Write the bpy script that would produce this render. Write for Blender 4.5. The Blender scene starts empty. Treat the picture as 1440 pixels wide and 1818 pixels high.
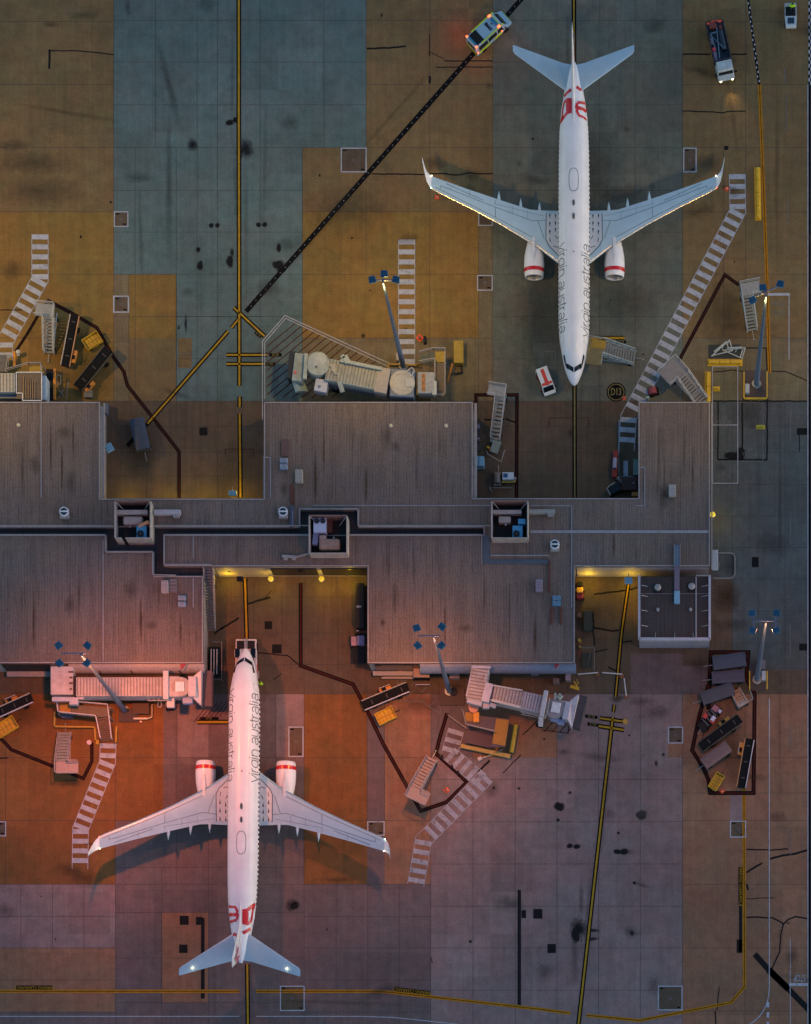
import bpy, bmesh, math, random
from mathutils import Vector, Matrix
random.seed(7)
PI = math.pi
sc = bpy.context.scene
COL = sc.collection
# ---- survey frame: 14.7 units of the plan per metre, camera 380 m up, plumb point south-east of the stands
S, H, NX, NY = 14.7, 380.0, 1150.0, 2450.0
CX, CY = (NX-720)/S, (909-NY)/S
def P(px, py, z=0.0):
    gx, gy = (px-720)/S, (909-py)/S
    k = (H-z)/H
    return Vector((CX+(gx-CX)*k, CY+(gy-CY)*k, z))
def ang(a, b): return math.atan2(-(b[1]-a[1]), b[0]-a[0])

# ---------------------------------------------------------------- materials
MATS = {}
def _nodes(name):
    m = bpy.data.materials.new(name); m.use_nodes = True
    nt = m.node_tree; nt.nodes.clear()
    out = nt.nodes.new('ShaderNodeOutputMaterial'); b = nt.nodes.new('ShaderNodeBsdfPrincipled')
    nt.links.new(b.outputs[0], out.inputs[0])
    return m, nt, b, out
def _noise(nt, vec, scale, detail=3, rough=.55):
    n = nt.nodes.new('ShaderNodeTexNoise'); n.inputs['Scale'].default_value = scale
    n.inputs['Detail'].default_value = detail; n.inputs['Roughness'].default_value = rough
    nt.links.new(vec, n.inputs['Vector']); return n.outputs[0]
def _map(nt, s, a, b, c, d):
    n = nt.nodes.new('ShaderNodeMapRange'); n.inputs[1].default_value = a; n.inputs[2].default_value = b
    n.inputs[3].default_value = c; n.inputs[4].default_value = d; nt.links.new(s, n.inputs[0]); return n.outputs[0]
def _math(nt, op, a, b=None):
    n = nt.nodes.new('ShaderNodeMath'); n.operation = op
    for i, x in enumerate((a, b)):
        if x is None: continue
        if isinstance(x, (int, float)): n.inputs[i].default_value = x
        else: nt.links.new(x, n.inputs[i])
    return n.outputs[0]
def _scaled(nt, vec, s):
    n = nt.nodes.new('ShaderNodeVectorMath'); n.operation = 'MULTIPLY'; n.inputs[1].default_value = s
    nt.links.new(vec, n.inputs[0]); return n.outputs[0]
def _mul(nt, col, fac):
    n = nt.nodes.new('ShaderNodeVectorMath'); n.operation = 'SCALE'
    if isinstance(col, tuple): n.inputs[0].default_value = col
    else: nt.links.new(col, n.inputs[0])
    nt.links.new(fac, n.inputs['Scale']); return n.outputs[0]
def _mixc(nt, fac, a, b):
    n = nt.nodes.new('ShaderNodeMix'); n.data_type = 'RGBA'
    nt.links.new(fac, n.inputs[0])
    for i, x in ((6, a), (7, b)):
        if isinstance(x, tuple): n.inputs[i].default_value = (*x, 1)
        else: nt.links.new(x, n.inputs[i])
    return n.outputs[2]
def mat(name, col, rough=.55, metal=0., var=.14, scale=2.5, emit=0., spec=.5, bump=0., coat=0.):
    if name in MATS: return MATS[name]
    m, nt, b, out = _nodes(name)
    tc = nt.nodes.new('ShaderNodeTexCoord').outputs['Object']
    v1 = _map(nt, _noise(nt, tc, scale, 4), .3, .7, 1-var, 1+var)
    v2 = _map(nt, _noise(nt, tc, 14, 2), .25, .75, 1-var*.5, 1+var*.5)
    c = _mul(nt, tuple(col), _math(nt, 'MULTIPLY', v1, v2))
    nt.links.new(c, b.inputs['Base Color'])
    nt.links.new(_map(nt, v1, 1-var, 1+var, rough*.85, min(1, rough*1.15)), b.inputs['Roughness'])
    b.inputs['Metallic'].default_value = metal; b.inputs['Specular IOR Level'].default_value = spec
    if coat: b.inputs['Coat Weight'].default_value = coat; b.inputs['Coat Roughness'].default_value = .15
    if emit:
        b.inputs['Emission Color'].default_value = (*col, 1); b.inputs['Emission Strength'].default_value = emit
    if bump:
        bn = nt.nodes.new('ShaderNodeBump'); bn.inputs['Strength'].default_value = bump; bn.inputs['Distance'].default_value = .03
        nt.links.new(_noise(nt, tc, 9, 4), bn.inputs['Height']); nt.links.new(bn.outputs[0], b.inputs['Normal'])
    MATS[name] = m; return m
def concrete(name, col, slab=5.1, patch=.16, alt=None, streak=.0):
    """cast apron concrete: blotches, bay to bay difference, pores, faint tyre dirt"""
    m, nt, b, out = _nodes(name)
    pos = nt.nodes.new('ShaderNodeNewGeometry').outputs['Position']
    big = _map(nt, _noise(nt, pos, .07, 5, .6), .3, .7, 1-patch, 1+patch)
    mid = _map(nt, _noise(nt, pos, .7, 6, .68), .28, .72, .80, 1.20)
    fine = _map(nt, _noise(nt, pos, 8.5, 2, .75), .25, .75, .60, 1.40)
    drag = _map(nt, _noise(nt, _scaled(nt, pos, (2.2, .10, 1)), 1, 4, .6), .3, .7, 1-streak-.05, 1+streak+.05)
    sn = nt.nodes.new('ShaderNodeVectorMath'); sn.operation = 'SNAP'; sn.inputs[1].default_value = (slab, slab, 50)
    nt.links.new(pos, sn.inputs[0])
    wn = nt.nodes.new('ShaderNodeTexWhiteNoise'); wn.noise_dimensions = '3D'; nt.links.new(sn.outputs[0], wn.inputs[0])
    bay = _map(nt, wn.outputs[0], 0, 1, .89, 1.09)
    v = _math(nt, 'MULTIPLY', _math(nt, 'MULTIPLY', big, mid), _math(nt, 'MULTIPLY', fine, bay))
    v = _math(nt, 'MULTIPLY', v, drag)
    a2 = alt or (col[0]*1.06, col[1]*.97, col[2]*1.02)
    a3 = (col[0]*.92, col[1]*1.0, col[2]*1.05)
    hue = _map(nt, _noise(nt, pos, .22, 4), .38, .62, 0, 1)
    c = _mixc(nt, hue, a2, a3)
    nt.links.new(_mul(nt, c, v), b.inputs['Base Color'])
    b.inputs['Roughness'].default_value = .82; b.inputs['Specular IOR Level'].default_value = .3
    bn = nt.nodes.new('ShaderNodeBump'); bn.inputs['Strength'].default_value = .25; bn.inputs['Distance'].default_value = .02
    nt.links.new(_noise(nt, pos, 5, 4, .7), bn.inputs['Height']); nt.links.new(bn.outputs[0], b.inputs['Normal'])
    MATS[name] = m; return m
def roofing(name, col, pitch=.34, dirt=.36):
    """ribbed metal sheeting, ribs running up the plan, streaked by rain dirt along the ribs"""
    m, nt, b, out = _nodes(name)
    pos = nt.nodes.new('ShaderNodeNewGeometry').outputs['Position']
    sep = nt.nodes.new('ShaderNodeSeparateXYZ'); nt.links.new(pos, sep.inputs[0])
    fr = _math(nt, 'PINGPONG', sep.outputs[0], pitch/2)
    rib = _map(nt, fr, pitch*.30, pitch*.5, 1.0, .78)
    st = _map(nt, _noise(nt, _scaled(nt, pos, (1.2, .10, 1)), 1, 5, .6), .36, .66, 1.07, 1-dirt*.5)
    st2 = _map(nt, _noise(nt, _scaled(nt, pos, (6.5, .22, 1)), 1, 3, .6), .55, .66, 1.0, 1-dirt)
    big = _map(nt, _noise(nt, pos, .12, 4), .3, .7, .84, 1.14)
    fine = _map(nt, _noise(nt, pos, 8.0, 2, .75), .25, .75, .62, 1.38)
    row = _map(nt, _math(nt, 'PINGPONG', sep.outputs[1], 1.55), 1.50, 1.55, 1.0, .86)
    v = _math(nt, 'MULTIPLY', _math(nt, 'MULTIPLY', rib, st), _math(nt, 'MULTIPLY', big, fine))
    v = _math(nt, 'MULTIPLY', _math(nt, 'MULTIPLY', v, st2), row)
    hue = _map(nt, _noise(nt, pos, .3, 3), .4, .6, 0, 1)
    c = _mixc(nt, hue, tuple(col), (col[0]*.93, col[1]*.97, col[2]*1.08))
    nt.links.new(_mul(nt, c, v), b.inputs['Base Color'])
    b.inputs['Roughness'].default_value = .6; b.inputs['Specular IOR Level'].default_value = .35
    bn = nt.nodes.new('ShaderNodeBump'); bn.inputs['Strength'].default_value = .6; bn.inputs['Distance'].default_value = .05
    nt.links.new(rib, bn.inputs['Height']); nt.links.new(bn.outputs[0], b.inputs['Normal'])
    MATS[name] = m; return m
def paint(name, col, wear=.35, wscale=1.6):
    """road paint: worn through where tyres run (alpha), dusty"""
    m, nt, b, out = _nodes(name)
    pos = nt.nodes.new('ShaderNodeNewGeometry').outputs['Position']
    v = _math(nt, 'MULTIPLY', _map(nt, _noise(nt, pos, 1.1, 5, .65), .3, .7, .78, 1.12), _map(nt, _noise(nt, pos, 8, 2), .2, .8, .75, 1.2))
    nt.links.new(_mul(nt, tuple(col), v), b.inputs['Base Color'])
    b.inputs['Roughness'].default_value = .8; b.inputs['Specular IOR Level'].default_value = .08
    w = _map(nt, _noise(nt, pos, wscale, 7, .75), .50+.12*(1-wear), .78, 1.0, .15)
    nt.links.new(w, b.inputs['Alpha'])
    MATS[name] = m; return m
def stain_mat(name, col, soft=.55, dens=.9):
    m, nt, b, out = _nodes(name)
    tc = nt.nodes.new('ShaderNodeTexCoord').outputs['Object']
    geo = nt.nodes.new('ShaderNodeNewGeometry').outputs['Position']
    ln = nt.nodes.new('ShaderNodeVectorMath'); ln.operation = 'LENGTH'; nt.links.new(tc, ln.inputs[0])
    r = _math(nt, 'ADD', ln.outputs['Value'], _map(nt, _noise(nt, geo, 1.3, 6, .7), .2, .8, -.38, .38))
    a = _map(nt, r, 1-soft, 1.0, dens, 0.)
    nt.links.new(a, b.inputs['Alpha']); b.inputs['Base Color'].default_value = (*col, 1)
    b.inputs['Roughness'].default_value = .8; b.inputs['Specular IOR Level'].default_value = .08
    MATS[name] = m; return m

# ---------------------------------------------------------------- mesh builder
class MB:
    def __init__(s): s.v = []; s.f = []
    def add(s, vs, fs):
        n = len(s.v); s.v += [Vector(v) for v in vs]; s.f += [tuple(i+n for i in f) for f in fs]; return s
    def box(s, c, d, rz=0., M=None):
        x, y, z = d[0]/2, d[1]/2, d[2]/2
        R = M if M is not None else Matrix.Rotation(rz, 3, 'Z')
        vs = [Vector(c)+R @ Vector((a*x, b*y, e*z)) for e in (-1, 1) for a, b in ((-1, -1), (1, -1), (1, 1), (-1, 1))]
        return s.add(vs, [(3,2,1,0),(4,5,6,7),(0,1,5,4),(1,2,6,5),(2,3,7,6),(3,0,4,7)])
    def bar(s, a, b, w, h=None, up=Vector((0, 0, 1))):
        a, b = Vector(a), Vector(b); h = h or w; d = b-a; L = d.length
        if L < 1e-5: return s
        x = d/L; y = up.cross(x)
        if y.length < 1e-4: y = Vector((0, 1, 0))
        y.normalize(); z = x.cross(y)
        return s.box((a+b)/2, (L, w, h), M=Matrix((x, y, z)).transposed())
    def cyl(s, a, b, r, r2=None, n=12, caps=True):
        a, b = Vector(a), Vector(b); r2 = r if r2 is None else r2; x = (b-a).normalized()
        u = x.cross(Vector((0, 0, 1)));
        if u.length < 1e-3: u = Vector((1, 0, 0))
        u.normalize(); w = x.cross(u)
        vs = [p+(u*math.cos(t)+w*math.sin(t))*q for p, q in ((a, r), (b, r2)) for t in [2*PI*i/n for i in range(n)]]
        fs = [(i, (i+1) % n, n+(i+1) % n, n+i) for i in range(n)]
        if caps: fs += [tuple(range(n-1, -1, -1)), tuple(range(n, 2*n))]
        return s.add(vs, fs)
    def tube(s, pts, r, n=6):
        for a, b in zip(pts, pts[1:]): s.cyl(a, b, r, n=n)
        return s
    def loft(s, rings, caps=True):
        n = len(rings[0]); vs = [p for r in rings for p in r]; fs = []
        for k in range(len(rings)-1):
            for i in range(n): fs.append((k*n+i, k*n+(i+1) % n, (k+1)*n+(i+1) % n, (k+1)*n+i))
        if caps: fs += [tuple(range(n-1, -1, -1)), tuple(range((len(rings)-1)*n, len(rings)*n))]
        return s.add(vs, fs)
    def prism(s, poly, z0, z1):
        n = len(poly); vs = [(p[0], p[1], z0) for p in poly]+[(p[0], p[1], z1) for p in poly]
        return s.add(vs, [tuple(range(n-1, -1, -1)), tuple(range(n, 2*n))]+[(i, (i+1) % n, n+(i+1) % n, n+i) for i in range(n)])
    def walls(s, poly, z0, z1):
        n = len(poly); vs = [(p[0], p[1], z0) for p in poly]+[(p[0], p[1], z1) for p in poly]
        return s.add(vs, [(i, (i+1) % n, n+(i+1) % n, n+i) for i in range(n)])
    def sheet(s, poly, z=None):
        return s.add([Vector((p[0], p[1], p[2] if z is None else z)) for p in poly], [tuple(range(len(poly)))])
    def side(s, prof, wf):
        """side profile in x,z pushed out to y = +-wf(z,x)"""
        n = len(prof); vs = [(x, wf(z, x), z) for x, z in prof]+[(x, -wf(z, x), z) for x, z in prof]
        return s.add(vs, [tuple(range(n)), tuple(range(2*n-1, n-1, -1))]+[(i, n+i, n+(i+1) % n, (i+1) % n) for i in range(n)])
    def ball(s, c, r, n=10, sq=(1, 1, 1)):
        c = Vector(c); rings = []
        for k in range(1, n//2):
            t = PI*k/(n//2)
            rings.append([c+Vector((r*sq[0]*math.sin(t)*math.cos(2*PI*i/n), r*sq[1]*math.sin(t)*math.sin(2*PI*i/n), r*sq[2]*math.cos(t))) for i in range(n)])
        return s.loft(rings)
    def ribbon(s, pts, w, z=None, closed=False):
        """flat mitred band along a polyline"""
        p = [Vector((q[0], q[1])) for q in pts]; n = len(p); L = []; R = []
        for i in range(n):
            a = p[i-1] if (i > 0 or closed) else None; c = p[(i+1) % n] if (i < n-1 or closed) else None
            d1 = (p[i]-a).normalized() if a is not None else None; d2 = (c-p[i]).normalized() if c is not None else None
            d = (d1 or d2) if (d1 is None or d2 is None) else (d1+d2)
            if d.length < 1e-4: d = d1
            d = d.normalized(); nn = Vector((-d.y, d.x))
            k = 1.0
            if d1 is not None and d2 is not None: k = 1/max(.4, nn.dot(Vector((-d1.y, d1.x))))
            L.append(p[i]+nn*w/2*k); R.append(p[i]-nn*w/2*k)
        zz = [q[2] if z is None else z for q in pts]
        vs = [(a.x, a.y, zz[i]) for i, a in enumerate(L)]+[(a.x, a.y, zz[i]) for i, a in enumerate(R)]
        fs = [(i, n+i, n+(i+1) % n, (i+1) % n) for i in range(n if closed else n-1)]
        return s.add(vs, fs)
    def shift(s, d):
        s.v = [v+Vector(d) for v in s.v]; return s
    def xf(s, M): s.v = [M @ v for v in s.v]; return s
def make(name, mb, m, parent=None, smooth=False, bevel=0., world=False, kind=None, recalc=True):
    me = bpy.data.meshes.new(name)
    vs = mb.v
    if world and parent is not None:
        inv = (Matrix.Translation(parent.location) @ Matrix.Rotation(parent.rotation_euler.z, 4, 'Z')).inverted()
        vs = [inv @ v for v in vs]
    me.from_pydata([tuple(v) for v in vs], [], mb.f)
    if recalc:
        bm = bmesh.new(); bm.from_mesh(me); bmesh.ops.recalc_face_normals(bm, faces=bm.faces[:]); bm.to_mesh(me); bm.free()
    me.materials.append(m)
    if smooth:
        for p in me.polygons: p.use_smooth = True
        if smooth is not True:
            bm = bmesh.new(); bm.from_mesh(me)
            for e in bm.edges:
                if len(e.link_faces) == 2 and e.calc_face_angle(0) > smooth: e.smooth = False
            bm.to_mesh(me); bm.free()
    o = bpy.data.objects.new(name, me); COL.objects.link(o)
    if parent is not None: o.parent = parent
    if bevel:
        md = o.modifiers.new('Bevel', 'BEVEL'); md.width = bevel; md.segments = 2; md.limit_method = 'ANGLE'; md.angle_limit = .6
    if kind: o['kind'] = kind
    return o
def thing(name, label, cat, loc=(0, 0, 0), rz=0., group=None):
    o = bpy.data.objects.new(name, None); COL.objects.link(o); o.location = loc; o.rotation_euler = (0, 0, rz)
    o.empty_display_size = .3
    o['label'] = label; o['category'] = cat
    if group: o['group'] = group
    return o
def tag(o, label, cat, group=None):
    o['label'] = label; o['category'] = cat
    if group: o['group'] = group
    return o
def struct(name, mb, m): return make(name, mb, m, kind='structure', recalc=False)
def plabel(o, label): o['label'] = label; return o
def dup(root, loc, rz, label, group=None):
    r = root.copy(); COL.objects.link(r); r.location = loc; r.rotation_euler = (0, 0, rz); r['label'] = label
    if group: r['group'] = group
    for ch in list(root.children):
        c = ch.copy(); COL.objects.link(c); c.parent = r
        for g in list(ch.children):
            d = g.copy(); COL.objects.link(d); d.parent = c
    return r
def words(txt, size, m, M, parent=None, name='lettering', kind=None, bold=0., sx=1., world=True):
    cu = bpy.data.curves.new('lettering', 'FONT'); cu.body = txt; cu.size = size; cu.align_x = 'CENTER'; cu.align_y = 'CENTER'
    cu.offset = bold; cu.space_line = .8; cu.resolution_u = 3
    o = bpy.data.objects.new('lettering', cu); COL.objects.link(o)
    bpy.context.view_layer.update()
    me = bpy.data.meshes.new_from_object(o.evaluated_get(bpy.context.evaluated_depsgraph_get()))
    bpy.data.objects.remove(o); bpy.data.curves.remove(cu)
    T = M @ Matrix.Diagonal((sx, 1, 1, 1))
    if parent is not None and world:
        T = (Matrix.Translation(parent.location) @ Matrix.Rotation(parent.rotation_euler.z, 4, 'Z')).inverted() @ T
    me.transform(T); me.materials.clear(); me.materials.append(m)
    q = bpy.data.objects.new(name, me); COL.objects.link(q)
    if parent is not None: q.parent = parent
    if kind: q['kind'] = kind
    return q
def TM(px, py, z, deg): return Matrix.Translation(P(px, py, z)) @ Matrix.Rotation(math.radians(deg), 4, 'Z')

# ---------------------------------------------------------------- palette
concrete('concrete_blue', (.094, .134, .124), 5.1, streak=.03)  # slab tints mix bay colours with greenish north and purplish south ambient light
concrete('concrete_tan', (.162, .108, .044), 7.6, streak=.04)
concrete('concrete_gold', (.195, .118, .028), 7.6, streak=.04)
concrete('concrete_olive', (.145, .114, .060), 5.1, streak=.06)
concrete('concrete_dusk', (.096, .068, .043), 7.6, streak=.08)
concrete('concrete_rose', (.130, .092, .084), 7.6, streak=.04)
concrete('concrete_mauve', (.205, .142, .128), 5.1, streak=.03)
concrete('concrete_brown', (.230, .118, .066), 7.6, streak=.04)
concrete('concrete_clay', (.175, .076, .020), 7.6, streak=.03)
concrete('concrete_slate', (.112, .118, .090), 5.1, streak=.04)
roofing('roof_sheet', (.164, .118, .094))
concrete('concrete_east', (.080, .086, .080), 7.6, streak=.06)
roofing('roof_dark', (.060, .046, .042), .5, .2)
roofing('roof_gutter', (.035, .036, .044), .6, .2)
paint('paint_white', (.39, .41, .46), .6); paint('paint_yellow', (.38, .225, .02), .45); paint('paint_orange', (.42, .18, .012), .3)
paint('paint_black', (.006, .006, .007), .0, .5); paint('paint_red', (.065, .013, .010), .3); paint('paint_faded', (.15, .155, .16), .7)
paint('paint_faint', (.20, .17, .07), .6)
stain_mat('oil_soft', (.012, .013, .016), .85, .85); stain_mat('oil_hard', (.012, .012, .013), .45, 1.0)
stain_mat('dirt_soft', (.03, .028, .026), .95, .32); stain_mat('scuff_faint', (.22, .19, .16), .95, .16); stain_mat('tyre_film', (.018, .018, .018), .95, .2); stain_mat('rust_soft', (.06, .03, .015), .9, .6)
W = mat('white_gloss', (.66, .68, .72), .42, var=.06, scale=.6, coat=.12)
WM = mat('white_metal', (.55, .57, .58), .5, var=.12)
GALV = mat('galvanised', (.26, .29, .30), .42, metal=.35, var=.15)
ALU = mat('aluminium', (.62, .62, .60), .22, metal=.9, var=.06)
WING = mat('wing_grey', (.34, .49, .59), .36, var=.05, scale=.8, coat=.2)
PANEL = mat('wing_walkway', (.50, .54, .57), .5, var=.04)
DARK = mat('dark_rubber', (.010, .010, .011), .85, var=.2, spec=.12)
BLK = mat('black_paint', (.009, .010, .013), .6, var=.2, spec=.2)
GLASS = mat('dark_glass', (.006, .010, .016), .12, var=.05, spec=.35)
RED = mat('red_paint', (.55, .02, .015), .35, var=.08)
LIVERY = mat('livery_red', (.50, .01, .012), .3, var=.04, coat=.3)
YEL = mat('yellow_paint', (.55, .33, .015), .5, var=.16)
ORG = mat('orange_paint', (.60, .22, .02), .5, var=.14)
BRIDGE = mat('bridge_grey', (.34, .37, .33), .6, var=.25, scale=1.2, bump=.1)
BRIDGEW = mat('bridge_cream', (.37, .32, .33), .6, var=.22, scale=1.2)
BRIDGED = mat('bridge_bluegrey', (.11, .15, .21), .5, var=.2)
WALLM = mat('wall_render', (.24, .22, .22), .7, var=.12, scale=.8)
DWALL = mat('dark_cladding', (.022, .021, .024), .7, var=.2, spec=.2)
CAP = mat('flashing', (.27, .255, .26), .5, var=.15)
HOODSKY = mat('lamp_hood_sky_tint', (.022, .095, .17), .4, var=.15)  # sky reflection on the hoods put into the blue base colour
STEELB = mat('mast_steel', (.11, .16, .24), .45, metal=.2, var=.1)
TARP = mat('blue_tarp', (.03, .045, .075), .6, var=.2, bump=.3)
PALEB = mat('pale_blue_metal', (.16, .33, .46), .5, var=.1)
BEIGE = mat('beige_duct', (.33, .26, .24), .6, var=.2, bump=.2)
HIVIS = mat('hi_vis', (.45, .85, .02), .6, var=.06)
SKIN = mat('skin', (.32, .18, .12), .5, var=.05)
CLOTH = mat('navy_cloth', (.015, .02, .035), .8, var=.1)
CONE = mat('cone_orange', (.75, .09, .02), .5, var=.08)
LAMPW = mat('lamp_warm', (1, .82, .45), .4, var=0, emit=5.)
LAMPY = mat('lamp_amber_lit', (1, .72, .05), .4, var=0, emit=.16)
LAMPR = mat('lamp_red_lit', (1, .10, .03), .4, var=0, emit=2.2)
LAMPG = mat('lamp_green_lit', (.3, 1, .6), .4, var=0, emit=6.)
LAMPS = mat('lamp_sodium_lit', (1, .55, .16), .4, var=0, emit=2.)
LIME = mat('lime_paint', (.42, .62, .03), .4, var=.06)
WOOD = mat('ply_board', (.20, .13, .07), .8, var=.2)
MAGE = mat('pink_grey_cover', (.15, .085, .085), .7, var=.2, bump=.3)
PURP = mat('plum_cover', (.055, .045, .07), .7, var=.25, bump=.3)
LETTER = mat('lettering_grey', (.02, .032, .045), .5, var=.05)
# ---------------------------------------------------------------- ground
g = MB(); g.sheet([(-900, -900), (900, -900), (900, 900), (-900, 900)], 0.0)
struct('ground', g, MATS['concrete_olive'])
def rect(x0, y0, x1, y1, z): return [P(x0, y0, z), P(x1, y0, z), P(x1, y1, z), P(x0, y1, z)]
def slab(x0, y0, x1, y1, m, z=.004): struct('apron_concrete', MB().sheet(rect(x0, y0, x1, y1, z)), MATS[m])
L, R_, T_, B_ = -700, 2100, -700, 2500
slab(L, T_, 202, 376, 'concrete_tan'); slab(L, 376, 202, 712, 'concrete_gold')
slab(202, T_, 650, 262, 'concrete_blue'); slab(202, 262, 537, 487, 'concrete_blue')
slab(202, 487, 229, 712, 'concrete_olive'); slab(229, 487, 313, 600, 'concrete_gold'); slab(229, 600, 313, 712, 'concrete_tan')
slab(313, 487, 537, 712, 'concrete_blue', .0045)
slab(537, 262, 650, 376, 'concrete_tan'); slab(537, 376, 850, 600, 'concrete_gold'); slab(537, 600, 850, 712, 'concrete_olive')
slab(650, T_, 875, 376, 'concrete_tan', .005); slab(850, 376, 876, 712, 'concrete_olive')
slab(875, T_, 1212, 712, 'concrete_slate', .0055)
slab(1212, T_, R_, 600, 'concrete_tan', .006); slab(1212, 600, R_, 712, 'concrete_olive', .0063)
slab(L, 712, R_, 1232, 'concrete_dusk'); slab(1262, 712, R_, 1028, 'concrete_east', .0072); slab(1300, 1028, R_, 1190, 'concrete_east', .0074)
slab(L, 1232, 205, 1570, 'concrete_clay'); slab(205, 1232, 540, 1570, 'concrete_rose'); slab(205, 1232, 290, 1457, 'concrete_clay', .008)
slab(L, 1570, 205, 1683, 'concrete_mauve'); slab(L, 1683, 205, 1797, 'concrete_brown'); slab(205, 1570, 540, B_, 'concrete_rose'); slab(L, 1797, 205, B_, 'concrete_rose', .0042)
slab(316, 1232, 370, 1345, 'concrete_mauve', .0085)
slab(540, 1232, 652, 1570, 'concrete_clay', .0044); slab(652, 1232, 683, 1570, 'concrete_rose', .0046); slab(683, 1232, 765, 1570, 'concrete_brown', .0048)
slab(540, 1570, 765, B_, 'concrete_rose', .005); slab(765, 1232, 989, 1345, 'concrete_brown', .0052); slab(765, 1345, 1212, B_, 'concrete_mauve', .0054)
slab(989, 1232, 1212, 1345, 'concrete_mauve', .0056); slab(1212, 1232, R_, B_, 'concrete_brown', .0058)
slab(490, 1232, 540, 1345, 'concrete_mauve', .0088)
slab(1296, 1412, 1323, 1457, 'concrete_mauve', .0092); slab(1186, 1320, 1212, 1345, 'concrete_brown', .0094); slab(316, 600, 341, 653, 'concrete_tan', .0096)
for x0, y0, x1, y1, m in [(288,1620,370,1780,'concrete_brown'),
        (1212,1182,1255,1232,'concrete_rose'),(1120,1160,1212,1232,'concrete_rose'),(765,1232,840,1345,'concrete_rose')]:
    slab(x0, y0, x1, y1, m, .0105)
# joints between the bays
jm = MB(); JW = .045
def vj(x, y0, y1): jm.ribbon([P(x, y0, .012), P(x, y1, .012)], JW)
def hj(y, x0, x1): jm.ribbon([P(x0, y, .0125), P(x1, y, .0125)], JW)
for x in (276, 350, 386, 462, 575): vj(x, -80, 262)
for x in (240, 313, 350, 386, 462): vj(x, 262, 712)
for y in (36, 110, 186, 262): hj(y, 202, 650)
for y in (338, 412, 487, 562): hj(y, 202, 537)
for y in (562, 637): hj(y, 313, 470)
for y in (38, 150, 262, 376, 487, 600): hj(y, -80, 202); hj(y, 1212, 1600)
for y in (36, 150, 262, 376, 487, 600): hj(y, 537 if y > 262 else 650, 875)
for y in (36, 110, 186, 262, 338, 412, 487, 562, 637): hj(y, 875, 1212)
for x, a, b in ((202,-80,712),(650,-80,487),(875,-80,712),(1212,-80,712),(537,262,712),(763,-80,712),(850,376,712),(989,-80,712),(1065,-80,712),(1128,-80,712),(1324,-80,712),(229,487,712),(313,487,712),(1285,262,712)): vj(x, a, b)
hj(712, -80, 1600)
for x in (260, 313, 386, 460, 900, 960, 1065): vj(x, 712, 890)
for y in (757, 803, 845): hj(y, 185, 470); hj(y, 900, 1130)
for y in (756, 803, 860, 916, 972, 1028, 1085, 1142, 1187): hj(y, 1265, 1600)
for x in (1300, 1347, 1394): vj(x, 712, 1232)
for x in (450, 540, 600): vj(x, 1030, 1232)
for y in (1060, 1124, 1180): hj(y, 380, 650)
hj(1232, -80, 1600)
for y in (1345, 1457, 1570): hj(y, -80, 765)
for x, a, b in ((10,1232,1570),(205,1232,1818),(313,1232,1570),(37,1570,1690),(93,1570,1690),(149,1570,1690),(287,1540,1850),(370,1457,1850),(540,1232,1850),(490,1232,1570),(652,1232,1457),(683,1232,1457),(765,1232,1850),(597,1570,1850),(653,1570,1850),(709,1570,1850),(840,1345,1850),(915,1345,1850),(989,1232,1850),(1063,1232,1850),(1137,1232,1850),(1212,1232,1850),(1323,1232,1850)): vj(x, a, b)
for y in (1627, 1683, 1740, 1797): hj(y, -80, 205); hj(y, 540, 765)
for y in (1540, 1620, 1701, 1780): hj(y, 205, 540)
for y in (1384, 1459, 1534, 1609, 1683, 1758): hj(y, 765, 1212)
for y in (1345, 1408, 1457, 1570, 1683, 1795): hj(y, 1212, 1600)
JM = mat('joint_sealant', (.04, .038, .036), .9, var=.3)
struct('joint_lines', jm, JM)
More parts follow.
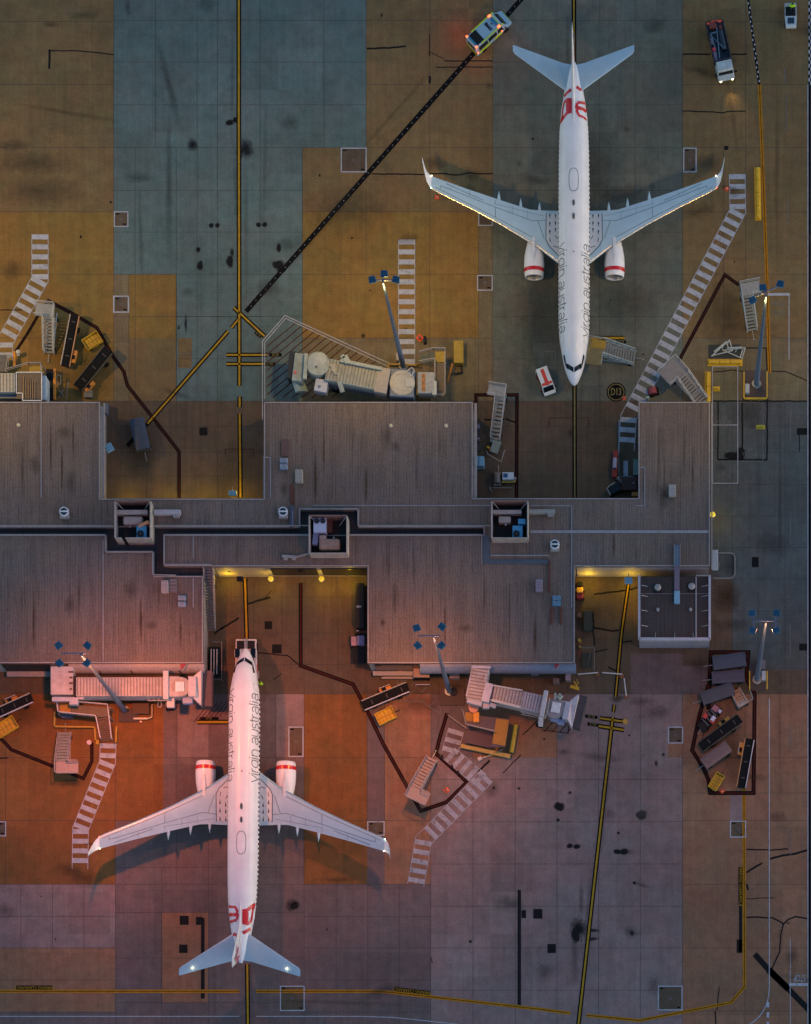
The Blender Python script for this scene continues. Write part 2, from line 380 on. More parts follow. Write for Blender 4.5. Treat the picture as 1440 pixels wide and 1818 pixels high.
# tar-filled cracks
tar = MB()
TARL = [([(88,88),(88,122)],3.2),([(88,90),(120,90),(150,91),(202,97)],1.6),([(651,86),(690,85),(720,82)],2.6),([(789,108),(875,108)],1.7),([(775,119),(875,119)],1.5),
 ([(763,92),(790,105)],1.),([(660,309),(720,309),(745,310),(775,308),(790,308),(812,311),(833,306),(850,309),(875,308)],1.9),([(1212,96),(1262,96)],2.2),([(1298,96),(1326,96)],2.2),
 ([(1212,197),(1250,198),(1284,200),(1290,198),(1324,197)],1.7),([(0,550),(20,550),(60,550)],1.5),([(763,60),(763,100)],1.4),([(763,135),(763,148)],3.6),
 ([(1315,1608),(1315,1690)],4.5),([(1313,1668),(1313,1692)],8),([(1340,1694),(1365,1722),(1400,1756),(1440,1797)],8.5),([(1365,1722),(1400,1756)],10),
 ([(922,1580),(922,1788)],5.2),([(360,1630),(360,1773)],5.4),([(534,1035),(534,1182)],0.1),
 ([(1325,1508),(1350,1509),(1370,1509),(1385,1508),(1400,1507)],2),([(1326,1549),(1340,1540),(1353,1532)],2.8),([(1367,1525),(1390,1519),(1410,1516),(1436,1509)],3),
 ([(1325,1629),(1345,1628),(1360,1630),(1372,1629),(1385,1636),(1391,1641),(1400,1632),(1412,1627),(1425,1629),(1434,1631)],2.2),([(1391,1641),(1387,1655),(1384,1690),(1371,1720)],2),
 ([(1325,1596),(1345,1595),(1375,1594)],1.2),([(1277,1753),(1273,1793)],1.5),([(1270,1795),(1271,1818)],2),([(1325,1570),(1329,1580)],3),
 ([(1265,661),(1300,657),(1330,660),(1368,659),(1395,660),(1420,670),(1440,680)],1.4),([(1266,712),(1440,712)],2.),([(1320,618),(1362,618)],1.8),([(1361,618),(1362,660)],1.8),([(1320,618),(1258,617)],1.8),
 ([(1275,713),(1275,816)],2),([(1318,713),(1318,816)],2.4),([(1362,713),(1362,816)],2.2),([(1275,816),(1363,816)],2.4),
 ([(1419,772),(1420,801)],1.4),([(440,1072),(480,1060)],3),([(392,1117),(424,1097)],3),([(380,1125),(395,1115)],2.4),([(482,1048),(470,1062)],1),([(455,1159),(490,1162),(510,1164),(530,1180)],1.7),
 ([(485,1207),(500,1196)],1.2),([(1055,1055),(1090,1051),(1115,1048),(1132,1043)],2.4),([(1055,1115),(1075,1118),(1088,1120),(1100,1118)],2.4),([(1105,1140),(1122,1138)],2),
 ([(1056,1158),(1078,1153)],1.6),([(1080,1184),(1096,1193)],2.6),([(1053,1116),(1056,1145)],2.),([(860,745),(895,745)],2.6),([(897,743),(915,750)],2.4),
 ([(928,1305),(965,1270)],1.6),([(850,1370),(870,1350)],3),([(893,1373),(925,1340)],1.4),([(1247,1312),(1253,1290)],1),([(0,1346),(14,1346)],2),([(150,1498),(181,1500)],1.2),([(765,1700),(768,1710)],1)]
for pts, w in TARL:
    q = []
    for a, b in zip(pts, pts[1:]):
        n = max(1, int(math.hypot(b[0]-a[0], b[1]-a[1])/7)); q += [(a[0]+(b[0]-a[0])*i/n, a[1]+(b[1]-a[1])*i/n) for i in range(n)]
    q.append(pts[-1]); j = 0 if w > 4 else .5
    tar.ribbon([P(x+random.uniform(-j, j), y+random.uniform(-j, j), .0165) for x, y in q], w*1.2/S)
struct('tar_crack', tar, mat('tar', (.009, .009, .010), .8, var=.2, spec=.15))
cov = MB()
for x0, y0, x1, y1 in [(319,1626,335,1642),(348,1628,360,1642),(318,1677,333,1692),(926,1616,934,1630),(947,1614,963,1631),(972,1676,987,1692),(1335,989,1347,1007),(1415,760,1441,772),(1419,1143,1440,1155),(354,759,368,773),(1286,259,1293,266),(470,1103,483,1117),(483,1144,500,1160)]:
    cov.sheet(rect(x0, y0, x1, y1, .018))
struct('service_pit_cover', cov, mat('iron_cover', (.010, .010, .011), .8, var=.3, spec=.1))
# spills and rubber
def stain(x, y, rx, ry, m='oil_hard', rot=0, z=[.0190]):
    z[0] += .00007
    o = struct('oil_stain', MB().sheet([(-1.4,-1.4,0),(1.4,-1.4,0),(1.4,1.4,0),(-1.4,1.4,0)]), MATS[m])
    o.location = P(x, y, z[0]); o.scale = (rx/S, ry/S, 1); o.rotation_euler = (0, 0, math.radians(rot))
for a in [(437,264,15,20,'oil_soft'),(425,273,6,14,'oil_hard'),(342,257,11,13,'oil_soft'),(408,218,9,6,'oil_hard',20),(418,213,5,6),(375,400,5,5),(386,400,5,5),(459,399,5,5),(470,399,5,5),
 (352,443,4,5),(355,471,6,10),(408,464,7,12),(412,448,4,10,'oil_soft'),(495,440,5,9),(494,470,13,9),(500,478,10,7),(330,575,3,18,'oil_soft'),(318,880-300,2,2),
 (993,1432,11,9),(1012,1407,4,4,'oil_soft'),(1139,1447,11,10),(991,1456,4,3),(1012,1502,7,5),(1024,1503,7,5),(1096,1512,8,5),(1108,1512,9,6),(1118,1512,12,6,'dirt_soft'),
 (1027,1648,17,22,'oil_soft'),(1022,1660,9,14,'oil_hard'),(1053,1652,14,4,'oil_soft'),(1052,1667,14,4,'oil_soft'),(1120,1655,13,15,'dirt_soft'),(1122,1657,6,7,'oil_soft'),(1021,1700,9,60,'dirt_soft'),(1032,1600,6,40,'dirt_soft'),
 (1082,1445,12,14,'dirt_soft'),(520,1607,14,12,'oil_soft'),(523,1609,7,7,'oil_hard'),(600,1562,40,6,'dirt_soft'),(1178,1340,4,4,'oil_soft'),(1165,1355,3,7,'oil_soft'),
 (90,43,18,7,'dirt_soft'),(300,150,9,90,'dirt_soft',15),(300,330,7,150,'dirt_soft'),(1013,768,8,12,'dirt_soft'),(361,766,11,12,'dirt_soft'),(1300,809,17,9),(1315,805,9,12),(1280,830,12,9,'dirt_soft'),
 (869,152,9,6,'dirt_soft'),(922,290,6,8,'dirt_soft'),(770,290,26,16,'dirt_soft'),(1065,1345,50,9,'dirt_soft',-8),(1000,1335,14,8,'dirt_soft'),(245,815,40,40,'dirt_soft'),(1300,1110,50,14,'dirt_soft'),
 (1325,735,40,30,'dirt_soft'),(720,585,4,4,'oil_soft'),(645,596,5,5,'oil_soft'),(560,400,3,3,'dirt_soft'),(620,370,90,50,'dirt_soft'),(1050,300,60,120,'dirt_soft'),(1110,540,70,60,'dirt_soft'),
 (70,340,90,30,'dirt_soft'),(60,290,90,24,'dirt_soft'),(960,560,60,120,'dirt_soft'),(1240,1180,26,18,'dirt_soft'),(1050,1090,22,14,'dirt_soft'),(1140,1245,30,10,'dirt_soft'),(1095,1240,14,8,'rust_soft'),(1380,1450,20,12,'dirt_soft'),
 (745,1250,50,22,'dirt_soft'),(1300,1300,40,90,'dirt_soft'),(40,1260,40,40,'dirt_soft'),(150,1560,40,20,'dirt_soft'),(1260,290,30,20,'dirt_soft'),(1290,560,50,70,'dirt_soft'),(1110,345,60,20,'dirt_soft'),(1250,1000,20,30,'dirt_soft'),
 (1292,1060,28,34,'rust_soft'),(1296,1005,18,22,'dirt_soft'),(1370,965,40,26,'dirt_soft')]:
    stain(*a)
rs = random.Random(11)
for i in range(60):
    x, y = rs.uniform(0, 1440), rs.choice((rs.uniform(0, 700), rs.uniform(1240, 1818)))
    stain(x, y, rs.uniform(6, 40), rs.uniform(4, 22), 'dirt_soft' if i % 4 else 'scuff_faint', rs.uniform(-20, 20))
for i in range(26):
    x, y = rs.uniform(40, 1400), rs.choice((rs.uniform(20, 690), rs.uniform(1260, 1800))); stain(x, y, rs.uniform(1.2, 3.5), rs.uniform(1.2, 3.5), 'oil_hard')
for x, y, l, r in ((412,150,130,0),(437,420,150,0),(418,330,90,1),(470,300,160,-1),(250,420,120,2),(1008,100,110,0),(1033,640,100,0),(445,1745,60,0),(1075,1420,130,-6),(1045,1600,120,-6),(1380,300,200,0),(1385,900,220,0),(1385,1300,160,0),(700,200,140,-42),(560,420,120,-42),(120,200,120,80),(600,1780,160,88),(1300,200,110,8)):
    stain(x, y, 5, l, 'tyre_film', r)
# ---------------------------------------------------------------- painted markings
def line(name, pts, w, m, z): return struct(name, MB().ribbon([P(x, y, z) for x, y in pts], w/S), MATS[m])
def edged(pts, w=3.4, b=8.2, m='paint_yellow'):
    line('taxi_line_border', pts, b, 'paint_black', .021); line('taxi_line', pts, w, m, .0255)
def twin(pts, gap=3.2, w=1.7, m='paint_orange'):
    line('clearance_line_border', pts, gap+w*1.6, 'paint_faint' if False else 'paint_orange', .0214); line('clearance_line', pts, 1.1, 'paint_black', .0258)
edged([(424,-60),(424,200),(425,685)]); edged([(425.5,704),(425.5,723)]); edged([(425.5,735),(427,884)])
edged([(435,1027),(439,1165)]); edged([(439,1712),(441,1900)])
edged([(405,588),(262,752)],3.2,8); edged([(424,566),(411,582)],3,7)
edged([(415,546),(470,597)],3.2,8); edged([(402,630),(474,630)],3.2,8); edged([(402,646),(469,646)],3.2,8)
line('lead_in_line_border', [(262,752),(226,792)], 7, 'paint_black', .0211)
line('lead_in_line', [(940,-18),(437,553)], 8.5, 'paint_black', .0212)
dots = MB()
for i in range(58):
    t = i/58; x, y = 940-503*t, -18+571*t; dots.sheet([P(x-.6, y-.6, .0262), P(x+.6, y-.6, .0262), P(x+.6, y+.6, .0262), P(x-.6, y+.6, .0262)])
struct('lead_in_dots', dots, MATS['paint_white'])
line('taxi_line_border', [(1019,-60),(1020.5,884)], 8.2, 'paint_black', .0209); line('taxi_line', [(1019,-60),(1019,60)], 2.2, 'paint_yellow', .0256); line('taxi_line', [(1019.5,60),(1020.5,884)], 2.6, 'paint_faint', .0257)
edged([(1117,1030),(1104,1120),(1093,1237)],2.4,7.6,'paint_yellow'); edged([(1091,1251),(1089,1265)],2.2,7); edged([(1088,1273),(1027,1820)],3.2,8.2)
edged([(1065,1275),(1107,1281)],3.2,8); edged([(1063,1289),(1108,1296)],3.4,8.4)
edged([(1044,600),(1109,600)],4,7)
edged([(350,1282),(405,1282)],4,8.5)
twin([(-60,1760),(425,1760)]); twin([(455,1760),(665,1760),(690,1761.5),(960,1792),(1013,1799)]); twin([(1041,1802.5),(1135,1812),(1298,1780),(1322,1752),(1321,1412)]); twin([(1321,1412),(1321,1392)])
twin([(1348.5,150),(1360.5,460),(1366.5,662)])
# chequered line and road edge
chq = MB(); chb = MB()
chb.ribbon([P(1323,-45,.021), P(1348,150,.021)], 4.2/S); chb.ribbon([P(1438.5,-60,.021), P(1438.5,150,.021)], 6/S)
for i in range(24):
    t = i/24; x, y = 1323+25*t, -45+195*t; dx = 1 if i % 2 else -1
    chq.ribbon([P(x+dx*1., y, .0256), P(x+dx*1.+.5, y+4, .0256)], 2/S)
for i in range(34):
    y = -60+i*6.2; dx = 1.5 if i % 2 else -1.5; chq.ribbon([P(1438.5+dx, y, .0256), P(1438.5+dx, y+6.2, .0256)], 3/S)
struct('road_edge_border', chb, MATS['paint_black']); struct('road_edge_chequer', chq, MATS['paint_white'])
line('road_edge_line', [(1434.5,150),(1434.5,1900)], 1.5, 'paint_white', .0254); line('road_edge_border', [(1437.8,150),(1437.8,1900)], 4.5, 'paint_black', .0213); line('road_edge_line', [(1441,150),(1441,1900)], 1.5, 'paint_white', .0254)
line('road_line', [(-60,1804.5),(425,1804.5)], 1.4, 'paint_white', .0253)
line('road_line', [(455,1804.5),(640,1804.5),(700,1806.5),(800,1817),(900,1830)], 1.4, 'paint_white', .0253)
pts = [(1366,1240),(1366,1755)]+[(1366-60*(1-math.cos(t)), 1755+70*math.sin(t)) for t in [i*PI/16 for i in range(1, 9)]]
line('road_line', pts, 1.6, 'paint_white', .0253)
for a, b, x in ((120,148,1393),(165,232,1396),(355,400,1399),(730,780,1403),(915,965,1403),(1107,1162,1403),(1288,1330,1403),(1470,1520,1403),(1665,1720,1403),(1722,1900,1403)):
    line('lane_dash', [(x,a),(x+.6,b)], 1.2, 'paint_faded' if a < 1600 else 'paint_white', .0252)
line('stop_bar', [(1401,1748),(1434,1748)], 5, 'paint_white', .0265)
for y in (1779, 1797, 1814): line('give_way_dash', [(1363.5,y),(1363.5,y+9.5)], 4.6, 'paint_white', .0265)
words('STOP', 17/S, MATS['paint_white'], TM(1420, 1736, .027, 180), name='road_lettering', kind='structure', sx=.52)
line('stop_bar', [(1363,522.5),(1402,522.5)], 4.6, 'paint_white', .0265); line('bay_line', [(1401,522),(1401,638)], 1.5, 'paint_white', .0254)
words('HOLD', 17/S, MATS['paint_faded'], TM(1383, 539, .027, 0), name='road_lettering', kind='structure', sx=.55)
words('GATE', 14/S, MATS['paint_faded'], TM(1383, 556.5, .027, 0), name='road_lettering', kind='structure', sx=.62)
def frame(x0, y0, x1, y1, w=1.5, m='paint_white', z=.0252):
    mb = MB(); mb.ribbon([P(x0,y0,z),P(x1,y0,z),P(x1,y1,z),P(x0,y1,z)], w/S, closed=True); struct('bay_line', mb, MATS[m])
for b in [(606,263,650,305),(1214,263,1236,305),(203,376,227,402),(202,526,228,554),(848,489,874,515),(850,360,874,400),(513,1291,538,1343),(653,1459,682,1483),(-4,1459,10,1484),(1187,1291,1212,1319),(1297,1458,1324,1486),(498,1751,540,1794),(1169,1751,1211,1793)]:
    frame(*b, w=1.9 if b[0] != 202 else 2.5)
    mm = MB().sheet(rect(b[0]+1, b[1]+1, b[2]-1, b[3]-1, .0135)); struct('pit_slab', mm, MATS['concrete_dusk'])
    if b[0] not in (850,): 
        cx, cy = (b[0]+b[2])/2, (b[1]+b[3])/2; d = MB()
        d.ribbon([P(cx+2.4*math.cos(t), cy+2.4*math.sin(t), .0255) for t in [i*PI/4 for i in range(8)]], 1/S, closed=True)
        struct('hydrant_ring', d, MATS['paint_faded'])
        q = MB(); q.sheet(rect(b[0]+3, b[1]+2.5, b[0]+9, b[1]+5, .0175)); q.sheet(rect(b[2]-9, b[3]-5.5, b[2]-3, b[3]-3, .0175)); struct('hydrant_label', q, MATS['paint_black'])
for b in [(963,624,986,652),(316,628,341,654)]: frame(*b, w=1.2, m='paint_faded')
frame(1265,651,1310,858,1.3); line('bay_line', [(1265,754.5),(1310,754.5)], 1.3, 'paint_white', .0252)
line('bay_line', [(1310,714),(1355,714),(1355,819),(1310,819)], 1.2, 'paint_faded', .0254)
for x, y in ((1286,748),(1332,806),(1284,845)):
    words('BX\nVEHICLE\nONLY', 8.6/S, MATS['paint_faded'], TM(x, y, .027, 0), name='bay_lettering', kind='structure', sx=.85)
# stand number in its ring
n0 = MB(); n0.sheet([P(1094+17*math.cos(t), 696+17*math.sin(t), .0215) for t in [i*PI/16 for i in range(32)]]); struct('stand_number_disc', n0, MATS['paint_black'])
n1 = MB(); n1.ribbon([P(1094+14*math.cos(t), 696+14*math.sin(t), .0258) for t in [i*PI/20 for i in range(40)]], 1.6/S, closed=True); struct('stand_number_ring', n1, MATS['paint_faint'])
words('D13', 18/S, MATS['paint_faint'], TM(1094, 696, .027, 0), name='stand_number', kind='structure', sx=.62, bold=.02)
def plate(txt, x, y, w, h, deg, m='paint_yellow', size=7.5, sx=.8):
    o = struct('marking_plate', MB().sheet([(-w/2/S,-h/2/S,0),(w/2/S,-h/2/S,0),(w/2/S,h/2/S,0),(-w/2/S,h/2/S,0)]), MATS['paint_black'])
    o.location = P(x, y, .0222); o.rotation_euler = (0, 0, math.radians(deg))
    words(txt, size/S, MATS[m], TM(x, y, .0272, deg), name='marking_lettering', kind='structure', sx=sx)
plate('PARKING CLEARANCE', 61, 1753.5, 65, 7.5, 180, size=7.6, sx=.92); plate('PARKING CLEARANCE', 731.5, 1759.5, 64, 7.5, 173.5, size=7.6, sx=.9)
plate('PARKING CLEARANCE', 1315, 1573, 67, 7.5, -90, size=7.6, sx=.93)
plate('B738', 489, 630, 22, 6.5, 0, 'paint_faint'); plate('E190', 479, 646.5, 18, 6.5, 0, 'paint_faint'); plate('D12', 459, 593, 14, 8, -40, 'paint_faint')
plate('B738', 1050, 1272.5, 22, 6, -7, 'paint_faint'); plate('E190', 1053, 1286.5, 20, 6, -7, 'paint_faint'); plate('B738', 371, 1275.5, 34, 5, 0, 'paint_faint', 6); plate('B738', 1103, 607, 18, 5, 0, 'paint_faint', 6)
# zebra walkways
def zebra(pts, w, gap=17.7, bar=9., z=.0258, skip0=0, m='paint_white'):
    mb = MB(); z0 = z
    for (a, b) in zip(pts, pts[1:]):
        a, b = Vector(a), Vector(b); d = b-a; Ln = d.length; d /= Ln; n = Vector((-d.y, d.x)); t = skip0
        while t+bar <= Ln+1:
            p = a+d*t; q = a+d*min(t+bar, Ln)
            mb.sheet([P(*(p+n*w/2), z0), P(*(p-n*w/2), z0), P(*(q-n*w/2), z0), P(*(q+n*w/2), z0)]); t += gap
        z0 += .0004
    struct('zebra_crossing', mb, MATS[m])
    for s in (-1, 1):
        off = []
        for i, p in enumerate(pts):
            p = Vector(p); d1 = (p-Vector(pts[i-1])).normalized() if i else None; d2 = (Vector(pts[i+1])-p).normalized() if i < len(pts)-1 else None
            d = ((d1 or d2)+(d2 or d1)).normalized(); n = Vector((-d.y, d.x)); k = 1/max(.5, d.dot(d1 or d2)); off.append(tuple(p+n*s*(w/2)*k))
        line('zebra_edge_line', off, 1.2, m, .0276)
paint('paint_zebra_worn', (.36, .35, .39), 1.1, .9)
zebra([(722,425),(722,650)], 29); zebra([(1309,309),(1310,375),(1116,741),(1112,800)], 28); zebra([(71,416),(71,496),(8,608),(8,640)], 29)
line('zebra_edge_line', [(1099,745),(1099,846),(1126,846)], 1.3, 'paint_white', .0268)
for x in (1111, 1129): line('walkway_bar', [(x,818),(x,845)], 8, 'paint_white', .0262)
zebra([(192,1320),(191,1353),(143,1472),(142,1543)], 28, 17.2, 8.6); zebra([(810,1296),(798,1338),(854,1386)], 28, 16.5, 8.2, m='paint_zebra_worn'); zebra([(864,1378),(752,1492),(738,1572)], 29, 17., 8.6, m='paint_zebra_worn')
# jet bridge sweep area: hatching inside a double white edge
hz = MB()
poly = [(471,607),(508,563),(692,650)]
for i in range(14):
    o = i*14.2; a = (474, 615+o); b = (512+o*.98, 573+o*.42-o*.02)
    dx, dy = 1, -.82; L1 = ((690-474))
    # from the left edge run up-right until the sloping edge y = 563+(x-508)*.473
    x = (a[1]-563+508*.473+474*.82)/(.473+.82); y = a[1]-(x-474)*.82
    if a[1] > 706: a = (474+(a[1]-706)/.82, 706)
    if x > 690: x = 690; y = a[1]-(690-a[0])*.82
    hz.ribbon([P(a[0], a[1], .0245), P(x, y, .0245)], 1.5/S)
struct('hatching', hz, MATS['paint_red'])
line('hatching_edge', [(466,746),(466,606),(506,560),(691,645),(691,651)], 1.4, 'paint_white', .0266); line('hatching_edge', [(470,708),(470,608),(507,565),(688,650)], 1.3, 'paint_white', .0266)
hz = MB()
for i in range(7): hz.ribbon([P(345+i*9, 1281-i*2, .0245), P(368+i*9, 1252-i*2, .0245)], 1.3/S)
for i in range(4): hz.ribbon([P(966+i*14, 1300, .0245), P(985+i*14, 1278, .0245)], 1.3/S)
hz.ribbon([P(962,1296,.0245), P(1009,1302,.0245), P(1010,1288,.0245)], 1.4/S)
struct('hatching', hz, MATS['paint_red'])
hz = MB()
for a, b in (((707,1203),(716,1210)),((707,1214),(730,1203)),((735,1212),(742,1204)),((729,1219),(738,1208)),((746,1232),(757,1220)),((718,1244),(735,1226)),((734,1244),(748,1230)),((748,1245),(762,1230)),((762,1255),(776,1241)),((775,1261),(784,1250)),((706,1244),(714,1236))): hz.ribbon([P(*a,.0255), P(*b,.0255)], 1.2/S)
hz.ribbon([P(706,1203,.0256), P(706,1218,.0256)], 1.1/S); hz.ribbon([P(708,1245,.0256), P(748,1245,.0256), P(782,1268,.0256), P(783,1252,.0256)], 1.2/S); hz.ribbon([P(783,1268,.0256), P(783,1290,.0256)], 1./S)
struct('hatching', hz, MATS['paint_faded'])
# red equipment boundaries
def redb(pts, w=5.5, closed=False):
    for ww, m, z in ((w+2.2, 'paint_black', .0228), (w-2.4, 'paint_red', .0274)):
        struct('equipment_boundary', MB().ribbon([P(x, y, z) for x, y in pts], ww/S, closed=closed), MATS[m])
redb([(80,541),(86,534),(131,558),(172,582),(199,630),(220,660),(226,684),(270,740),(318,802),(318,884)],4); redb([(70,556),(50,590),(28,624)],3); redb([(1203,645),(1287,488),(1312,506)],4)
redb([(845,736),(845,701),(918,701),(917,884)],4); redb([(534,1035),(534,1182),(627,1215),(652,1262),(680,1320),(747,1440),(793,1424),(829,1389),(812,1372),(774,1338),(782,1306),(794,1266)],4.6)
redb([(1258,1260),(1262,1158),(1329,1158),(1325,1205),(1340,1232),(1338,1408),(1261,1408),(1258,1385),(1250,1365),(1229,1332),(1242,1270),(1258,1215)],5); redb([(-20,1290),(8,1318),(20,1331),(148,1382),(163,1352),(163,1318)],4)
for p in ([(975,758),(975,742),(1045,742),(1045,758)],[(400,812),(400,797),(450,797),(450,812)]): line('small_bracket_line', p, 1., 'paint_red', .0246)
# ---------------------------------------------------------------- terminal
ZR = 5.0
NPOLY = [(-60,713),(178,713),(178,885),(468,885),(468,713),(840,713),(840,884),(1133,884),(1133,713),(1261,713),(1261,1006),(1021,1006),(1021,1178),(652,1178),(652,1006),(290,1006),(290,949),(858,949),(858,937),(635,937),(635,906),(533,906),(533,937),(-60,937)]
SPOLY = [(-60,949),(190,949),(190,979),(274,979),(274,1022),(361,1022),(361,1178),(-60,1178)]
TRENCH = [(-60,895),(1000,895),(1000,1000),(377,1000),(377,1029),(-60,1029)]
def wp(poly, z): return [P(x, y, z) for x, y in poly]
def inset(poly, d):
    n = len(poly); out = []
    area = sum(poly[i].x*poly[(i+1) % n].y-poly[(i+1) % n].x*poly[i].y for i in range(n)); sg = 1 if area > 0 else -1
    for i in range(n):
        a, b, c = poly[i-1], poly[i], poly[(i+1) % n]
        d1 = (b-a).to_2d().normalized(); d2 = (c-b).to_2d().normalized()
        n1 = Vector((-d1.y, d1.x))*sg; n2 = Vector((-d2.y, d2.x))*sg
        out.append(Vector((b.x+(n1.x+n2.x)*d, b.y+(n1.y+n2.y)*d, b.z)))
    return out
T = thing('terminal_building', 'long low airport terminal with ribbed grey roofs, notched around the parking stands', 'terminal', P(600, 960, 0))
for poly in (NPOLY, SPOLY):
    w = wp(poly, ZR); make('wall', MB().walls(inset(w, .12), 0, 4.72), WALLM, T, world=True)
    make('roof', MB().prism(w, 4.72, 4.96), MATS['roof_sheet'], T, world=True)
    cap = MB(); q = inset(w, .11); cap.ribbon([(p.x, p.y, 5.02) for p in q], .13, closed=True); 
    capm = MB(); n = len(q)
    for i in range(n): capm.bar((q[i].x, q[i].y, 4.98), (q[(i+1) % n].x, q[(i+1) % n].y, 4.98), .12, .17)
    make('roof_edge', capm, CAP, T, world=True)
make('gutter_walkway', MB().prism(wp(TRENCH, 4.0), 0.1, 4.0), MATS['roof_gutter'], T, world=True)
# edge flashing lines and seams on the roof
def zbar(mb, a, b, w, z, h=.08): mb.bar(P(a[0], a[1], z), P(b[0], b[1], z), w, h)
sm = MB()
for a, b in [((183,958),(183,1174)),((343,1026),(343,1078)),((73,714),(73,884)),((1015,945),(1015,1079)),((343,950),(343,990)),((1145,900),(1145,830)),((1145,830),(1134,830)),((480,812),(468,812)),((480,812),(480,885)),((1015,898),(1015,945)),((1015,898),(942,898)),((555,897.5),(870,897.5)),((1128,898),(1145,898))]: zbar(sm, a, b, .12, 5.0, .07)
make('roof_seam', sm, mat('seam_pale', (.24,.23,.25), .6), T, world=True)
s2 = MB(); zbar(s2, (942,944), (1258,944), .34, 5.0, .1); make('roof_seam', s2, mat('seam_wide', (.26,.25,.27), .6), T, world=True)
# gutter pipes hanging outside the eaves
for a, b, w_ in (((181.8,722),(181.8,884),.2),((185,716),(185,884),.14),((844.6,716),(844.6,884),.3),((1264,716),(1264,1010),.14),((468.5,810),(468.5,884),.16)):
    m_ = MB(); zbar(m_, a, b, w_, 4.6, .16); make('gutter_pipe', m_, CAP, T, world=True)
# handrails beside the gutter walkway
def rail(pts, z0=5.06, h=.9, post=1.9, m=None, parent=T, nm='handrail', r=.035):
    mb = MB(); pw = [P(x, y, z0) for x, y in pts]
    for a, b in zip(pw, pw[1:]):
        mb.bar(a+Vector((0,0,h)), b+Vector((0,0,h)), r*2, r*2); mb.bar(a+Vector((0,0,h*.5)), b+Vector((0,0,h*.5)), r*1.3, r*1.3)
        n = max(1, int((b-a).length/post))
        for i in range(n+1): p = a.lerp(b, i/n); mb.bar(p, p+Vector((0,0,h)), r*1.6, r*1.6, up=Vector((1,0,0)))
    return make(nm, mb, m or GALV, parent, world=True)
for pts in ([(0,935),(203,935)],[(0,951),(188,951),(188,981),(272,981),(272,1022),(313,1023)],[(274,935),(548,935)],[(292,951),(548,951)],[(292,951),(292,1004),(375,1004)],[(533,937),(533,905),(636,905),(636,935),(870,935)],[(620,951),(856,951),(856,1003)],[(872,988),(975,988)]):
    rail(pts, 5.0, .55, 2.6, CAP)
wk = MB(); wk.prism(wp([(858,950),(870,950),(870,993),(975,993),(975,1001),(858,1001)], 5.06), 4.99, 5.06)
make('roof_walkway', wk, mat('walkway_mesh', (.07,.09,.12), .6, var=.2), T, world=True)
# south facing windows
def wpanel(x0, x1, yroof, z0, z1, m, nm, out=.05, dep=.08):
    """panel on a south facing wall whose roof edge shows at picture row yroof"""
    a = P(x0, yroof, ZR); b = P(x1, yroof, ZR); y = a.y+.12
    return make(nm, MB().box(((a.x+b.x)/2, y-out-dep/2, (z0+z1)/2), (b.x-a.x, dep, z1-z0)), m, T, world=True)
for x0, x1 in ((478,560),(568,650)): wpanel(x0, x1, 1006, .9, 3.9, GLASS, 'window')
wpanel(400, 404, 1006, 2.4, 3.0, BLK, 'vent_grille'); wpanel(380, 470, 1006, .2, 4.4, mat('pale_fascia', (.26,.22,.17), .7), 'wall_panel')
wpanel(1024, 1258, 1006, .3, 4.5, mat('fascia_mauve', (.26,.24,.27), .7), 'wall_panel'); 
wpanel(0, 86, 1178, .8, 4.2, DWALL, 'window'); wpanel(664, 742, 1178, 1.2, 4.2, GLASS, 'window')
s = MB(); a, b = P(0,1178,ZR), P(86,1178,ZR); s.box(((a.x+b.x)/2, a.y-.35, .9), (b.x-a.x, .6, .3)); make('window_sill', s, CAP, T, world=True)
s = MB(); a, b = P(657,1178,ZR), P(746,1178,ZR); s.box(((a.x+b.x)/2, a.y-.3, 1.0), (b.x-a.x, .5, .22)); s.box(((a.x+b.x)/2, a.y-.7, .5), (b.x-a.x-2, .25, .12)); make('window_sill', s, CAP, T, world=True)
def awn(x0, x1, m):
    a = P(x0, 1178, ZR); b = P(x1, 1178, ZR); mb = MB(); rings = []
    for x in (a.x, b.x):
        rings.append([Vector((x, a.y+.15-1.05*math.sin(t), 3.55+1.05*math.cos(t))) for t in [i*PI/8 for i in range(9)]])
    mb.loft(rings); o = make('awning', mb, m, T, world=True, smooth=.9); return o
awn(120, 361, mat('awning_grey', (.26,.25,.27), .5)); awn(745, 1022, mat('awning_blue', (.15,.19,.27), .45))
s = MB()
for x in (176, 232, 318): a = P(x,1178,ZR); s.box((a.x, a.y-.9, 4.2), (.12,.5,.25), rz=.5)
make('awning_bracket', s, BLK, T, world=True)
# yellow bulkhead lamps along the sheltered walls
def wall_lamp(px, py, z=3.2, e=420, face=-PI/2, lab='', r=.34, col=(1,.66,.02)):
    p = P(px, py, z); t = thing('wall_lamp', lab, 'lamp', p, face, 'round amber lamps on the terminal walls')
    mb = MB(); mb.cyl((-.55,0,.1),(.02,0,.1),.06,n=8); mb.cyl((0,0,-.02),(0,0,.22),r*1.05,r*.7,14); make('bracket', mb, GALV, t)
    mb = MB(); mb.ball((0,0,.16), r, 12, (1,1,.45)); make('lens', mb, LAMPY, t, smooth=True)
    return p
LAMPS_POS = [wall_lamp(481,1028,2.6,lab='glowing amber disc lamp west of the dark window on the courtyard wall'), wall_lamp(571,1028,2.6,lab='glowing amber disc lamp between the two dark courtyard windows'),
             wall_lamp(1265,914,2.6,face=0,r=.34,lab='amber disc lamp on the east end wall of the terminal')]
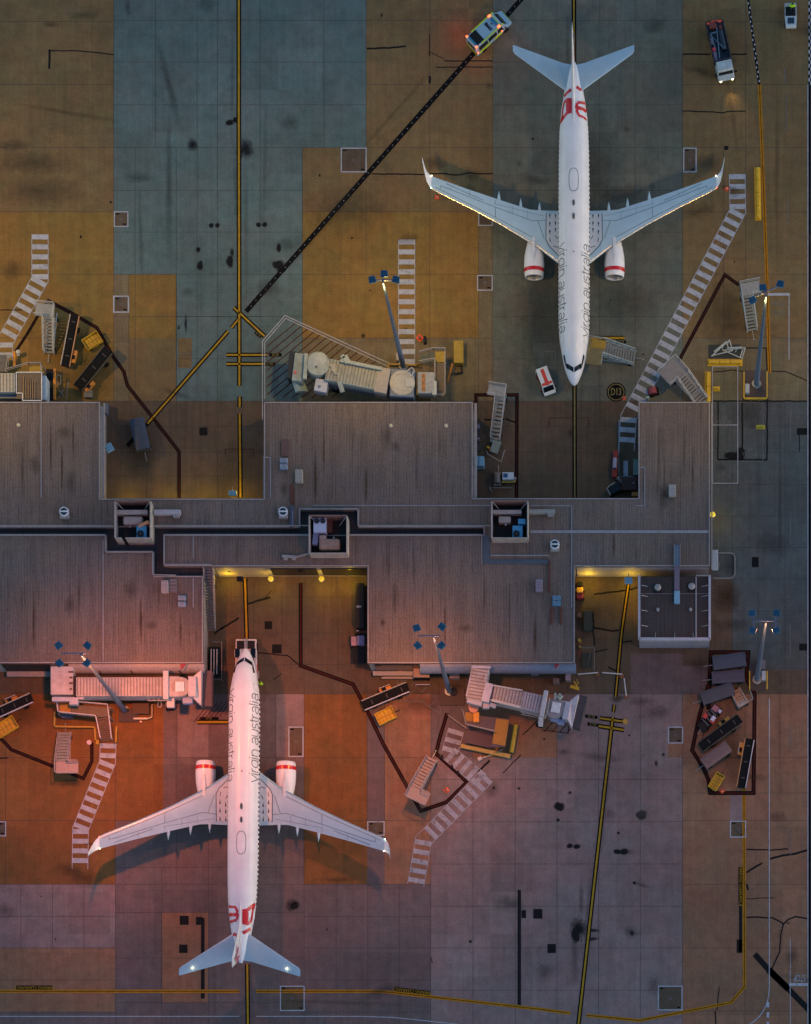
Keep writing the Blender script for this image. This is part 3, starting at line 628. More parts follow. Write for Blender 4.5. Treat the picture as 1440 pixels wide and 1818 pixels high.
def fitting(px, py, z, lab, nm='floodlight', w=.95, d=.6, m=None, cat='light', rz=0):
    t = thing(nm, lab, cat, P(px, py, z), rz); make('housing', MB().box((0,0,0),(w,d,.3)), m or PALEB, t, bevel=.06); make('arm', MB().bar((0,d/2,0),(0,d/2+.5,.05),.08), GALV, t); make('lens', MB().box((0,-.02,-.18),(w*.8,d*.8,.05)), LAMPY, t)
    return t
fitting(413, 876, 2.4, 'pale blue box floodlight over the north west courtyard wall'); fitting(1116, 1031, 3.6, 'pale blue box floodlight above the tilted yellow line', w=.95, d=.8)
fitting(426, 1028, 2.4, 'black box floodlight at the head of the yellow centre line', w=.8, d=.6, m=BLK)
fitting(194, 795, 3.2, 'tilted pale blue screen on the west block wall', nm='stand_display', cat='screen', w=.9, d=1.0, m=PALEB, rz=.5)
# external stair down from the walkway
st = thing('roof_stair', 'outdoor metal stair with white rails running down beside the west block', 'stair', P(372, 1062, 0))
a = P(371, 1010, 4.6); b = P(374, 1118, .6); mb = MB(); n = 22
for i in range(n): p = a.lerp(b, i/(n-1)); mb.box(p, (.95, .27, .06))
make('tread', mb, mat('tread_grey', (.12,.11,.12), .6), st, world=True)
for dx in (-.55, .6):
    mb = MB(); o = Vector((dx,0,0)); mb.bar(a+o, b+o, .06, .22); mb.bar(a+o+Vector((0,0,.95)), b+o+Vector((0,0,.95)), .07, .07)
    for i in range(8): p = a.lerp(b, i/7)+o; mb.bar(p, p+Vector((0,0,.95)), .05, .05, up=Vector((1,0,0)))
    make('stair_rail', mb, CAP, st, world=True)
mb = MB(); mb.bar(b+Vector((-.5,0,-.5)), b+Vector((-.5,0,0)), .1, .1, up=Vector((1,0,0))); mb.bar(b+Vector((.5,0,-.5)), b+Vector((.5,0,0)), .1, .1, up=Vector((1,0,0))); mb.box(a.lerp(b,.5)*1-Vector((0,0,1.4)), (.1,.1,2.2)); make('stair_leg', mb, GALV, st, world=True)
# ---- low annex at the east end
A = thing('annex_building', 'square flat roofed annex with white parapet at the south east corner of the terminal', 'annex', P(1198, 1085, 0))
ap = wp([(1135,1023),(1260,1023),(1260,1136),(1135,1136)], 4.2)
make('wall', MB().walls(ap, 0, 4.1), mat('annex_wall', (.27,.26,.32), .6), A, world=True); make('roof', MB().prism(wp([(1136,1024),(1259,1024),(1259,1135),(1136,1135)],4.1), 3.9, 4.1), MATS['roof_dark'], A, world=True)
mb = MB(); pz = [Vector((p.x,p.y,0)) for p in ap]
for i in (1, 2, 3): mb.bar(pz[i]+Vector((0,0,4.35)), pz[(i+1) % 4]+Vector((0,0,4.35)), .28 if i != 2 else .35, .7)
make('parapet', mb, mat('parapet_white', (.36,.36,.42), .5), A, world=True)
mb = MB()
for y in (1039,1057,1083,1110):
    for x, s_ in ((1139,1),(1257,-1)): a = P(x,y,4.9); mb.bar(a, a+Vector((s_*.75,0,-.6)), .07, .07)
for x in (1164,1198,1231): a = P(x,1132,4.9); mb.bar(a, a+Vector((0,.7,-.6)), .07, .07)
make('parapet_bracket', mb, CAP, A, world=True)
mb = MB(); mb.bar(P(1236,1024,4.6), P(1236,1137,4.6), .14, .14); mb.bar(P(1236,1022,4.6), P(1262,1022,4.6), .12, .12); mb.bar(P(1236,1140,4.4), P(1236,1150,1.5), .12, .12); make('service_pipe', mb, CAP, A, world=True)
mb = MB(); zbar(mb, (1136,1054), (1259,1054), .05, 4.14, .04); make('roof_seam', mb, MATS['seam_pale'], A, world=True)
# blue duct bridging from the terminal roof to the annex
D = thing('roof_duct', 'pale blue duct dropping from the terminal roof across to the annex roof', 'duct', P(1202, 1020, 4.1))
mb = MB(); mb.bar(P(1202,968,5.25), P(1202,1006,5.25), .6, .35); make('duct_run', mb, mat('duct_dull', (.10,.14,.20), .5), D, world=True)
mb = MB(); mb.bar(P(1202,1006,5.1), P(1202,1050,4.5), .62, .3); make('duct_run', mb, mat('duct_plum', (.13,.11,.16), .5), D, world=True)
mb = MB(); mb.box(P(1202,1061,4.45), (.68,1.5,.6)); make('duct_end', mb, PALEB, D, world=True, bevel=.04)
for x in (1197,1208): mb = MB(); mb.bar(P(x,966,5.9), P(x,1006,5.9), .05, .05); mb.bar(P(x,966,5), P(x,966,5.9), .05, .05, up=Vector((1,0,0))); mb.bar(P(x,1006,5), P(x,1006,5.9), .05, .05, up=Vector((1,0,0))); make('handrail', mb, CAP, D, world=True)
# ---------------------------------------------------------------- rooftop plant
def plant_pen(x0, y0, x1, y1, lab, zt=7.0, gap=None, base=4.0):
    c = P((x0+x1)/2, (y0+y1)/2, zt); t = thing('plant_screen', lab, 'enclosure', (c.x, c.y, base))
    a = P(x0, y0, zt); b = P(x1, y1, zt); w = b.x-a.x; h = a.y-b.y; zz = zt-base; m = mat('screen_board', (.34,.29,.27), .65, var=.25)
    mi = mat('screen_rusty', (.22,.12,.10), .7, var=.3)
    make('screen_wall', MB().box((0, h/2, zz/2), (w, .12, zz)), mi, t); make('screen_wall', MB().box((-w/2, 0, zz/2), (.14, h-.13, zz)), m, t); make('screen_wall', MB().box((w/2, 0, zz/2), (.14, h-.13, zz)), mat('screen_cream', (.40,.35,.30), .6), t)
    s = MB()
    if gap: s.box((-w/2+gap[0]/2, -h/2, zz/2), (gap[0], .12, zz)); s.box(((w/2+(-w/2+gap[1]))/2, -h/2, zz/2), (w/2-(-w/2+gap[1]), .12, zz))
    else: s.box((0, -h/2, zz/2), (w, .12, zz))
    make('screen_wall', s, m, t)
    make('deck', MB().box((0, 0, (4.99-base)/2+.04), (w-.16, h-.16, 4.99-base)), DWALL, t)
    s = MB()
    for sx in (-1, 1):
        for sy in (.5,): s.bar((sx*(w/2-.1), h/2-.1, zz-.1), (sx*(w/2-1.0), h/2-.9, zz-1.3), .07, .07)
    make('brace', s, CAP, t)
    return t
plant_pen(204,889,267,955,'square plant enclosure on the roof holding the blue fan unit with an orange flap',gap=(.75,1.25))
plant_pen(549,915,616,982,'square plant enclosure on the middle roof holding the white twin fan unit')
plant_pen(873,889,937,955,'square plant enclosure on the east roof holding the blue single fan unit')
def rbox(nm, x0, y0, x1, y1, z0, z1, m, lab, cat, parts=None, rz=0, bev=.04, group=None):
    a = P(x0,y0,z1); b = P(x1,y1,z1); t = thing(nm, lab, cat, ((a.x+b.x)/2, (a.y+b.y)/2, z0), rz, group)
    w, h = b.x-a.x, a.y-b.y
    make('casing', MB().box((0,0,(z1-z0)/2), (w,h,z1-z0)), m, t, bevel=bev)
    if parts: parts(t, w, h, z1-z0)
    return t
def fan1(cx, cy, r):
    def f(t, w, h, d):
        mb = MB(); mb.cyl((cx*w, cy*h, d), (cx*w, cy*h, d+.08), r+.06, n=20, caps=False); mb.cyl((cx*w, cy*h, d-.02), (cx*w, cy*h, d+.02), r, n=20); make('fan_guard', mb, BLK, t)
        mb = MB()
        for k in range(4): q = k*PI/4; mb.bar((cx*w-r*math.cos(q), cy*h-r*math.sin(q), d+.09), (cx*w+r*math.cos(q), cy*h+r*math.sin(q), d+.09), .02, .02)
        mb.cyl((cx*w, cy*h, d+.08), (cx*w, cy*h, d+.13), r*.25, n=10); make('fan_hub', mb, mat('fan_grey', (.06,.06,.07), .6), t)
    return f
BLU = mat('unit_blue', (.05,.24,.42), .4, var=.12); PLAV = mat('unit_lavender', (.42,.44,.58), .45, var=.12)
rbox('air_conditioner',242.5,933,260,954,5.1,6.5,BLU,'blue single fan air handling unit in the western plant enclosure','air conditioner',fan1(-.1,-.2,.38))
def flap(t, w, h, d): pass
o = MB().xf(Matrix.Identity(4)); rbox('duct_hood',245,927,265,933,5.6,6.6,mat('copper_flap',(.65,.28,.13),.35,metal=.3),'orange glinting sloped flap beside the blue fan unit','duct hood',rz=.42)
rbox('duct_section',206,905,262,913,5.4,6.4,BEIGE,'long beige duct crossing the western plant enclosure','duct'); rbox('duct_section',218,916,253,931,5.2,6.2,BEIGE,'stubby beige tank under the duct in the western plant enclosure','tank',lambda t,w,h,d: make('spigot', MB().cyl((-.4,-h/2-.25,d*.5),(-.4,-h/2+.05,d*.5),.14,n=10), CAP, t), bev=.2)
def fan2(t, w, h, d): fan1(-.24,.30,.30)(t, w, h, d); fan1(.24,.30,.30)(t, w, h, d)
rbox('air_conditioner',556.5,919,579,945,5.1,6.6,PLAV,'pale lavender twin fan unit in the middle plant enclosure','air conditioner',fan2)
rbox('duct_section',555,946,565,967,5.2,6.1,mat('duct_blue',(.16,.19,.34),.5),'blue grey duct leg below the twin fan unit','duct',rz=-.12); rbox('duct_section',566,956,603,976,5.2,6.3,mat('duct_tan',(.30,.20,.15),.6,var=.25),'brown lagged box beside the twin fan unit','tank',lambda t,w,h,d: make('spigot', MB().cyl((.5,h/2-.05,d*.6),(.5,h/2+.3,d*.6),.12,n=10), CAP, t), bev=.2)
rbox('duct_section',567,950,579,957,5.2,6.3,mat('duct_tan2',(.32,.22,.18),.6),'short neck joining the brown lagged box to the twin fan unit','duct')
rbox('duct_section',580,918,590,945,5.2,5.6,mat('rust_brown',(.10,.03,.02),.8),'rusty red pipe bundle beside the twin fan unit','pipes')
rbox('air_conditioner',910,933,928,954,5.1,6.5,BLU,'blue single fan air handling unit in the eastern plant enclosure','air conditioner',fan1(-.12,-.2,.36))
rbox('duct_hood',920,921,933,930,5.4,6.6,BLU,'small blue hood above the eastern blue fan unit','duct hood')
rbox('duct_section',874,905,926,912,5.4,6.4,BEIGE,'long beige duct crossing the eastern plant enclosure','duct'); rbox('duct_section',885,916,907,928,5.2,6.2,BEIGE,'stubby beige tank under the duct in the eastern plant enclosure','tank',lambda t,w,h,d: make('spigot', MB().cyl((.1,-h/2-.2,d*.5),(.1,-h/2+.05,d*.5),.13,n=10), PLAV, t), bev=.15)
def duct_out(t, w, h, d): make('outlet_cowl', MB().box((w/2-.5,-h/2-.14,d*.5),(.7,.3,d*.8)), CAP, t)
PD = mat('duct_pale', (.38,.34,.38), .5, var=.15)
rbox('duct_section',273,904.5,320,913,5.05,5.9,PD,'pale duct running east out of the western plant enclosure','duct',duct_out); rbox('duct_section',939,904,985,911,5.05,5.9,mat('duct_dim',(.26,.25,.24),.5),'dull duct running east out of the eastern plant enclosure','duct',duct_out)
d_ = thing('duct_section','bent white pipe reaching west out of the middle plant enclosure','duct',P(520,987,5.0)); mb = MB(); mb.bar(P(548,983,5.5),P(526,989,5.5),.16,.16); mb.bar(P(526,989,5.5),P(501,987.5,5.5),.3,.25); make('pipe_run', mb, CAP, d_, world=True)
mb = MB(); mb.box(P(507,991,5.3),(.45,.4,.4)); mb.box(P(522,991,5.3),(.45,.4,.4)); make('saddle', mb, CAP, d_, world=True)
def cowl(px, py, lab):
    t = thing('roof_cowl', lab, 'roof vent', P(px, py, 5.0), 0, 'round roof exhaust cowls'); z = 1.0
    make('base', MB().box((0,-.12,z*.35),(1.05,1.15,z*.7)), CAP, t, bevel=.04)
    make('rim', MB().cyl((0,0,z*.65),(0,0,z),.55,.55,20), mat('cowl_white',(.62,.64,.68),.45), t)
    make('throat', MB().cyl((0,0,z),(0,0,z+.015),.43,.43,20), mat('throat_dark',(.02,.04,.05),.4), t); make('crossbar', MB().box((0,0,z+.04),(.9,.16,.05)), MATS['cowl_white'], t)
cowl(116,912,'round white exhaust cowl on the west end of the north roof'); cowl(504,912,'round white exhaust cowl beside the blue grey roof ladder'); cowl(985.5,970,'round white exhaust cowl south east of the eastern plant enclosure')
rbox('roof_walk_board',513.5,898,522,936,5.02,5.12,mat('board_blue',(.06,.075,.12),.6),'narrow blue grey walk board reaching the gutter walkway','walk board',lambda t,w,h,d: make('handrail', MB().bar((w/2-.05,-h/2,.9),(w/2-.05,h/2-.8,.9),.05,.05).bar((w/2-.05,-h/2,0),(w/2-.05,-h/2,.9),.05,.05,up=Vector((1,0,0))), CAP, t))
def lou(t, w, h, d):
    mb = MB()
    for k in range(4): mb.box((0,-h/2+h*(k+.5)/4, d+.02),(w*.8,.04,.05))
    make('louvre', mb, CAP, t)
RG = mat('roofbox_grey', (.30,.29,.29), .55, var=.15); RB = mat('roofbox_blue', (.22,.30,.42), .5, var=.12)
rbox('roof_box',1187.5,860,1200,880,5.0,5.8,RG,'upright grey box alone on the eastern block roof','roof box',lou); rbox('roof_box',524,833,537,856,5.0,5.8,mat('roofbox_sand',(.30,.28,.24),.6),'sandy box on the middle block beside a dark streak','roof box',lou)
rbox('air_conditioner',497,813,510,821,5.0,5.7,RB,'upper pale blue condenser of the pair on the middle block','air conditioner',lou); rbox('air_conditioner',497,823,510,832,5.0,5.7,RB,'lower pale blue condenser of the pair on the middle block','air conditioner',lou)
rbox('roof_hatch',499,780,513,810,5.01,5.15,mat('hatch_brown',(.10,.055,.05),.7),'dark brown hatch strip above the two condensers','roof hatch'); 
rbox('roof_box',286,1030,298,1052,5.0,5.8,mat('roofbox_rose',(.32,.27,.27),.6),'upright pale box on the south west block below the walkway','roof box',lou); rbox('roof_hatch',299,1027,314,1052,5.01,5.2,mat('hatch_rib',(.13,.11,.13),.7),'ribbed dark panel beside the upright pale roof box','roof hatch',lou)
rbox('air_conditioner',316,1057,329,1065,5.0,5.6,RB,'upper condenser of the pair on the south west block','air conditioner',lou); rbox('air_conditioner',316,1068,329,1076,5.0,5.6,RB,'lower condenser of the pair on the south west block','air conditioner',lou)
rbox('air_conditioner',981,1057,995,1065,5.0,5.7,BLU,'upper blue condenser of the pair on the south middle block','air conditioner',lou); rbox('air_conditioner',981,1066,995,1074,5.0,5.7,BLU,'lower blue condenser of the pair on the south middle block','air conditioner',lou)
rbox('roof_box',951,1028,963,1050,5.0,5.6,mat('roofbox_mauve',(.22,.18,.24),.6),'upright mauve box on the south middle block','roof box',lou)
for x in (979.5, 996): rbox('pipe_bundle',x-2,1078,x+2,1108,5.01,5.2,MATS['rust_brown'],'rusty pipe run %s of the two below the blue condensers' % ('west' if x < 985 else 'east'),'pipes')
rbox('pipe_bundle',974,995,977,1052,5.01,5.18,MATS['rust_brown'],'long rusty pipe running down to the blue condensers','pipes'); rbox('pipe_bundle',515,860,520,893,5.01,5.15,MATS['rust_brown'],'faint rusty pipe strip below the sandy roof box','pipes')
for x, y, r, l in ((1168,1045,.42,'larger dome vent at the west of the annex roof'),(1228,1043,.42,'larger dome vent beside the annex service pipe'),(1168,1084,.2,'small pipe vent on the west of the annex roof'),(1226,1084,.2,'small pipe vent on the east of the annex roof')):
    t = thing('roof_vent', l, 'roof vent', P(x, y, 4.1), 0, 'annex roof vents'); make('stack', MB().cyl((0,0,0),(0,0,.6),r*.8,n=14), CAP, t); make('cap', MB().ball((0,0,.65), r, 12, (1,1,.5)), CAP, t, smooth=True)
    if r > .4: make('kerb', MB().box((0,-.05,.08),(.9,.95,.2)), DWALL, t)
for x, y, l in ((33,755,'small dome skylight on the west block roof'),(694,756,'small round dome skylight west of the lamp mast shadow'),(792,756,'small glinting dome skylight at the east of the middle block')):
    t = thing('skylight_dome', l, 'skylight', P(x, y, 4.97), 0, 'small roof domes'); make('dome', MB().ball((0,0,.1), .2, 10, (1,1,.7)), mat('dome_cream', (.6,.5,.3), .3), t, smooth=True); make('collar', MB().cyl((0,0,0),(0,0,.1),.26,n=12), CAP, t)
# clutter patches / roof marks
def flag(px, py, lab, sgn):
    t = thing('warning_sign', lab, 'sign', P(px, py, 4.75)); mb = MB(); mb.add([(-.5,.5,.1),(.6,.55,.15),(-.35,-.5,-.05),(-.4,.4,.02)],[(0,1,2)]); mb.prism([(-.5,.5),(.6,.55),(-.35,-.5)],.05,.12); make('panel', mb, mat('dull_red',(.28,.03,.05),.5), t)
    make('strut', MB().bar((.6,.6,.05),(-.2,-.6,.05),.08,.08), CAP, t)
flag(327,1182,'torn red warning panel on the grey awning of the west block',1); flag(991,1181,'torn red warning panel on the blue awning of the middle block',1)
# east side canopy and kerbed bay
t = thing('door_canopy', 'pale canopy box on the east end wall above the kerbed loop', 'canopy', P(1268,994,0)); a = P(1264,976,3.6); b = P(1275,1012,3.6)
make('roof', MB().box(((a.x+b.x)/2-t.location.x,(a.y+b.y)/2-t.location.y,3.5),(b.x-a.x,a.y-b.y,.25)), mat('canopy_grey',(.36,.40,.42),.5), t, bevel=.05); make('post', MB().bar((.5,1.2,0),(.5,1.2,3.4),.1,.1,up=Vector((1,0,0))).bar((.5,-1.2,0),(.5,-1.2,3.4),.1,.1,up=Vector((1,0,0))), GALV, t)
kb = [P(1276,982,0),P(1297,982,0),P(1303,984,0),P(1305,990,0),P(1305,1018,0),P(1302,1025,0),P(1295,1027,0),P(1266,1027,0)]; mb = MB()
for a, b in zip(kb, kb[1:]): mb.bar(a+Vector((0,0,.07)), b+Vector((0,0,.07)), .16, .14)
tag(make('guard_kerb', mb, mat('kerb_grey', (.2,.2,.2), .8)), 'rounded grey kerb loop beside the east canopy', 'kerb')

# ---------------------------------------------------------------- light masts
SODIUM = (1.0, .42, .10)
def mast(bx, by, h, lab, heads, arm, base, z0=0.):
    t = thing('light_mast', lab, 'light mast', P(bx, by, 0), 0, 'tall floodlight masts around the terminal')
    n = 10; rings = []
    for i in range(n+1):
        z = .3+(h-.3)*i/n; r = .34-.22*i/n; rings.append([Vector((r*math.cos(q), r*math.sin(q), z)) for q in [2*PI*k/12 for k in range(12)]])
    make('pole', MB().loft(rings), STEELB, t, smooth=.8)
    make('foot', MB().cyl((0,0,0),(0,0,.35),.62,.55,12), GALV, t)
    mb = MB()
    for a, b in arm: mb.bar((a[0],a[1],h+.1),(b[0],b[1],h+.1),.12,.12)
    make('crossarm', mb, mat('arm_dark',(.10,.12,.2),.5), t)
    for x, y, rz in heads:
        R = Matrix.Translation((x,y,h)) @ Matrix.Rotation(rz,4,'Z') @ Matrix.Rotation(.28,4,'X')
        mb = MB(); mb.prism([(-.44,-.36),(.44,-.36),(.36,.38),(-.36,.38)],-.05,.22); mb.xf(R); hd = make('floodlight', mb, HOODSKY, t, bevel=.05)
        mb = MB(); mb.box((0,0,-.09),(.66,.52,.05)); mb.xf(R); make('lens', mb, LAMPS, hd)
        mb = MB()
        for k in range(5): mb.box((-.30+k*.15,0,.24),(.03,.6,.06))
        mb.xf(R); make('cooling_fin', mb, HOODSKY, hd)
    return t
h3 = [(-1.2,.3,.2),(.15,.95,0),(1.45,.3,-.2)]
a3 = [((-1.2,.2),(1.4,.2)),((0,0),(0,.8))]
h4 = [(-1.55,1.0,.7),(-1.5,-.75,2.3),(1.55,1.0,-.7),(1.5,-.75,-2.3)]
a4 = [((-1.4,.15),(1.4,.15)),((-1.4,.9),(-1.4,-.7)),((1.4,.9),(1.4,-.7))]
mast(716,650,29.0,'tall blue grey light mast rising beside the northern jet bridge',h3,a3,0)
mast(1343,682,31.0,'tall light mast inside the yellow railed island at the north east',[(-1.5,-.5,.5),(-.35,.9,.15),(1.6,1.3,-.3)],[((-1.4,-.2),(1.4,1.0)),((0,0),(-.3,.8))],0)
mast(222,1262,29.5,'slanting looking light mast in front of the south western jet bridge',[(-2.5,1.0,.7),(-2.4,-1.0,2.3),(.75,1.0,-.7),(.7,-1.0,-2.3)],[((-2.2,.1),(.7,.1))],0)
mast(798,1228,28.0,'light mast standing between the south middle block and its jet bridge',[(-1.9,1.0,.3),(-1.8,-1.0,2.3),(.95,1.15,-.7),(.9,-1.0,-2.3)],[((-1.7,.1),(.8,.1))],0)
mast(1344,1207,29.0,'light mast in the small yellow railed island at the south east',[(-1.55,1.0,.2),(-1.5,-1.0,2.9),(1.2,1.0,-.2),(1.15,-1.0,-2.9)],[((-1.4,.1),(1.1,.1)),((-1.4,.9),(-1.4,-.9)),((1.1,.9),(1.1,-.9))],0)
def spot(px, py, h, aim, e, cone=150, blend=.8, col=SODIUM, r=.9):
    l = bpy.data.lights.new('mast_floodlight', 'SPOT'); l.energy = e; l.color = col; l.spot_size = math.radians(cone); l.spot_blend = blend; l.shadow_soft_size = r
    o = bpy.data.objects.new('mast_floodlight', l); COL.objects.link(o); p = P(px, py, 0); q = P(aim[0], aim[1], 0); dd = (q-p).normalized()*1.3; o.location = (p.x+dd.x, p.y+dd.y, h-.9)
    o.rotation_euler = (Vector((q.x, q.y, 0))-o.location).to_track_quat('-Z', 'Y').to_euler(); return o

rd = random.Random(5)
def rdirt(x, y, rx, ry, m):
    o = make('roof_dirt', MB().sheet([(-1.4,-1.4,0),(1.4,-1.4,0),(1.4,1.4,0),(-1.4,1.4,0)]), MATS[m], kind='structure', recalc=False)
    rdirt.z += .0004; o.location = P(x, y, rdirt.z); o.scale = (rx/S, ry/S, 1)
rdirt.z = 4.966
for x, y, rx, ry in ((500,1090,3,70),(597,1040,2,28),(690,1000,3,45),(735,1010,2,60),(700,1060,4,40),(480,860,3,20),(560,850,3,60),(575,800,2,70),(740,820,2,80),(1170,800,3,70),(1180,830,2,60),(1230,840,2,50),(90,800,2,60),(110,830,3,50),(40,830,3,55),(140,1060,4,60),(60,1100,3,60),(250,1100,3,50),(320,1120,2,40),(905,1080,3,60),(860,1060,2,50),(950,1130,4,40),(610,1148,4,5),(680,1105,6,8),(1215,800,2,60),(520,880,4,30),(650,860,3,40),(780,790,3,40),(130,780,2,40),(1090,970,3,25),(1130,985,3,20),(420,980,3,22),(790,1100,2,50)):
    rdirt(x, y, rx, ry, 'rust_soft' if rd.random() < .5 else 'dirt_soft'); 
for i in range(24):
    x, y = rd.choice(((rd.uniform(485,825), rd.uniform(740,880)), (rd.uniform(10,165), rd.uniform(740,880)), (rd.uniform(20,340), rd.uniform(1040,1160)), (rd.uniform(670,1000), rd.uniform(1020,1160)), (rd.uniform(1150,1250), rd.uniform(740,930))))
    rdirt(x, y, rd.uniform(6,16), rd.uniform(8,24), 'scuff_faint' if i % 2 else 'dirt_soft')
# ---------------------------------------------------------------- airliner (x forward, nose at 0, port side +y)
SEC = [(0,.02,2.86,2.80),(.1,.22,3.05,2.60),(.3,.40,3.2,2.42),(.7,.62,3.45,2.15),(1.2,.84,3.72,1.92),(1.8,1.06,4.02,1.72),(2.3,1.2,4.42,1.6),(2.8,1.3,4.78,1.52),
       (3.6,1.46,5.06,1.42),(5.0,1.70,5.3,1.35),(6.5,1.83,5.38,1.33),(8,1.88,5.4,1.33),(13,1.88,5.4,1.33),(18,1.88,5.4,1.33),(24,1.88,5.4,1.33),(27,1.84,5.4,1.5),(30,1.74,5.4,2.1),(32.5,1.52,5.38,2.75),(35,1.08,5.3,3.45),(36.6,.68,5.18,3.95),(37.4,.42,5.05,4.25),(38,.2,4.92,4.5)]
def sec(s):
    s = max(0, min(38, s))
    for a, b in zip(SEC, SEC[1:]):
        if s <= b[0]:
            t = (s-a[0])/(b[0]-a[0]); return tuple(a[i]+(b[i]-a[i])*t for i in (1, 2, 3))
def fus(s, th, out=0.):
    """th: 0 = port horizontal, 90 = crown, 180 = starboard horizontal (degrees)"""
    w, zt, zb = sec(s); zc = (zt+zb)/2; h = (zt-zb)/2; q = math.radians(th)
    return Vector((-s, (w+out)*math.cos(q), zc+(h+out)*math.sin(q)))
# strokes for the thin lettering, x-height 1
def arc(cx, cy, rx, ry, a, b, n=9): return [(cx+rx*math.cos(math.radians(a+(b-a)*i/n)), cy+ry*math.sin(math.radians(a+(b-a)*i/n))) for i in range(n+1)]
GL = {'v': (.72, [[(0,1),(.34,0),(.68,1)]]), 'i': (.26, [[(.08,0),(.08,1)],[(.08,1.24),(.08,1.32)]]), 'r': (.46, [[(.06,0),(.06,1)],arc(.36,.66,.30,.34,180,95)]),
 'g': (.82, [arc(.38,.5,.36,.5,60,330,14),[(.70,.98),(.70,.0)],[(.56,.93),(.70,.98)],[(.69,.25),(.70,0)]]), 'n': (.76, [[(.06,0),(.06,1)],arc(.36,.62,.30,.38,180,0,10),[(.66,.62),(.66,0)]]),
 'a': (.78, [arc(.38,.68,.28,.32,150,0,8),[(.66,.68),(.66,0)],arc(.36,.28,.30,.28,60,330,12),[(.66,.46),(.40,.56)]]), 'u': (.78, [[(.06,1),(.06,.38)],arc(.36,.38,.30,.38,180,360,10),[(.66,1),(.66,0)]]),
 's': (.60, [arc(.28,.74,.22,.25,40,270,9),arc(.28,.25,.24,.25,90,-140,9)]), 't': (.44, [[(.16,1.28),(.16,.25)],arc(.36,.25,.20,.24,180,280,5),[(0,1),(.36,1)]]), 'l': (.26, [[(.08,0),(.08,1.4)]]), ' ': (.42, [])}
def skin_text(txt, side, s_a, s_b, th0, th1, w=.075):
    """lettering wrapped on the skin between stations s_a (first letter) and s_b"""
    tot = sum(GL[c][0] for c in txt); mb = MB(); x = 0
    def pt_(u, v):
        s = s_a+(s_b-s_a)*u/tot; th = th0+(th1-th0)*v
        return fus(s, th if side > 0 else 180-th, .012)
    for c in txt:
        adv, st = GL[c]
        for pl in st:
            q = []
            for a, b in zip(pl, pl[1:]):
                for i in range(3): q.append((a[0]+(b[0]-a[0])*i/3, a[1]+(b[1]-a[1])*i/3))
            q.append(pl[-1]); p3 = [pt_(x+u, v) for u, v in q]
            for a, b in zip(p3, p3[1:]):
                n = Vector((0, (a.y), (a.z-3.36))).normalized(); d = (b-a)
                if d.length < 1e-5: continue
                t = n.cross(d).normalized()*w/2; e = d.normalized()*w*.35
                mb.add([a-e-t, b+e-t, b+e+t, a-e+t], [(0,1,2,3)])
        x += adv
    return mb
def skin_band(pts, w, off=.014):
    """painted band: pts are (station, degrees), w metres"""
    mb = MB(); q = []
    for a, b in zip(pts, pts[1:]):
        for i in range(5): q.append((a[0]+(b[0]-a[0])*i/5, a[1]+(b[1]-a[1])*i/5))
    q.append(pts[-1]); p = [fus(s, t, off) for s, t in q]; L = []; R = []
    for i, a in enumerate(p):
        d = (p[min(i+1, len(p)-1)]-p[max(i-1, 0)]).normalized(); hw, zt, zb = sec(q[i][0]); n = Vector((0, a.y, a.z-(zt+zb)/2)).normalized(); t = n.cross(d).normalized()*w/2
        L.append(a+t); R.append(a-t)
    n = len(L); return mb.add(L+R, [(i, n+i, n+i+1, i+1) for i in range(n-1)])
# wing planform: y, LE station, TE station, z of chord line, thickness/chord
WG = [(1.2,13.9,21.2,2.25,.13),(1.88,14.75,21.15,2.32,.13),(4.2,16.5,21.1,2.62,.125),(5.3,17.15,21.15,2.78,.12),(8.7,19.05,22.05,3.28,.115),(12.6,20.95,23.15,3.85,.11),(16.4,22.65,24.3,4.42,.105),(17.0,22.98,24.5,4.56,.10)]
def wgi(y):
    y = max(1.2, min(17.0, y))
    for a, b in zip(WG, WG[1:]):
        if y <= b[0]:
            t = (y-a[0])/(b[0]-a[0]); return tuple(a[i]+(b[i]-a[i])*t for i in range(1, 5))
def foil(c): return 5*(.2969*math.sqrt(c)-.126*c-.3516*c*c+.2843*c**3-.1036*c**4)
def wtop(y, s, out=.015):
    le, te, z, tc = wgi(y); c = max(0, min(1, (s-le)/(te-le))); return Vector((-s, y, z+foil(c)*tc*(te-le)+out))
CC = [0,.015,.05,.12,.25,.42,.6,.8,1.0]
def wring(y, le, te, z, tc, sg):
    ch = te-le; up = [Vector((-(le+c*ch), sg*y, z+foil(c)*tc*ch)) for c in CC]; lo = [Vector((-(le+c*ch), sg*y, z-foil(c)*tc*ch*.55)) for c in CC[-2:0:-1]]
    return up+lo
def wline(pts, w, sg, out=.02):
    """painted / panel line on the upper wing skin, pts (y, station)"""
    mb = MB(); q = []
    for a, b in zip(pts, pts[1:]):
        n = max(2, int(abs(b[0]-a[0])/.7)+int(abs(b[1]-a[1])/.5))
        for i in range(n): q.append((a[0]+(b[0]-a[0])*i/n, a[1]+(b[1]-a[1])*i/n))
    q.append(pts[-1]); return mb.ribbon([(lambda v: (v.x, sg*v.y, v.z))(wtop(y, s, out)) for y, s in q], w)
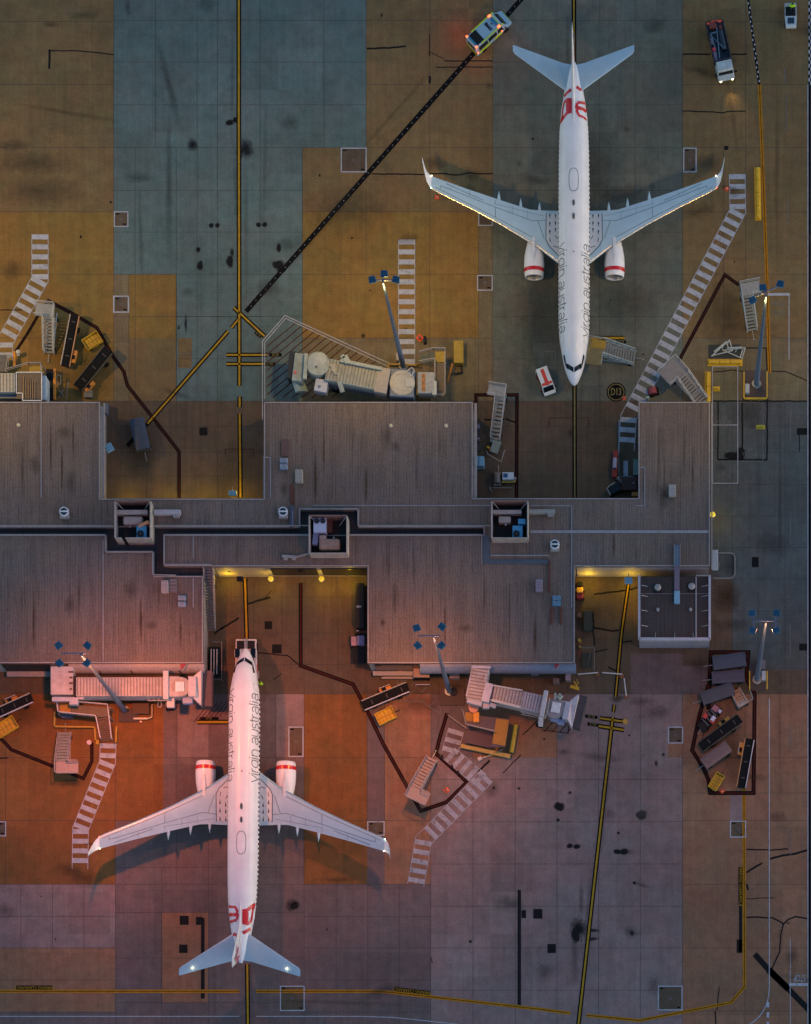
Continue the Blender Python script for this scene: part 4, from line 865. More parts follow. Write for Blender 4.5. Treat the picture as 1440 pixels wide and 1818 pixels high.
def airliner(label):
    T = thing('airliner', label, 'airliner', (0,0,0), 0, 'twin engine airliners parked at the terminal')
    N = 28; rings = []
    st = sorted(set([a[0] for a in SEC]+[.03,.2,.5,.95,1.5,2.05,2.55,3.2,4.3,10,15,20,22,25.5,28.5,31.2,33.8]))
    for s in st: rings.append([fus(s, 360*i/N) for i in range(N)])
    mb = MB().loft(rings); mb.add([(-.0,0,2.83)]+list(rings[0]), [(0, 1+i, 1+(i+1) % N) for i in range(N)])
    F = make('fuselage', mb, W, T, smooth=True)
    # windscreen: a V of dark panes following the skin
    def pane(c0, c1, c2, c3, nm='cockpit_window'):
        mb = MB(); K = 8; g_ = []
        for i in range(K+1):
            for j in range(4):
                u, v = i/K, j/3; e0 = (c0[0]*(1-u)+c1[0]*u, c0[1]*(1-u)+c1[1]*u); e1 = (c3[0]*(1-u)+c2[0]*u, c3[1]*(1-u)+c2[1]*u); g_.append(fus(e0[0]*(1-v)+e1[0]*v, e0[1]*(1-v)+e1[1]*v, .03))
        return make(nm, mb.add(g_, [(i*4+j, i*4+4+j, i*4+5+j, i*4+1+j) for i in range(K) for j in range(3)]), GLASS, F, recalc=False)
    for sg in (1, -1):
        f = lambda t: t if sg > 0 else 180-t
        pane((1.30,f(87)),(1.86,f(34)),(2.34,f(41)),(1.80,f(87))); pane((1.98,f(31)),(3.15,f(24)),(3.3,f(37)),(2.42,f(40)))
        for s_, nm in ((5.0,'door'),(33.0,'door')):
            mb = skin_band([(s_-.42,f(44)),(s_-.42,f(-8))],.035,.01); mb2 = skin_band([(s_+.42,f(44)),(s_+.42,f(-8))],.035,.01); mb.add(mb2.v, mb2.f); m3 = skin_band([(s_-.42,f(44)),(s_+.42,f(44))],.035,.01); mb.add(m3.v, m3.f); make('door', mb, mat('door_seam',(.30,.33,.34),.5), F)
    wm = bpy.data.meshes.new('cabin_window'); b = MB().box((0,0,0),(.26,.03,.36)); wm.from_pydata([tuple(v) for v in b.v], [], b.f); wm.materials.append(GLASS)
    for sg in (1, -1):
        for i in range(45):
            s = 6.4+i*.555; th = 9 if s < 26 else 9-(s-26)*1.3; p = fus(s, th if sg > 0 else 180-th, .004)
            o = bpy.data.objects.new('cabin_window', wm); COL.objects.link(o); o.parent = T; o.location = p; o.rotation_euler = (sg*math.radians(th), 0, math.atan2(sec(s+.3)[0]-sec(s-.3)[0], .6)*-sg*-1)
    make('registration_titles', skin_text('virgin australia', -1, 16.4, 5.7, 21, 53, .09), LETTER, F, recalc=False); make('registration_titles', skin_text('virgin australia', 1, 5.3, 16.4, 20, 50, .09), LETTER, F, recalc=False)
    mb = MB()
    for s_ in (4.3, 9.0, 12.4, 16.9, 21.9, 25.6, 28.4, 31.0): k = skin_band([(s_,-5),(s_,185)], .028, .008); mb.add(k.v, k.f)
    for th in (62, 118): k = skin_band([(4.3,th),(28,th)], .022, .008); mb.add(k.v, k.f)
    make('skin_seam', mb, mat('skin_seam', (.50,.52,.55), .4), F, recalc=False)
    # crown details
    mb = MB(); q = [fus(24.3-.0+1.45*math.cos(t), 90+math.degrees(.63*math.sin(t)/1.9)*1, .02) for t in [2*PI*i/32 for i in range(32)]]
    q = []
    for i in range(36):
        t = 2*PI*i/36; c, s_ = math.cos(t), math.sin(t); ex = abs(c)**.6*(1 if c > 0 else -1); ey = abs(s_)**.8*(1 if s_ > 0 else -1)
        q.append(fus(23.75+1.4*ex, 90+math.degrees(.62*ey/1.95), .018))
    q2 = [Vector((v.x*1, v.y*.86, v.z+.002))+Vector(((v.x+23.75)*-.06, 0, 0)) for v in q]; n = len(q)
    mb.add(q+q2, [(i, (i+1) % n, n+(i+1) % n, n+i) for i in range(n)]); make('antenna_fairing', mb, mat('fairing_seal',(.16,.24,.28),.5), F)
    for s_, L_ in ((21.0,.38),(19.4,.40)):
        mb = MB(); z = 5.41; mb.loft([[Vector((-s_+L_*c, .15*w_, z+.06*(1-abs(c)))) for w_ in (-1, 1)]+[Vector((-s_+L_*c, 0.08*w_, z+.3*(1-abs(c))**.5)) for w_ in (1, -1)] for c in (-1,-.6,0,.5,.9)] ) if False else mb.add([(-s_+L_*math.cos(t)*1.0, (.15 if math.cos(t) < .3 else .15)*math.sin(t), z+.02) for t in [2*PI*i/14 for i in range(14)]]+[(-s_-.1, 0, z+.25)], [(i, (i+1) % 14, 14) for i in range(14)])
        make('blade_antenna', mb, mat('antenna_dark',(.03,.04,.05),.5), F)
    mb = MB().cyl((-15.2,0,5.38),(-15.2,0,5.5),.09,.05,8); make('beacon', mb, mat('beacon_red',(.25,.03,.03),.3), F)
    # tail livery strokes
    rb = []
    for pts, w_ in ([[(33.0,118),(33.3,100)],.0],): pass
    strokes = [([(34.7,22),(34.6,50),(34.85,72)],.38), ([(33.1,18),(33.05,45),(32.95,72)],.34), ([(32.2,20),(32.3,50),(32.35,75)],.42),([(32.9,72),(32.2,80)],.3), ([(33.0,10),(32.2,12)],.34), ([(31.2,22),(31.35,45),(31.4,66),(31.9,76),(32.3,70)],.30)]
    strokes2 = [([(33.9,152),(34.2,130),(34.5,104)],.40), ([(32.6,98),(32.6,128)],1.25), ([(33.3,100),(33.4,128),(33.0,147),(31.6,150),(31.1,158)],.32), ([(30.9,163),(31.3,140),(31.8,118),(31.9,98)],.42)]
    mb = MB()
    for p, w_ in strokes: k = skin_band(p, w_); mb.add(k.v, k.f)
    make('tail_script', mb, LIVERY, F, recalc=False)
    mb = MB()
    for p, w_ in strokes2: k = skin_band(p, w_); mb.add(k.v, k.f)
    make('tail_script', mb, LIVERY, F, recalc=False)
    # fin
    FN = [(5.25,29.6,37.6,.10),(5.75,32.4,37.75,.34),(6.4,33.9,37.9,.36),(9.4,36.1,38.75,.26),(12.35,38.25,39.55,.14),(12.5,38.5,39.55,.08)]
    rings = []
    for z, le, te, th in FN:
        ch = te-le; rings.append([Vector((-(le+c*ch), foil(c)*th, z)) for c in CC]+[Vector((-(le+c*ch), -foil(c)*th, z)) for c in CC[-2:0:-1]])
    fn = make('tail_fin', MB().loft(rings), W, T, smooth=.9)
    mb = MB()
    for sg in (1, -1):
        for pl in ([(34.9,6.9),(36.6,7.9),(37.2,9.3)],[(37.0,8.2),(37.6,9.6),(38.6,11.4)],[(38.0,7.9),(38.6,9.6)],[(35.6,6.2),(37.5,7.2),(38.0,8.8),(38.2,10.2)],[(36.4,9.3),(37.4,10.2),(38.4,10.6)],[(36.6,6.1),(37.9,7.0)]):
            for a, b in zip(pl, pl[1:]):
                y = sg*.20; mb.add([(-a[0]-.16,y,a[1]),(-b[0]-.16,y,b[1]),(-b[0]+.16,y,b[1]),(-a[0]+.16,y,a[1])],[(0,1,2,3)])
    make('tail_script', mb, LIVERY, fn, recalc=False)
    # tailplanes
    for sg in (1, -1):
        TP = [(.3,33.9,37.7,4.72,.10),(1.3,34.75,37.85,4.85,.10),(7.0,38.6,39.62,5.62,.09),(7.22,38.95,39.66,5.66,.06)]
        make('tailplane', MB().loft([wring(*r, sg) for r in TP]), WING, T, smooth=.7)
    # wings
    SM = mat('panel_seam',(.075,.13,.16),.5); SP = mat('spoiler_seam',(.16,.21,.24),.5)
    for sg in (1, -1):
        wg = make('wing', MB().loft([wring(*r, sg) for r in WG]), WING, T, smooth=.7)
        # polished leading edge slat
        rings = []
        for y, le, te, z, tc in WG[1:]:
            ch = te-le; cs = [.055,.02,.006,0]; r = [Vector((-(le+c*ch)+.02, sg*y, z+foil(c)*tc*ch+.012)) for c in cs]+[Vector((-(le+c*ch)+.02, sg*y, z-foil(c)*tc*ch*.55-.012)) for c in cs[-2::-1]]; rings.append(r)
        make('leading_edge', MB().loft(rings), ALU, wg, smooth=.8)
        wl = [[(3.4,16.95),(17.0,23.15)],[(2.9,17.6),(4.3,21.0)]]
        ln = MB()
        for a in ([(5.0,17.75),(9,19.75),(16.6,23.2)],[(3.35,19.9),(5.0,19.75),(9.4,21.15)],[(9.4,21.15),(14.9,23.05),(15.9,23.35)],[(9.4,21.15),(9.4,19.95)],[(15.9,23.35),(15.9,23.0)],[(10.8,21.9),(15.3,23.7)],[(1.95,16.3),(3.3,17.3)],[(3.6,17.6),(4.35,19.8)]):
            k = wline(a, .05, sg); ln.add(k.v, k.f)
        make('panel_line', ln, SM, wg, recalc=False)
        ln = MB()
        for a in ([(3.6,20.4),(9.6,21.6)],[(5.6,20.9),(5.6,20.1)],[(7.4,21.4),(7.4,20.6)],[(9.4,22.1),(9.4,21.5)],[(12.5,23.0),(12.5,22.3)]):
            k = wline(a, .035, sg, .022); ln.add(k.v, k.f)
        make('panel_line', ln, SP, wg, recalc=False)
        # escape walkway panel and its arrows
        out = [(1.95,20.75),(3.25,20.75),(3.35,20.6),(3.35,17.6),(3.0,16.9),(2.0,15.9)]
        mb = MB(); pts = [wtop(y, s, .03) for y, s in out]; 
        g_ = [(1.9,20.7,15.75),(2.4,20.7,16.25),(3.0,20.7,16.85),(3.32,20.65,17.55)]
        for (y0,a0,b0),(y1,a1,b1) in zip(g_, g_[1:]):
            for k in range(6):
                s00, s01 = a0+(b0-a0)*k/6, a0+(b0-a0)*(k+1)/6; s10, s11 = a1+(b1-a1)*k/6, a1+(b1-a1)*(k+1)/6
                q = [wtop(y0,s00,.028),wtop(y1,s10,.028),wtop(y1,s11,.028),wtop(y0,s01,.028)]; mb.add([Vector((v.x, sg*v.y, v.z)) for v in q], [(0,1,2,3)])
        make('walkway_panel', mb, PANEL, wg, recalc=False)
        ed = wline([(3.34,20.75),(3.38,17.5),(3.02,16.8),(1.95,15.7)], .10, sg, .034); make('walkway_border', ed, SM, wg, recalc=False)
        ar = MB()
        for y in (2.25, 2.92):
            for s_ in ((20.4, 19.5, 18.7) if y < 2.5 else (20.4, 19.4, 18.4)):
                k = wline([(y,s_),(y,s_+.28)], .16, sg, .036); ar.add(k.v, k.f); k = wline([(y,s_-.25),(y,s_)], .07, sg, .036); ar.add(k.v, k.f)
        for a in ([(2.92,17.75),(2.84,17.25)],[(2.0,18.0),(2.15,17.85),(2.25,17.6)] if False else [(2.25,18.05),(2.12,17.75),(1.95,17.6)],[(2.5,16.75),(1.95,16.6)]):
            k = wline(a, .08, sg, .036); ar.add(k.v, k.f)
        make('walkway_arrow', ar, LETTER, wg, recalc=False)
        # winglet
        rings = []
        for y, z, le, te, th in ((17.0,4.56,22.98,24.5,.14),(17.25,4.68,23.25,24.66,.12),(17.5,5.0,23.65,24.85,.10),(17.68,5.6,24.25,25.15,.08),(17.8,6.3,24.8,25.45,.06),(17.9,7.05,25.35,25.8,.035)):
            ch = te-le; nx = Vector((0,-sg*.9,.35)) if z > 4.9 else Vector((0,0,1)); rings.append([Vector((-(le+c*ch), sg*y, z))+nx*foil(c)*th*1.0 for c in CC]+[Vector((-(le+c*ch), sg*y, z))-nx*foil(c)*th*.6 for c in CC[-2:0:-1]])
        make('winglet', MB().loft(rings), W, wg, smooth=.8)
        for nm, p, m_ in (('navigation_light', (-23.05, sg*17.05, 4.68), LAMPG if sg < 0 else LAMPR), ('navigation_light', (-24.5, sg*16.95, 4.66), LAMPW)):
            make(nm, MB().ball(p, .06, 8), m_, wg)
        for y in (4.15, 6.4, 9.0):
            le, te, z, tc = wgi(y); L_ = 1.05; x0 = -(te-1.3); x1 = -(te+L_)
            r = lambda x, w_, h_: [Vector((x, sg*y+w_*math.cos(t), z-.22+h_*math.sin(t)+(.16 if x < -(te) else 0))) for t in [2*PI*i/8 for i in range(8)]]
            make('flap_fairing', MB().loft([r(x0,.05,.05), r(x0-.5,.2,.22), r(-(te-.2),.24,.24), r(-(te+.45),.15,.15), r(x1,.02,.02)]), WING, wg, smooth=True)
        # engine
        yc = sg*4.83; zc = 1.62; E = []
        for x, r_ in ((-13.45,.96),(-13.38,1.06),(-13.5,1.13),(-14.0,1.20),(-14.9,1.22),(-15.9,1.17),(-16.8,1.02),(-17.5,.84),(-17.9,.72)):
            E.append([Vector((x, yc+r_*math.cos(t), zc+r_*math.sin(t))) for t in [2*PI*i/24 for i in range(24)]])
        en = make('engine', MB().loft(E, caps=False), W, T, smooth=True)
        E = []
        for x, r_ in ((-13.95,1.205),(-14.4,1.228)): E.append([Vector((x, yc+(r_+.006)*math.cos(t), zc+(r_+.006)*math.sin(t))) for t in [2*PI*i/24 for i in range(24)]])
        make('red_band', MB().loft(E, caps=False), LIVERY, en, smooth=True)
        E = []
        for x, r_ in ((-13.45,.96),(-13.7,.90),(-14.2,.88)): E.append([Vector((x, yc+r_*math.cos(t), zc+r_*math.sin(t))) for t in [2*PI*i/24 for i in range(24)]])
        make('intake_lip', MB().loft(E, caps=False), mat('intake_metal',(.38,.42,.48),.3,metal=.6), en, smooth=True)
        mb = MB().cyl((-14.15,yc,zc),(-14.1,yc,zc),.87,n=24); mb.cyl((-14.1,yc,zc),(-13.75,yc,zc),.28,.03,12)
        for k in range(12): q = 2*PI*k/12; mb.bar((-14.06,yc,zc),(-14.06,yc+.85*math.cos(q),zc+.85*math.sin(q)),.12,.02)
        make('fan', mb, BLK, en)
        mb = MB().cyl((-17.6,yc,zc),(-18.7,yc,zc),.55,.36,16); mb.cyl((-18.6,yc,zc),(-19.3,yc,zc),.28,.08,12); make('exhaust_cone', mb, mat('exhaust_metal',(.22,.2,.18),.4,metal=.7), en)
        rings = []
        for x, w_, zt in ((-14.8,.02,2.84),(-15.4,.14,2.98),(-16.4,.2,3.02),(-17.6,.2,2.98),(-19.4,.1,2.7)): rings.append([Vector((x,yc-w_,2.1)),Vector((x,yc+w_,2.1)),Vector((x,yc+w_*.8,zt)),Vector((x,yc-w_*.8,zt))])
        make('pylon', MB().loft(rings), mat('pylon_grey',(.55,.58,.60),.4), en)
        mb = MB().cyl((-20.2,sg*2.86,1.9),(-20.2,sg*2.86,.6),.14,n=10); g_ = make('landing_gear', mb, GALV, T)
        for dy in (-.35, .35): make('wheel', MB().cyl((-20.2,sg*2.86+dy-.18,.56),(-20.2,sg*2.86+dy+.18,.56),.56,n=20), DARK, g_)
    mb = MB().cyl((-4.6,0,1.7),(-4.6,0,.4),.11,n=10); g_ = make('landing_gear', mb, GALV, T)
    for dy in (-.25, .25): make('wheel', MB().cyl((-4.6,dy-.1,.34),(-4.6,dy+.1,.34),.34,n=18), DARK, g_)
    return T
AC1 = airliner('white airliner nose down at the north east stand with boarding stairs at its door')
p = P(1020.4, 698, 0); AC1.location = (p.x, p.y, 0); AC1.rotation_euler = (0, 0, -PI/2)
p = P(441.5, 1160.5, 0); AC2 = dup(AC1, (p.x, p.y, 0), PI/2-.009, 'pink lit airliner nose up at the south west stand with a tug under its nose')
for s_, y in ((38.6,5.6),(38.6,-5.6)):
    o = make('tail_lamp', MB().ball((-s_-.15,y,5.66),.10,8), LAMPW, AC2)
# ---------------------------------------------------------------- jet bridges
RIBM = mat('rib_shade', (.17,.155,.15), .65, var=.2)  # darker tone paints in the shading the low ribs barely catch
def ribs(mb, a, b, w, z, pitch=.38, h=.06):
    a, b = Vector(a), Vector(b); L = (b-a).length; n = int(L/pitch); rz = math.atan2(b.y-a.y, b.x-a.x)
    for i in range(n): p = a.lerp(b, (i+.5)/n); mb.box((p.x,p.y,z), (.12,w*.94,h), rz=rz)
def tunnel(t, pa, pb, wpx, zt, m, zb=2.9, pitch=.38, lower=None, trim=True):
    """covered walkway between two picture points (centre line at roof height)"""
    a, b = P(pa[0],pa[1],zt), P(pb[0],pb[1],zt); w = wpx/S; o = make('tunnel', MB().bar((a.x,a.y,(zt+zb)/2),(b.x,b.y,(zt+zb)/2),w,zt-zb), m, t, world=True, bevel=.05)
    mb = MB(); ribs(mb, a, b, w, zt+.03, pitch); make('roof_rib', mb, RIBM, t, world=True)
    if lower: make('side_panel', MB().bar((a.x,a.y,zb+.5),(b.x,b.y,zb+.5),w+.12,1.0), lower, t, world=True)
    return a, b
def legs(t, px, py, z, w, rz, m=None):
    p = P(px,py,0); mb = MB(); u = Vector((math.cos(rz),math.sin(rz),0)); v = Vector((-u.y,u.x,0))
    for s in (1,-1): mb.bar(p+v*s*w/2, p+v*s*w/2+Vector((0,0,z)), .28, .28, up=u)
    mb.bar(p+v*w/2+Vector((0,0,.7)), p-v*w/2+Vector((0,0,.7)), .25, .3); make('lift_column', mb, m or BRIDGED, t, world=True)
    for s in (1,-1): q = p+v*s*(w/2); make('wheel', MB().cyl(q+u*.0+v*-.2+Vector((0,0,.45)), q+v*.2+Vector((0,0,.45)), .45, n=16), DARK, t, world=True)
# -- north bridge
J = thing('jet_bridge','grey white jet bridge with round rotunda in front of the north middle block','jet bridge',P(650,660,0),0,'jet bridges of the terminal')
G2 = mat('bridge_green', (.27,.31,.28), .6, var=.25, scale=1.1, bump=.1)
a, b = tunnel(J,(580,655),(684,676),38,5.4,G2,2.9,lower=BRIDGED); make('tunnel_collar', MB().bar(P(668,674,5.2)-Vector((0,0,1)),P(690,678,5.2)-Vector((0,0,1)),3.0,2.6), mat('collar_tan',(.30,.27,.24),.6), J, world=True, bevel=.06)
mb = MB(); mb.bar(P(604,640,5.75),P(678,655,5.75),.4,.35); make('cable_tray', mb, G2, J, world=True, bevel=.05)
mb = MB(); mb.bar(P(611,632,5.8),P(618,644,5.8),.7,.4); mb.bar(P(606,636,5.8),P(612,632,5.8),.5,.4); make('tray_bend', mb, G2, J, world=True, bevel=.05)
mb = MB(); mb.cyl((P(564,645,5.5).x,P(564,645,5.5).y,2.8),P(564,645,5.55),1.42,n=28); make('cab_rotunda', mb, G2, J, world=True, bevel=.06)
make('rotunda_roof', MB().cyl(P(564,645,5.56),P(564,645,5.7),1.2,.5,28), mat('rotunda_pale',(.30,.33,.31),.6), J, world=True); make('roof_vent', MB().cyl(P(562,651,5.6),P(562,651,5.8),.1,n=8), BLK, J, world=True)
mb = MB(); mb.bar(P(533,627,5.0)-Vector((0,0,1.2)),P(527,676,5.0)-Vector((0,0,1.2)),1.25,2.4); make('cab_hood', mb, G2, J, world=True, bevel=.08)
make('cab_rib', MB().bar(P(544,628,5.4),P(541,673,5.4),.42,.5), G2, J, world=True, bevel=.05); make('bellows', MB().bar(P(520,624,4.4)-Vector((0,0,.9)),P(516,672,4.4)-Vector((0,0,.9)),.8,2.2), mat('bellows_dark',(.03,.035,.04),.9), J, world=True)
make('cab_emblem', MB().prism([P(522,659,0).to_2d(),P(526,659,0).to_2d(),P(525.5,664,0).to_2d(),P(521.5,664,0).to_2d()],5.0,5.03) if False else MB().box(P(524,661,5.06),(.3,.32,.05)), mat('emblem_red',(.6,.12,.12),.5), J, world=True)
make('cab_skirt', MB().bar(P(534,679,4.6)-Vector((0,0,1)),P(528,683,4.2)-Vector((0,0,1)),1.5,1.6), mat('skirt_teal',(.22,.32,.32),.5), J, world=True, bevel=.06)
make('service_pod', MB().box(P(570,684,4.8)-Vector((0,0,.7)),(1.5,1.5,1.4),rz=-.2), mat('pod_lilac',(.40,.43,.50),.5), J, world=True, bevel=.06); make('pod_vent', MB().cyl(P(567,686,4.82),P(567,686,4.95),.16,n=10), BRIDGED, J, world=True)
mb = MB(); mb.bar(P(602,676,5.3),P(608,695,4.4),.55,.6); make('cross_brace', mb, G2, J, world=True, bevel=.05); 
mb = MB(); q = [P(583,650,5.5),P(592,650,5.5),P(594,664,5.5),P(600,664,5.5)]; mb.tube([v+Vector((0,0,.1)) for v in q],.12); mb.box(P(592,653,5.55),(.5,.9,.3)); make('roof_conduit', mb, mat('conduit_tan',(.32,.30,.24),.6), J, world=True)
mb = MB(); c = P(714,679,5.3); mb.cyl((c.x,c.y,0),(c.x,c.y,3),.5,n=14); make('pedestal', mb, BRIDGED, J, world=True); mb = MB(); mb.box((c.x,c.y,4.1),(2.9,3.3,2.2),rz=-.05); make('rotunda_base', mb, BRIDGED, J, world=True, bevel=.1)
RC = mat('rotunda_cream', (.44,.41,.33), .55, var=.15); make('rotunda', MB().cyl((c.x,c.y,5.0),(c.x,c.y,5.32),1.5,n=32), RC, J, world=True, bevel=.05)
mb = MB()
for r in (1.35, 1.0): mb.cyl((c.x,c.y,5.3),(c.x,c.y,5.36+.04*(1.35-r)),r,n=32,caps=False)
make('rotunda_ring', mb, mat('ring_pale',(.33,.33,.29),.5), J, world=True); make('rotunda_hatch', MB().box(P(727,679,5.4),(.95,1.05,.14)), mat('hatch_pale',(.40,.40,.36),.5), J, world=True, bevel=.03)
mb = MB(); q = [P(723,659,5.6),P(731,652,5.6),P(736,658,5.6),P(730,668,5.6)]
for i in range(4): mb.bar(q[i], q[(i+1) % 4], .06, .06); mb.bar(q[i], q[(i+2) % 4], .04, .04)
make('ladder_cage', mb, WM, J, world=True)
mb = MB(); mb.box(P(756,679,5.2)-Vector((0,0,1.0)),(1.95,2.5,2.0)); make('link_corridor', mb, mat('corridor_pale',(.30,.30,.27),.6,var=.2), J, world=True, bevel=.06)
make('rust_stain_strip', MB().box(P(752,679,5.21),(.42,2.1,.02)), mat('rust_orange',(.36,.15,.04),.8,var=.4), J, world=True); make('corridor_visor', MB().box(P(771.5,689,5.0),(.5,1.6,.3)), mat('visor_pale',(.40,.42,.36),.5), J, world=True)
make('corridor_leg', MB().box(P(753,702,2.4)-Vector((0,0,.4)),(1.7,.9,3.8)), mat('leg_tan',(.22,.17,.08),.7), J, world=True); legs(J,600,680,3,2.0,ang((580,655),(684,676)))
# stair and platform of the north bridge
def platform(lab, deck, z, m, rails, rm=CAP, nm='service_platform', legs_at=()):
    c = sum((P(x,y,z) for x, y in deck), Vector((0,0,0)))/len(deck); t = thing(nm, lab, 'platform', (c.x,c.y,0)); make('deck', MB().prism([p.to_2d() for p in wp(deck, z)], z-.12, z), m, t, world=True)
    for pts in rails: rail(pts, z+.0, .95, 1.6, rm, t, 'guard_rail', .04)
    for x, y in legs_at or deck: p = P(x,y,z); make('leg', MB().bar((p.x,p.y,0),(p.x,p.y,z-.12),.12,.12,up=Vector((1,0,0))), GALV, t, world=True)
    return t
PLM = mat('platform_brown',(.12,.09,.06),.7,var=.2); PLY = mat('platform_yellow',(.30,.20,.02),.6,var=.2)
pt_ = platform('railed escape platform with a yellow landing beside the north jet bridge',[(775,644),(791,644),(791,704),(775,704)],2.8,PLM,[[(745,628),(770,622),(791,622),(791,704),(770,704)],[(745,645),(773,640),(773,674)]])
make('yellow_deck', MB().prism([p.to_2d() for p in wp([(773,624),(791,624),(791,643),(773,643)],2.82)],2.7,2.82), PLY, pt_, world=True)
mb = MB()
for i in range(9): p = P(772,633,2.7).lerp(P(746,637,.3),(i+.5)/9); mb.box(p,(.16,1.1,.05),rz=.05)
make('tread', mb, mat('tread_green',(.09,.11,.09),.6), pt_, world=True)
tag(make('fuel_container', MB().box(P(814,624,1.4)-Vector((0,0,.7)),(1.15,2.7,1.4)), PLY, bevel=.06), 'tall yellow container right of the north escape platform', 'container')
t = thing('prop_arm','yellow sloping prop with a black foot under the yellow container','prop',P(805,660,0)); make('prop', MB().bar(P(803,646,1.2),P(795,678,.2),.2,.2), ORG, t, world=True); make('foot', MB().bar(P(818,645,.3),P(820,662,.3),.18,.2).bar(P(820,662,.3),P(806,664,.3),.18,.2), BLK, t, world=True)
t = thing('mast_guard','yellow guard rail around the foot of the northern light mast','guard rail',P(715,648,0)); mb = MB(); mb.bar(P(690,647,.5),P(748,649,.5),.2,.3); mb.bar(P(690,647,.5),P(690,662,.5),.2,.2); mb.bar(P(740,648,.5),P(748,650,.5),.3,.3); make('rail', mb, mat('guard_amber',(.32,.18,.02),.6), t, world=True); make('lamp_box', MB().box(P(706,635,.6),(.3,.9,.8)), CAP, t, world=True)
tag(make('fire_cabinet', MB().box(P(754.5,604,.5),(.3,.8,.9)), BLK, bevel=.03), 'thin black cabinet beside the large orange cone', 'cabinet')
# -- north west bridge (cut by the frame)
J = thing('jet_bridge','pale ribbed jet bridge end cut by the left edge above the west block','jet bridge',P(20,690,0),0,'jet bridges of the terminal')
a, b = tunnel(J,(-60,679),(26,679),33,5.2,mat('bridge_ivory',(.38,.38,.33),.6,var=.18),2.9,lower=BRIDGED); make('side_panel', MB().box(P(-10,702,4.0)-Vector((0,0,.6)),(6.5,.7,1.2)), mat('panel_steel',(.16,.20,.26),.5), J, world=True, bevel=.05)
make('link_corridor', MB().box(P(52,684,5.0)-Vector((0,0,1)),(3.0,3.2,2.0)), PLM, J, world=True); mb = MB(); q = wp([(29,661),(74,661),(74,711),(40,711),(40,698),(29,698)],5.1)
for i in range(len(q)): mb.bar(q[i], q[(i+1) % len(q)], .1, .12)
make('roof_edge', mb, mat('edge_white',(.56,.56,.56),.5), J, world=True); mb = MB()
for i in range(6): mb.bar(P(42+i*4,668+i*1.5,5.12),P(42+i*4,708,5.12),.1,.05)
make('roof_rib', mb, mat('rib_tan',(.26,.16,.07),.7), J, world=True); make('end_wall', MB().box(P(78,689,4.4)-Vector((0,0,1)),(.55,2.9,2.4)), mat('endwall_pale',(.42,.50,.54),.5), J, world=True, bevel=.05); make('pedestal', MB().cyl(P(52,690,0),(P(52,690,0).x,P(52,690,0).y,3),.5,n=14), BRIDGED, J, world=True)
pt_ = platform('yellow edged escape landing behind the north west bridge end',[(52,650),(75,650),(75,660),(52,660)],2.8,PLY,[[(15,659),(52,648),(75,648),(75,662)]])
for x, y0, y1, l in ((25.5,624,650,'short orange post left of the escape landing'),(97,655,710,'long orange post standing off the north west bridge end')):
    t = thing('guard_post', l, 'guard post', P(x,(y0+y1)/2,0)); mb = MB(); mb.bar(P(x,y0,.9),P(x,y1,.9),.3,.25); make('beam', mb, ORG, t, world=True, bevel=.04); make('stand', MB().bar(P(x,y0+3,0),P(x,y0+3,.8),.14,.14,up=Vector((1,0,0))).bar(P(x,y1-3,0),P(x,y1-3,.8),.14,.14,up=Vector((1,0,0))), DARK, t, world=True)
tag(make('floor_grating', MB().prism([p.to_2d() for p in wp([(82,655),(95,655),(95,710),(82,710)],.1)],.03,.1), BLK), 'black grating strip between the bridge end and the long orange post', 'grating')
tag(make('lamp_post_base', MB().cyl(P(32,629,0),P(32,629,.9),.25,.18,12).ball(P(32,625,1.1),.28,10), mat('post_cream',(.46,.45,.42),.5)), 'cream lamp bollard at the corner of the north west zebra path', 'bollard')
t = thing('glass_shelter','thin framed glass shelter beside the north west zebra path foot','shelter',P(5,640,0)); make('frame', MB().bar(P(14,630,2),P(10,660,2),.08,.08).bar(P(17,630,2),P(13,660,2),.05,.05).bar(P(14,630,0),P(14,630,2),.08,.08,up=Vector((1,0,0))).bar(P(10,660,0),P(10,660,2),.08,.08,up=Vector((1,0,0))), CAP, t, world=True); make('roof', MB().box(P(-4,645,2.0),(2.2,2.0,.05)), mat('shelter_grey',(.09,.09,.10),.3), t, world=True)
t = thing('cart_frame','tangled small grey cart frame beside the long orange post','frame',P(108,692,0)); mb = MB()
for a, b in (((101,666),(108,666)),((108,666),(108,682)),((101,682),(108,682)),((101,666),(101,682)),((103,690),(114,705)),((114,690),(104,707)),((121,677),(118,708))): mb.bar(P(*a,.8),P(*b,.8),.06,.06); mb.bar((P(*a,0)),P(*a,0)+Vector((0,0,.8)),.04,.04,up=Vector((1,0,0)))
make('tube_frame', mb, mat('frame_dull',(.20,.20,.19),.6), t, world=True); make('wheel', MB().cyl(P(107,700,.2),P(110,700,.2),.2,n=12), DARK, t, world=True)
# -- south west bridge
J = thing('jet_bridge','long straight cream ribbed jet bridge lit rose beside the south west airliner','jet bridge',P(230,1218,0),0,'jet bridges of the terminal')
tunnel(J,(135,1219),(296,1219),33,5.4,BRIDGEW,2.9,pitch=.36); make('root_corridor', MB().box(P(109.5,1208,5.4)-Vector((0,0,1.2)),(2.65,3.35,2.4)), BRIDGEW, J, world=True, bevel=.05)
mb = MB()
for i in range(6): mb.box(P(110,1194+i*7,5.42),(2.4,.12,.05))
make('roof_rib', mb, BRIDGEW, J, world=True); mb = MB()
for i, w_ in enumerate((.6,.4,.45,.3)): mb.box(P(126,1193+i*10,5.46),(w_,.22,.05))
make('roof_notch', mb, mat('notch_brown',(.09,.05,.05),.7), J, world=True); make('gap_seal', MB().box(P(134,1219,5.1)-Vector((0,0,1)),(.25,2.6,2.2)), DWALL, J, world=True)
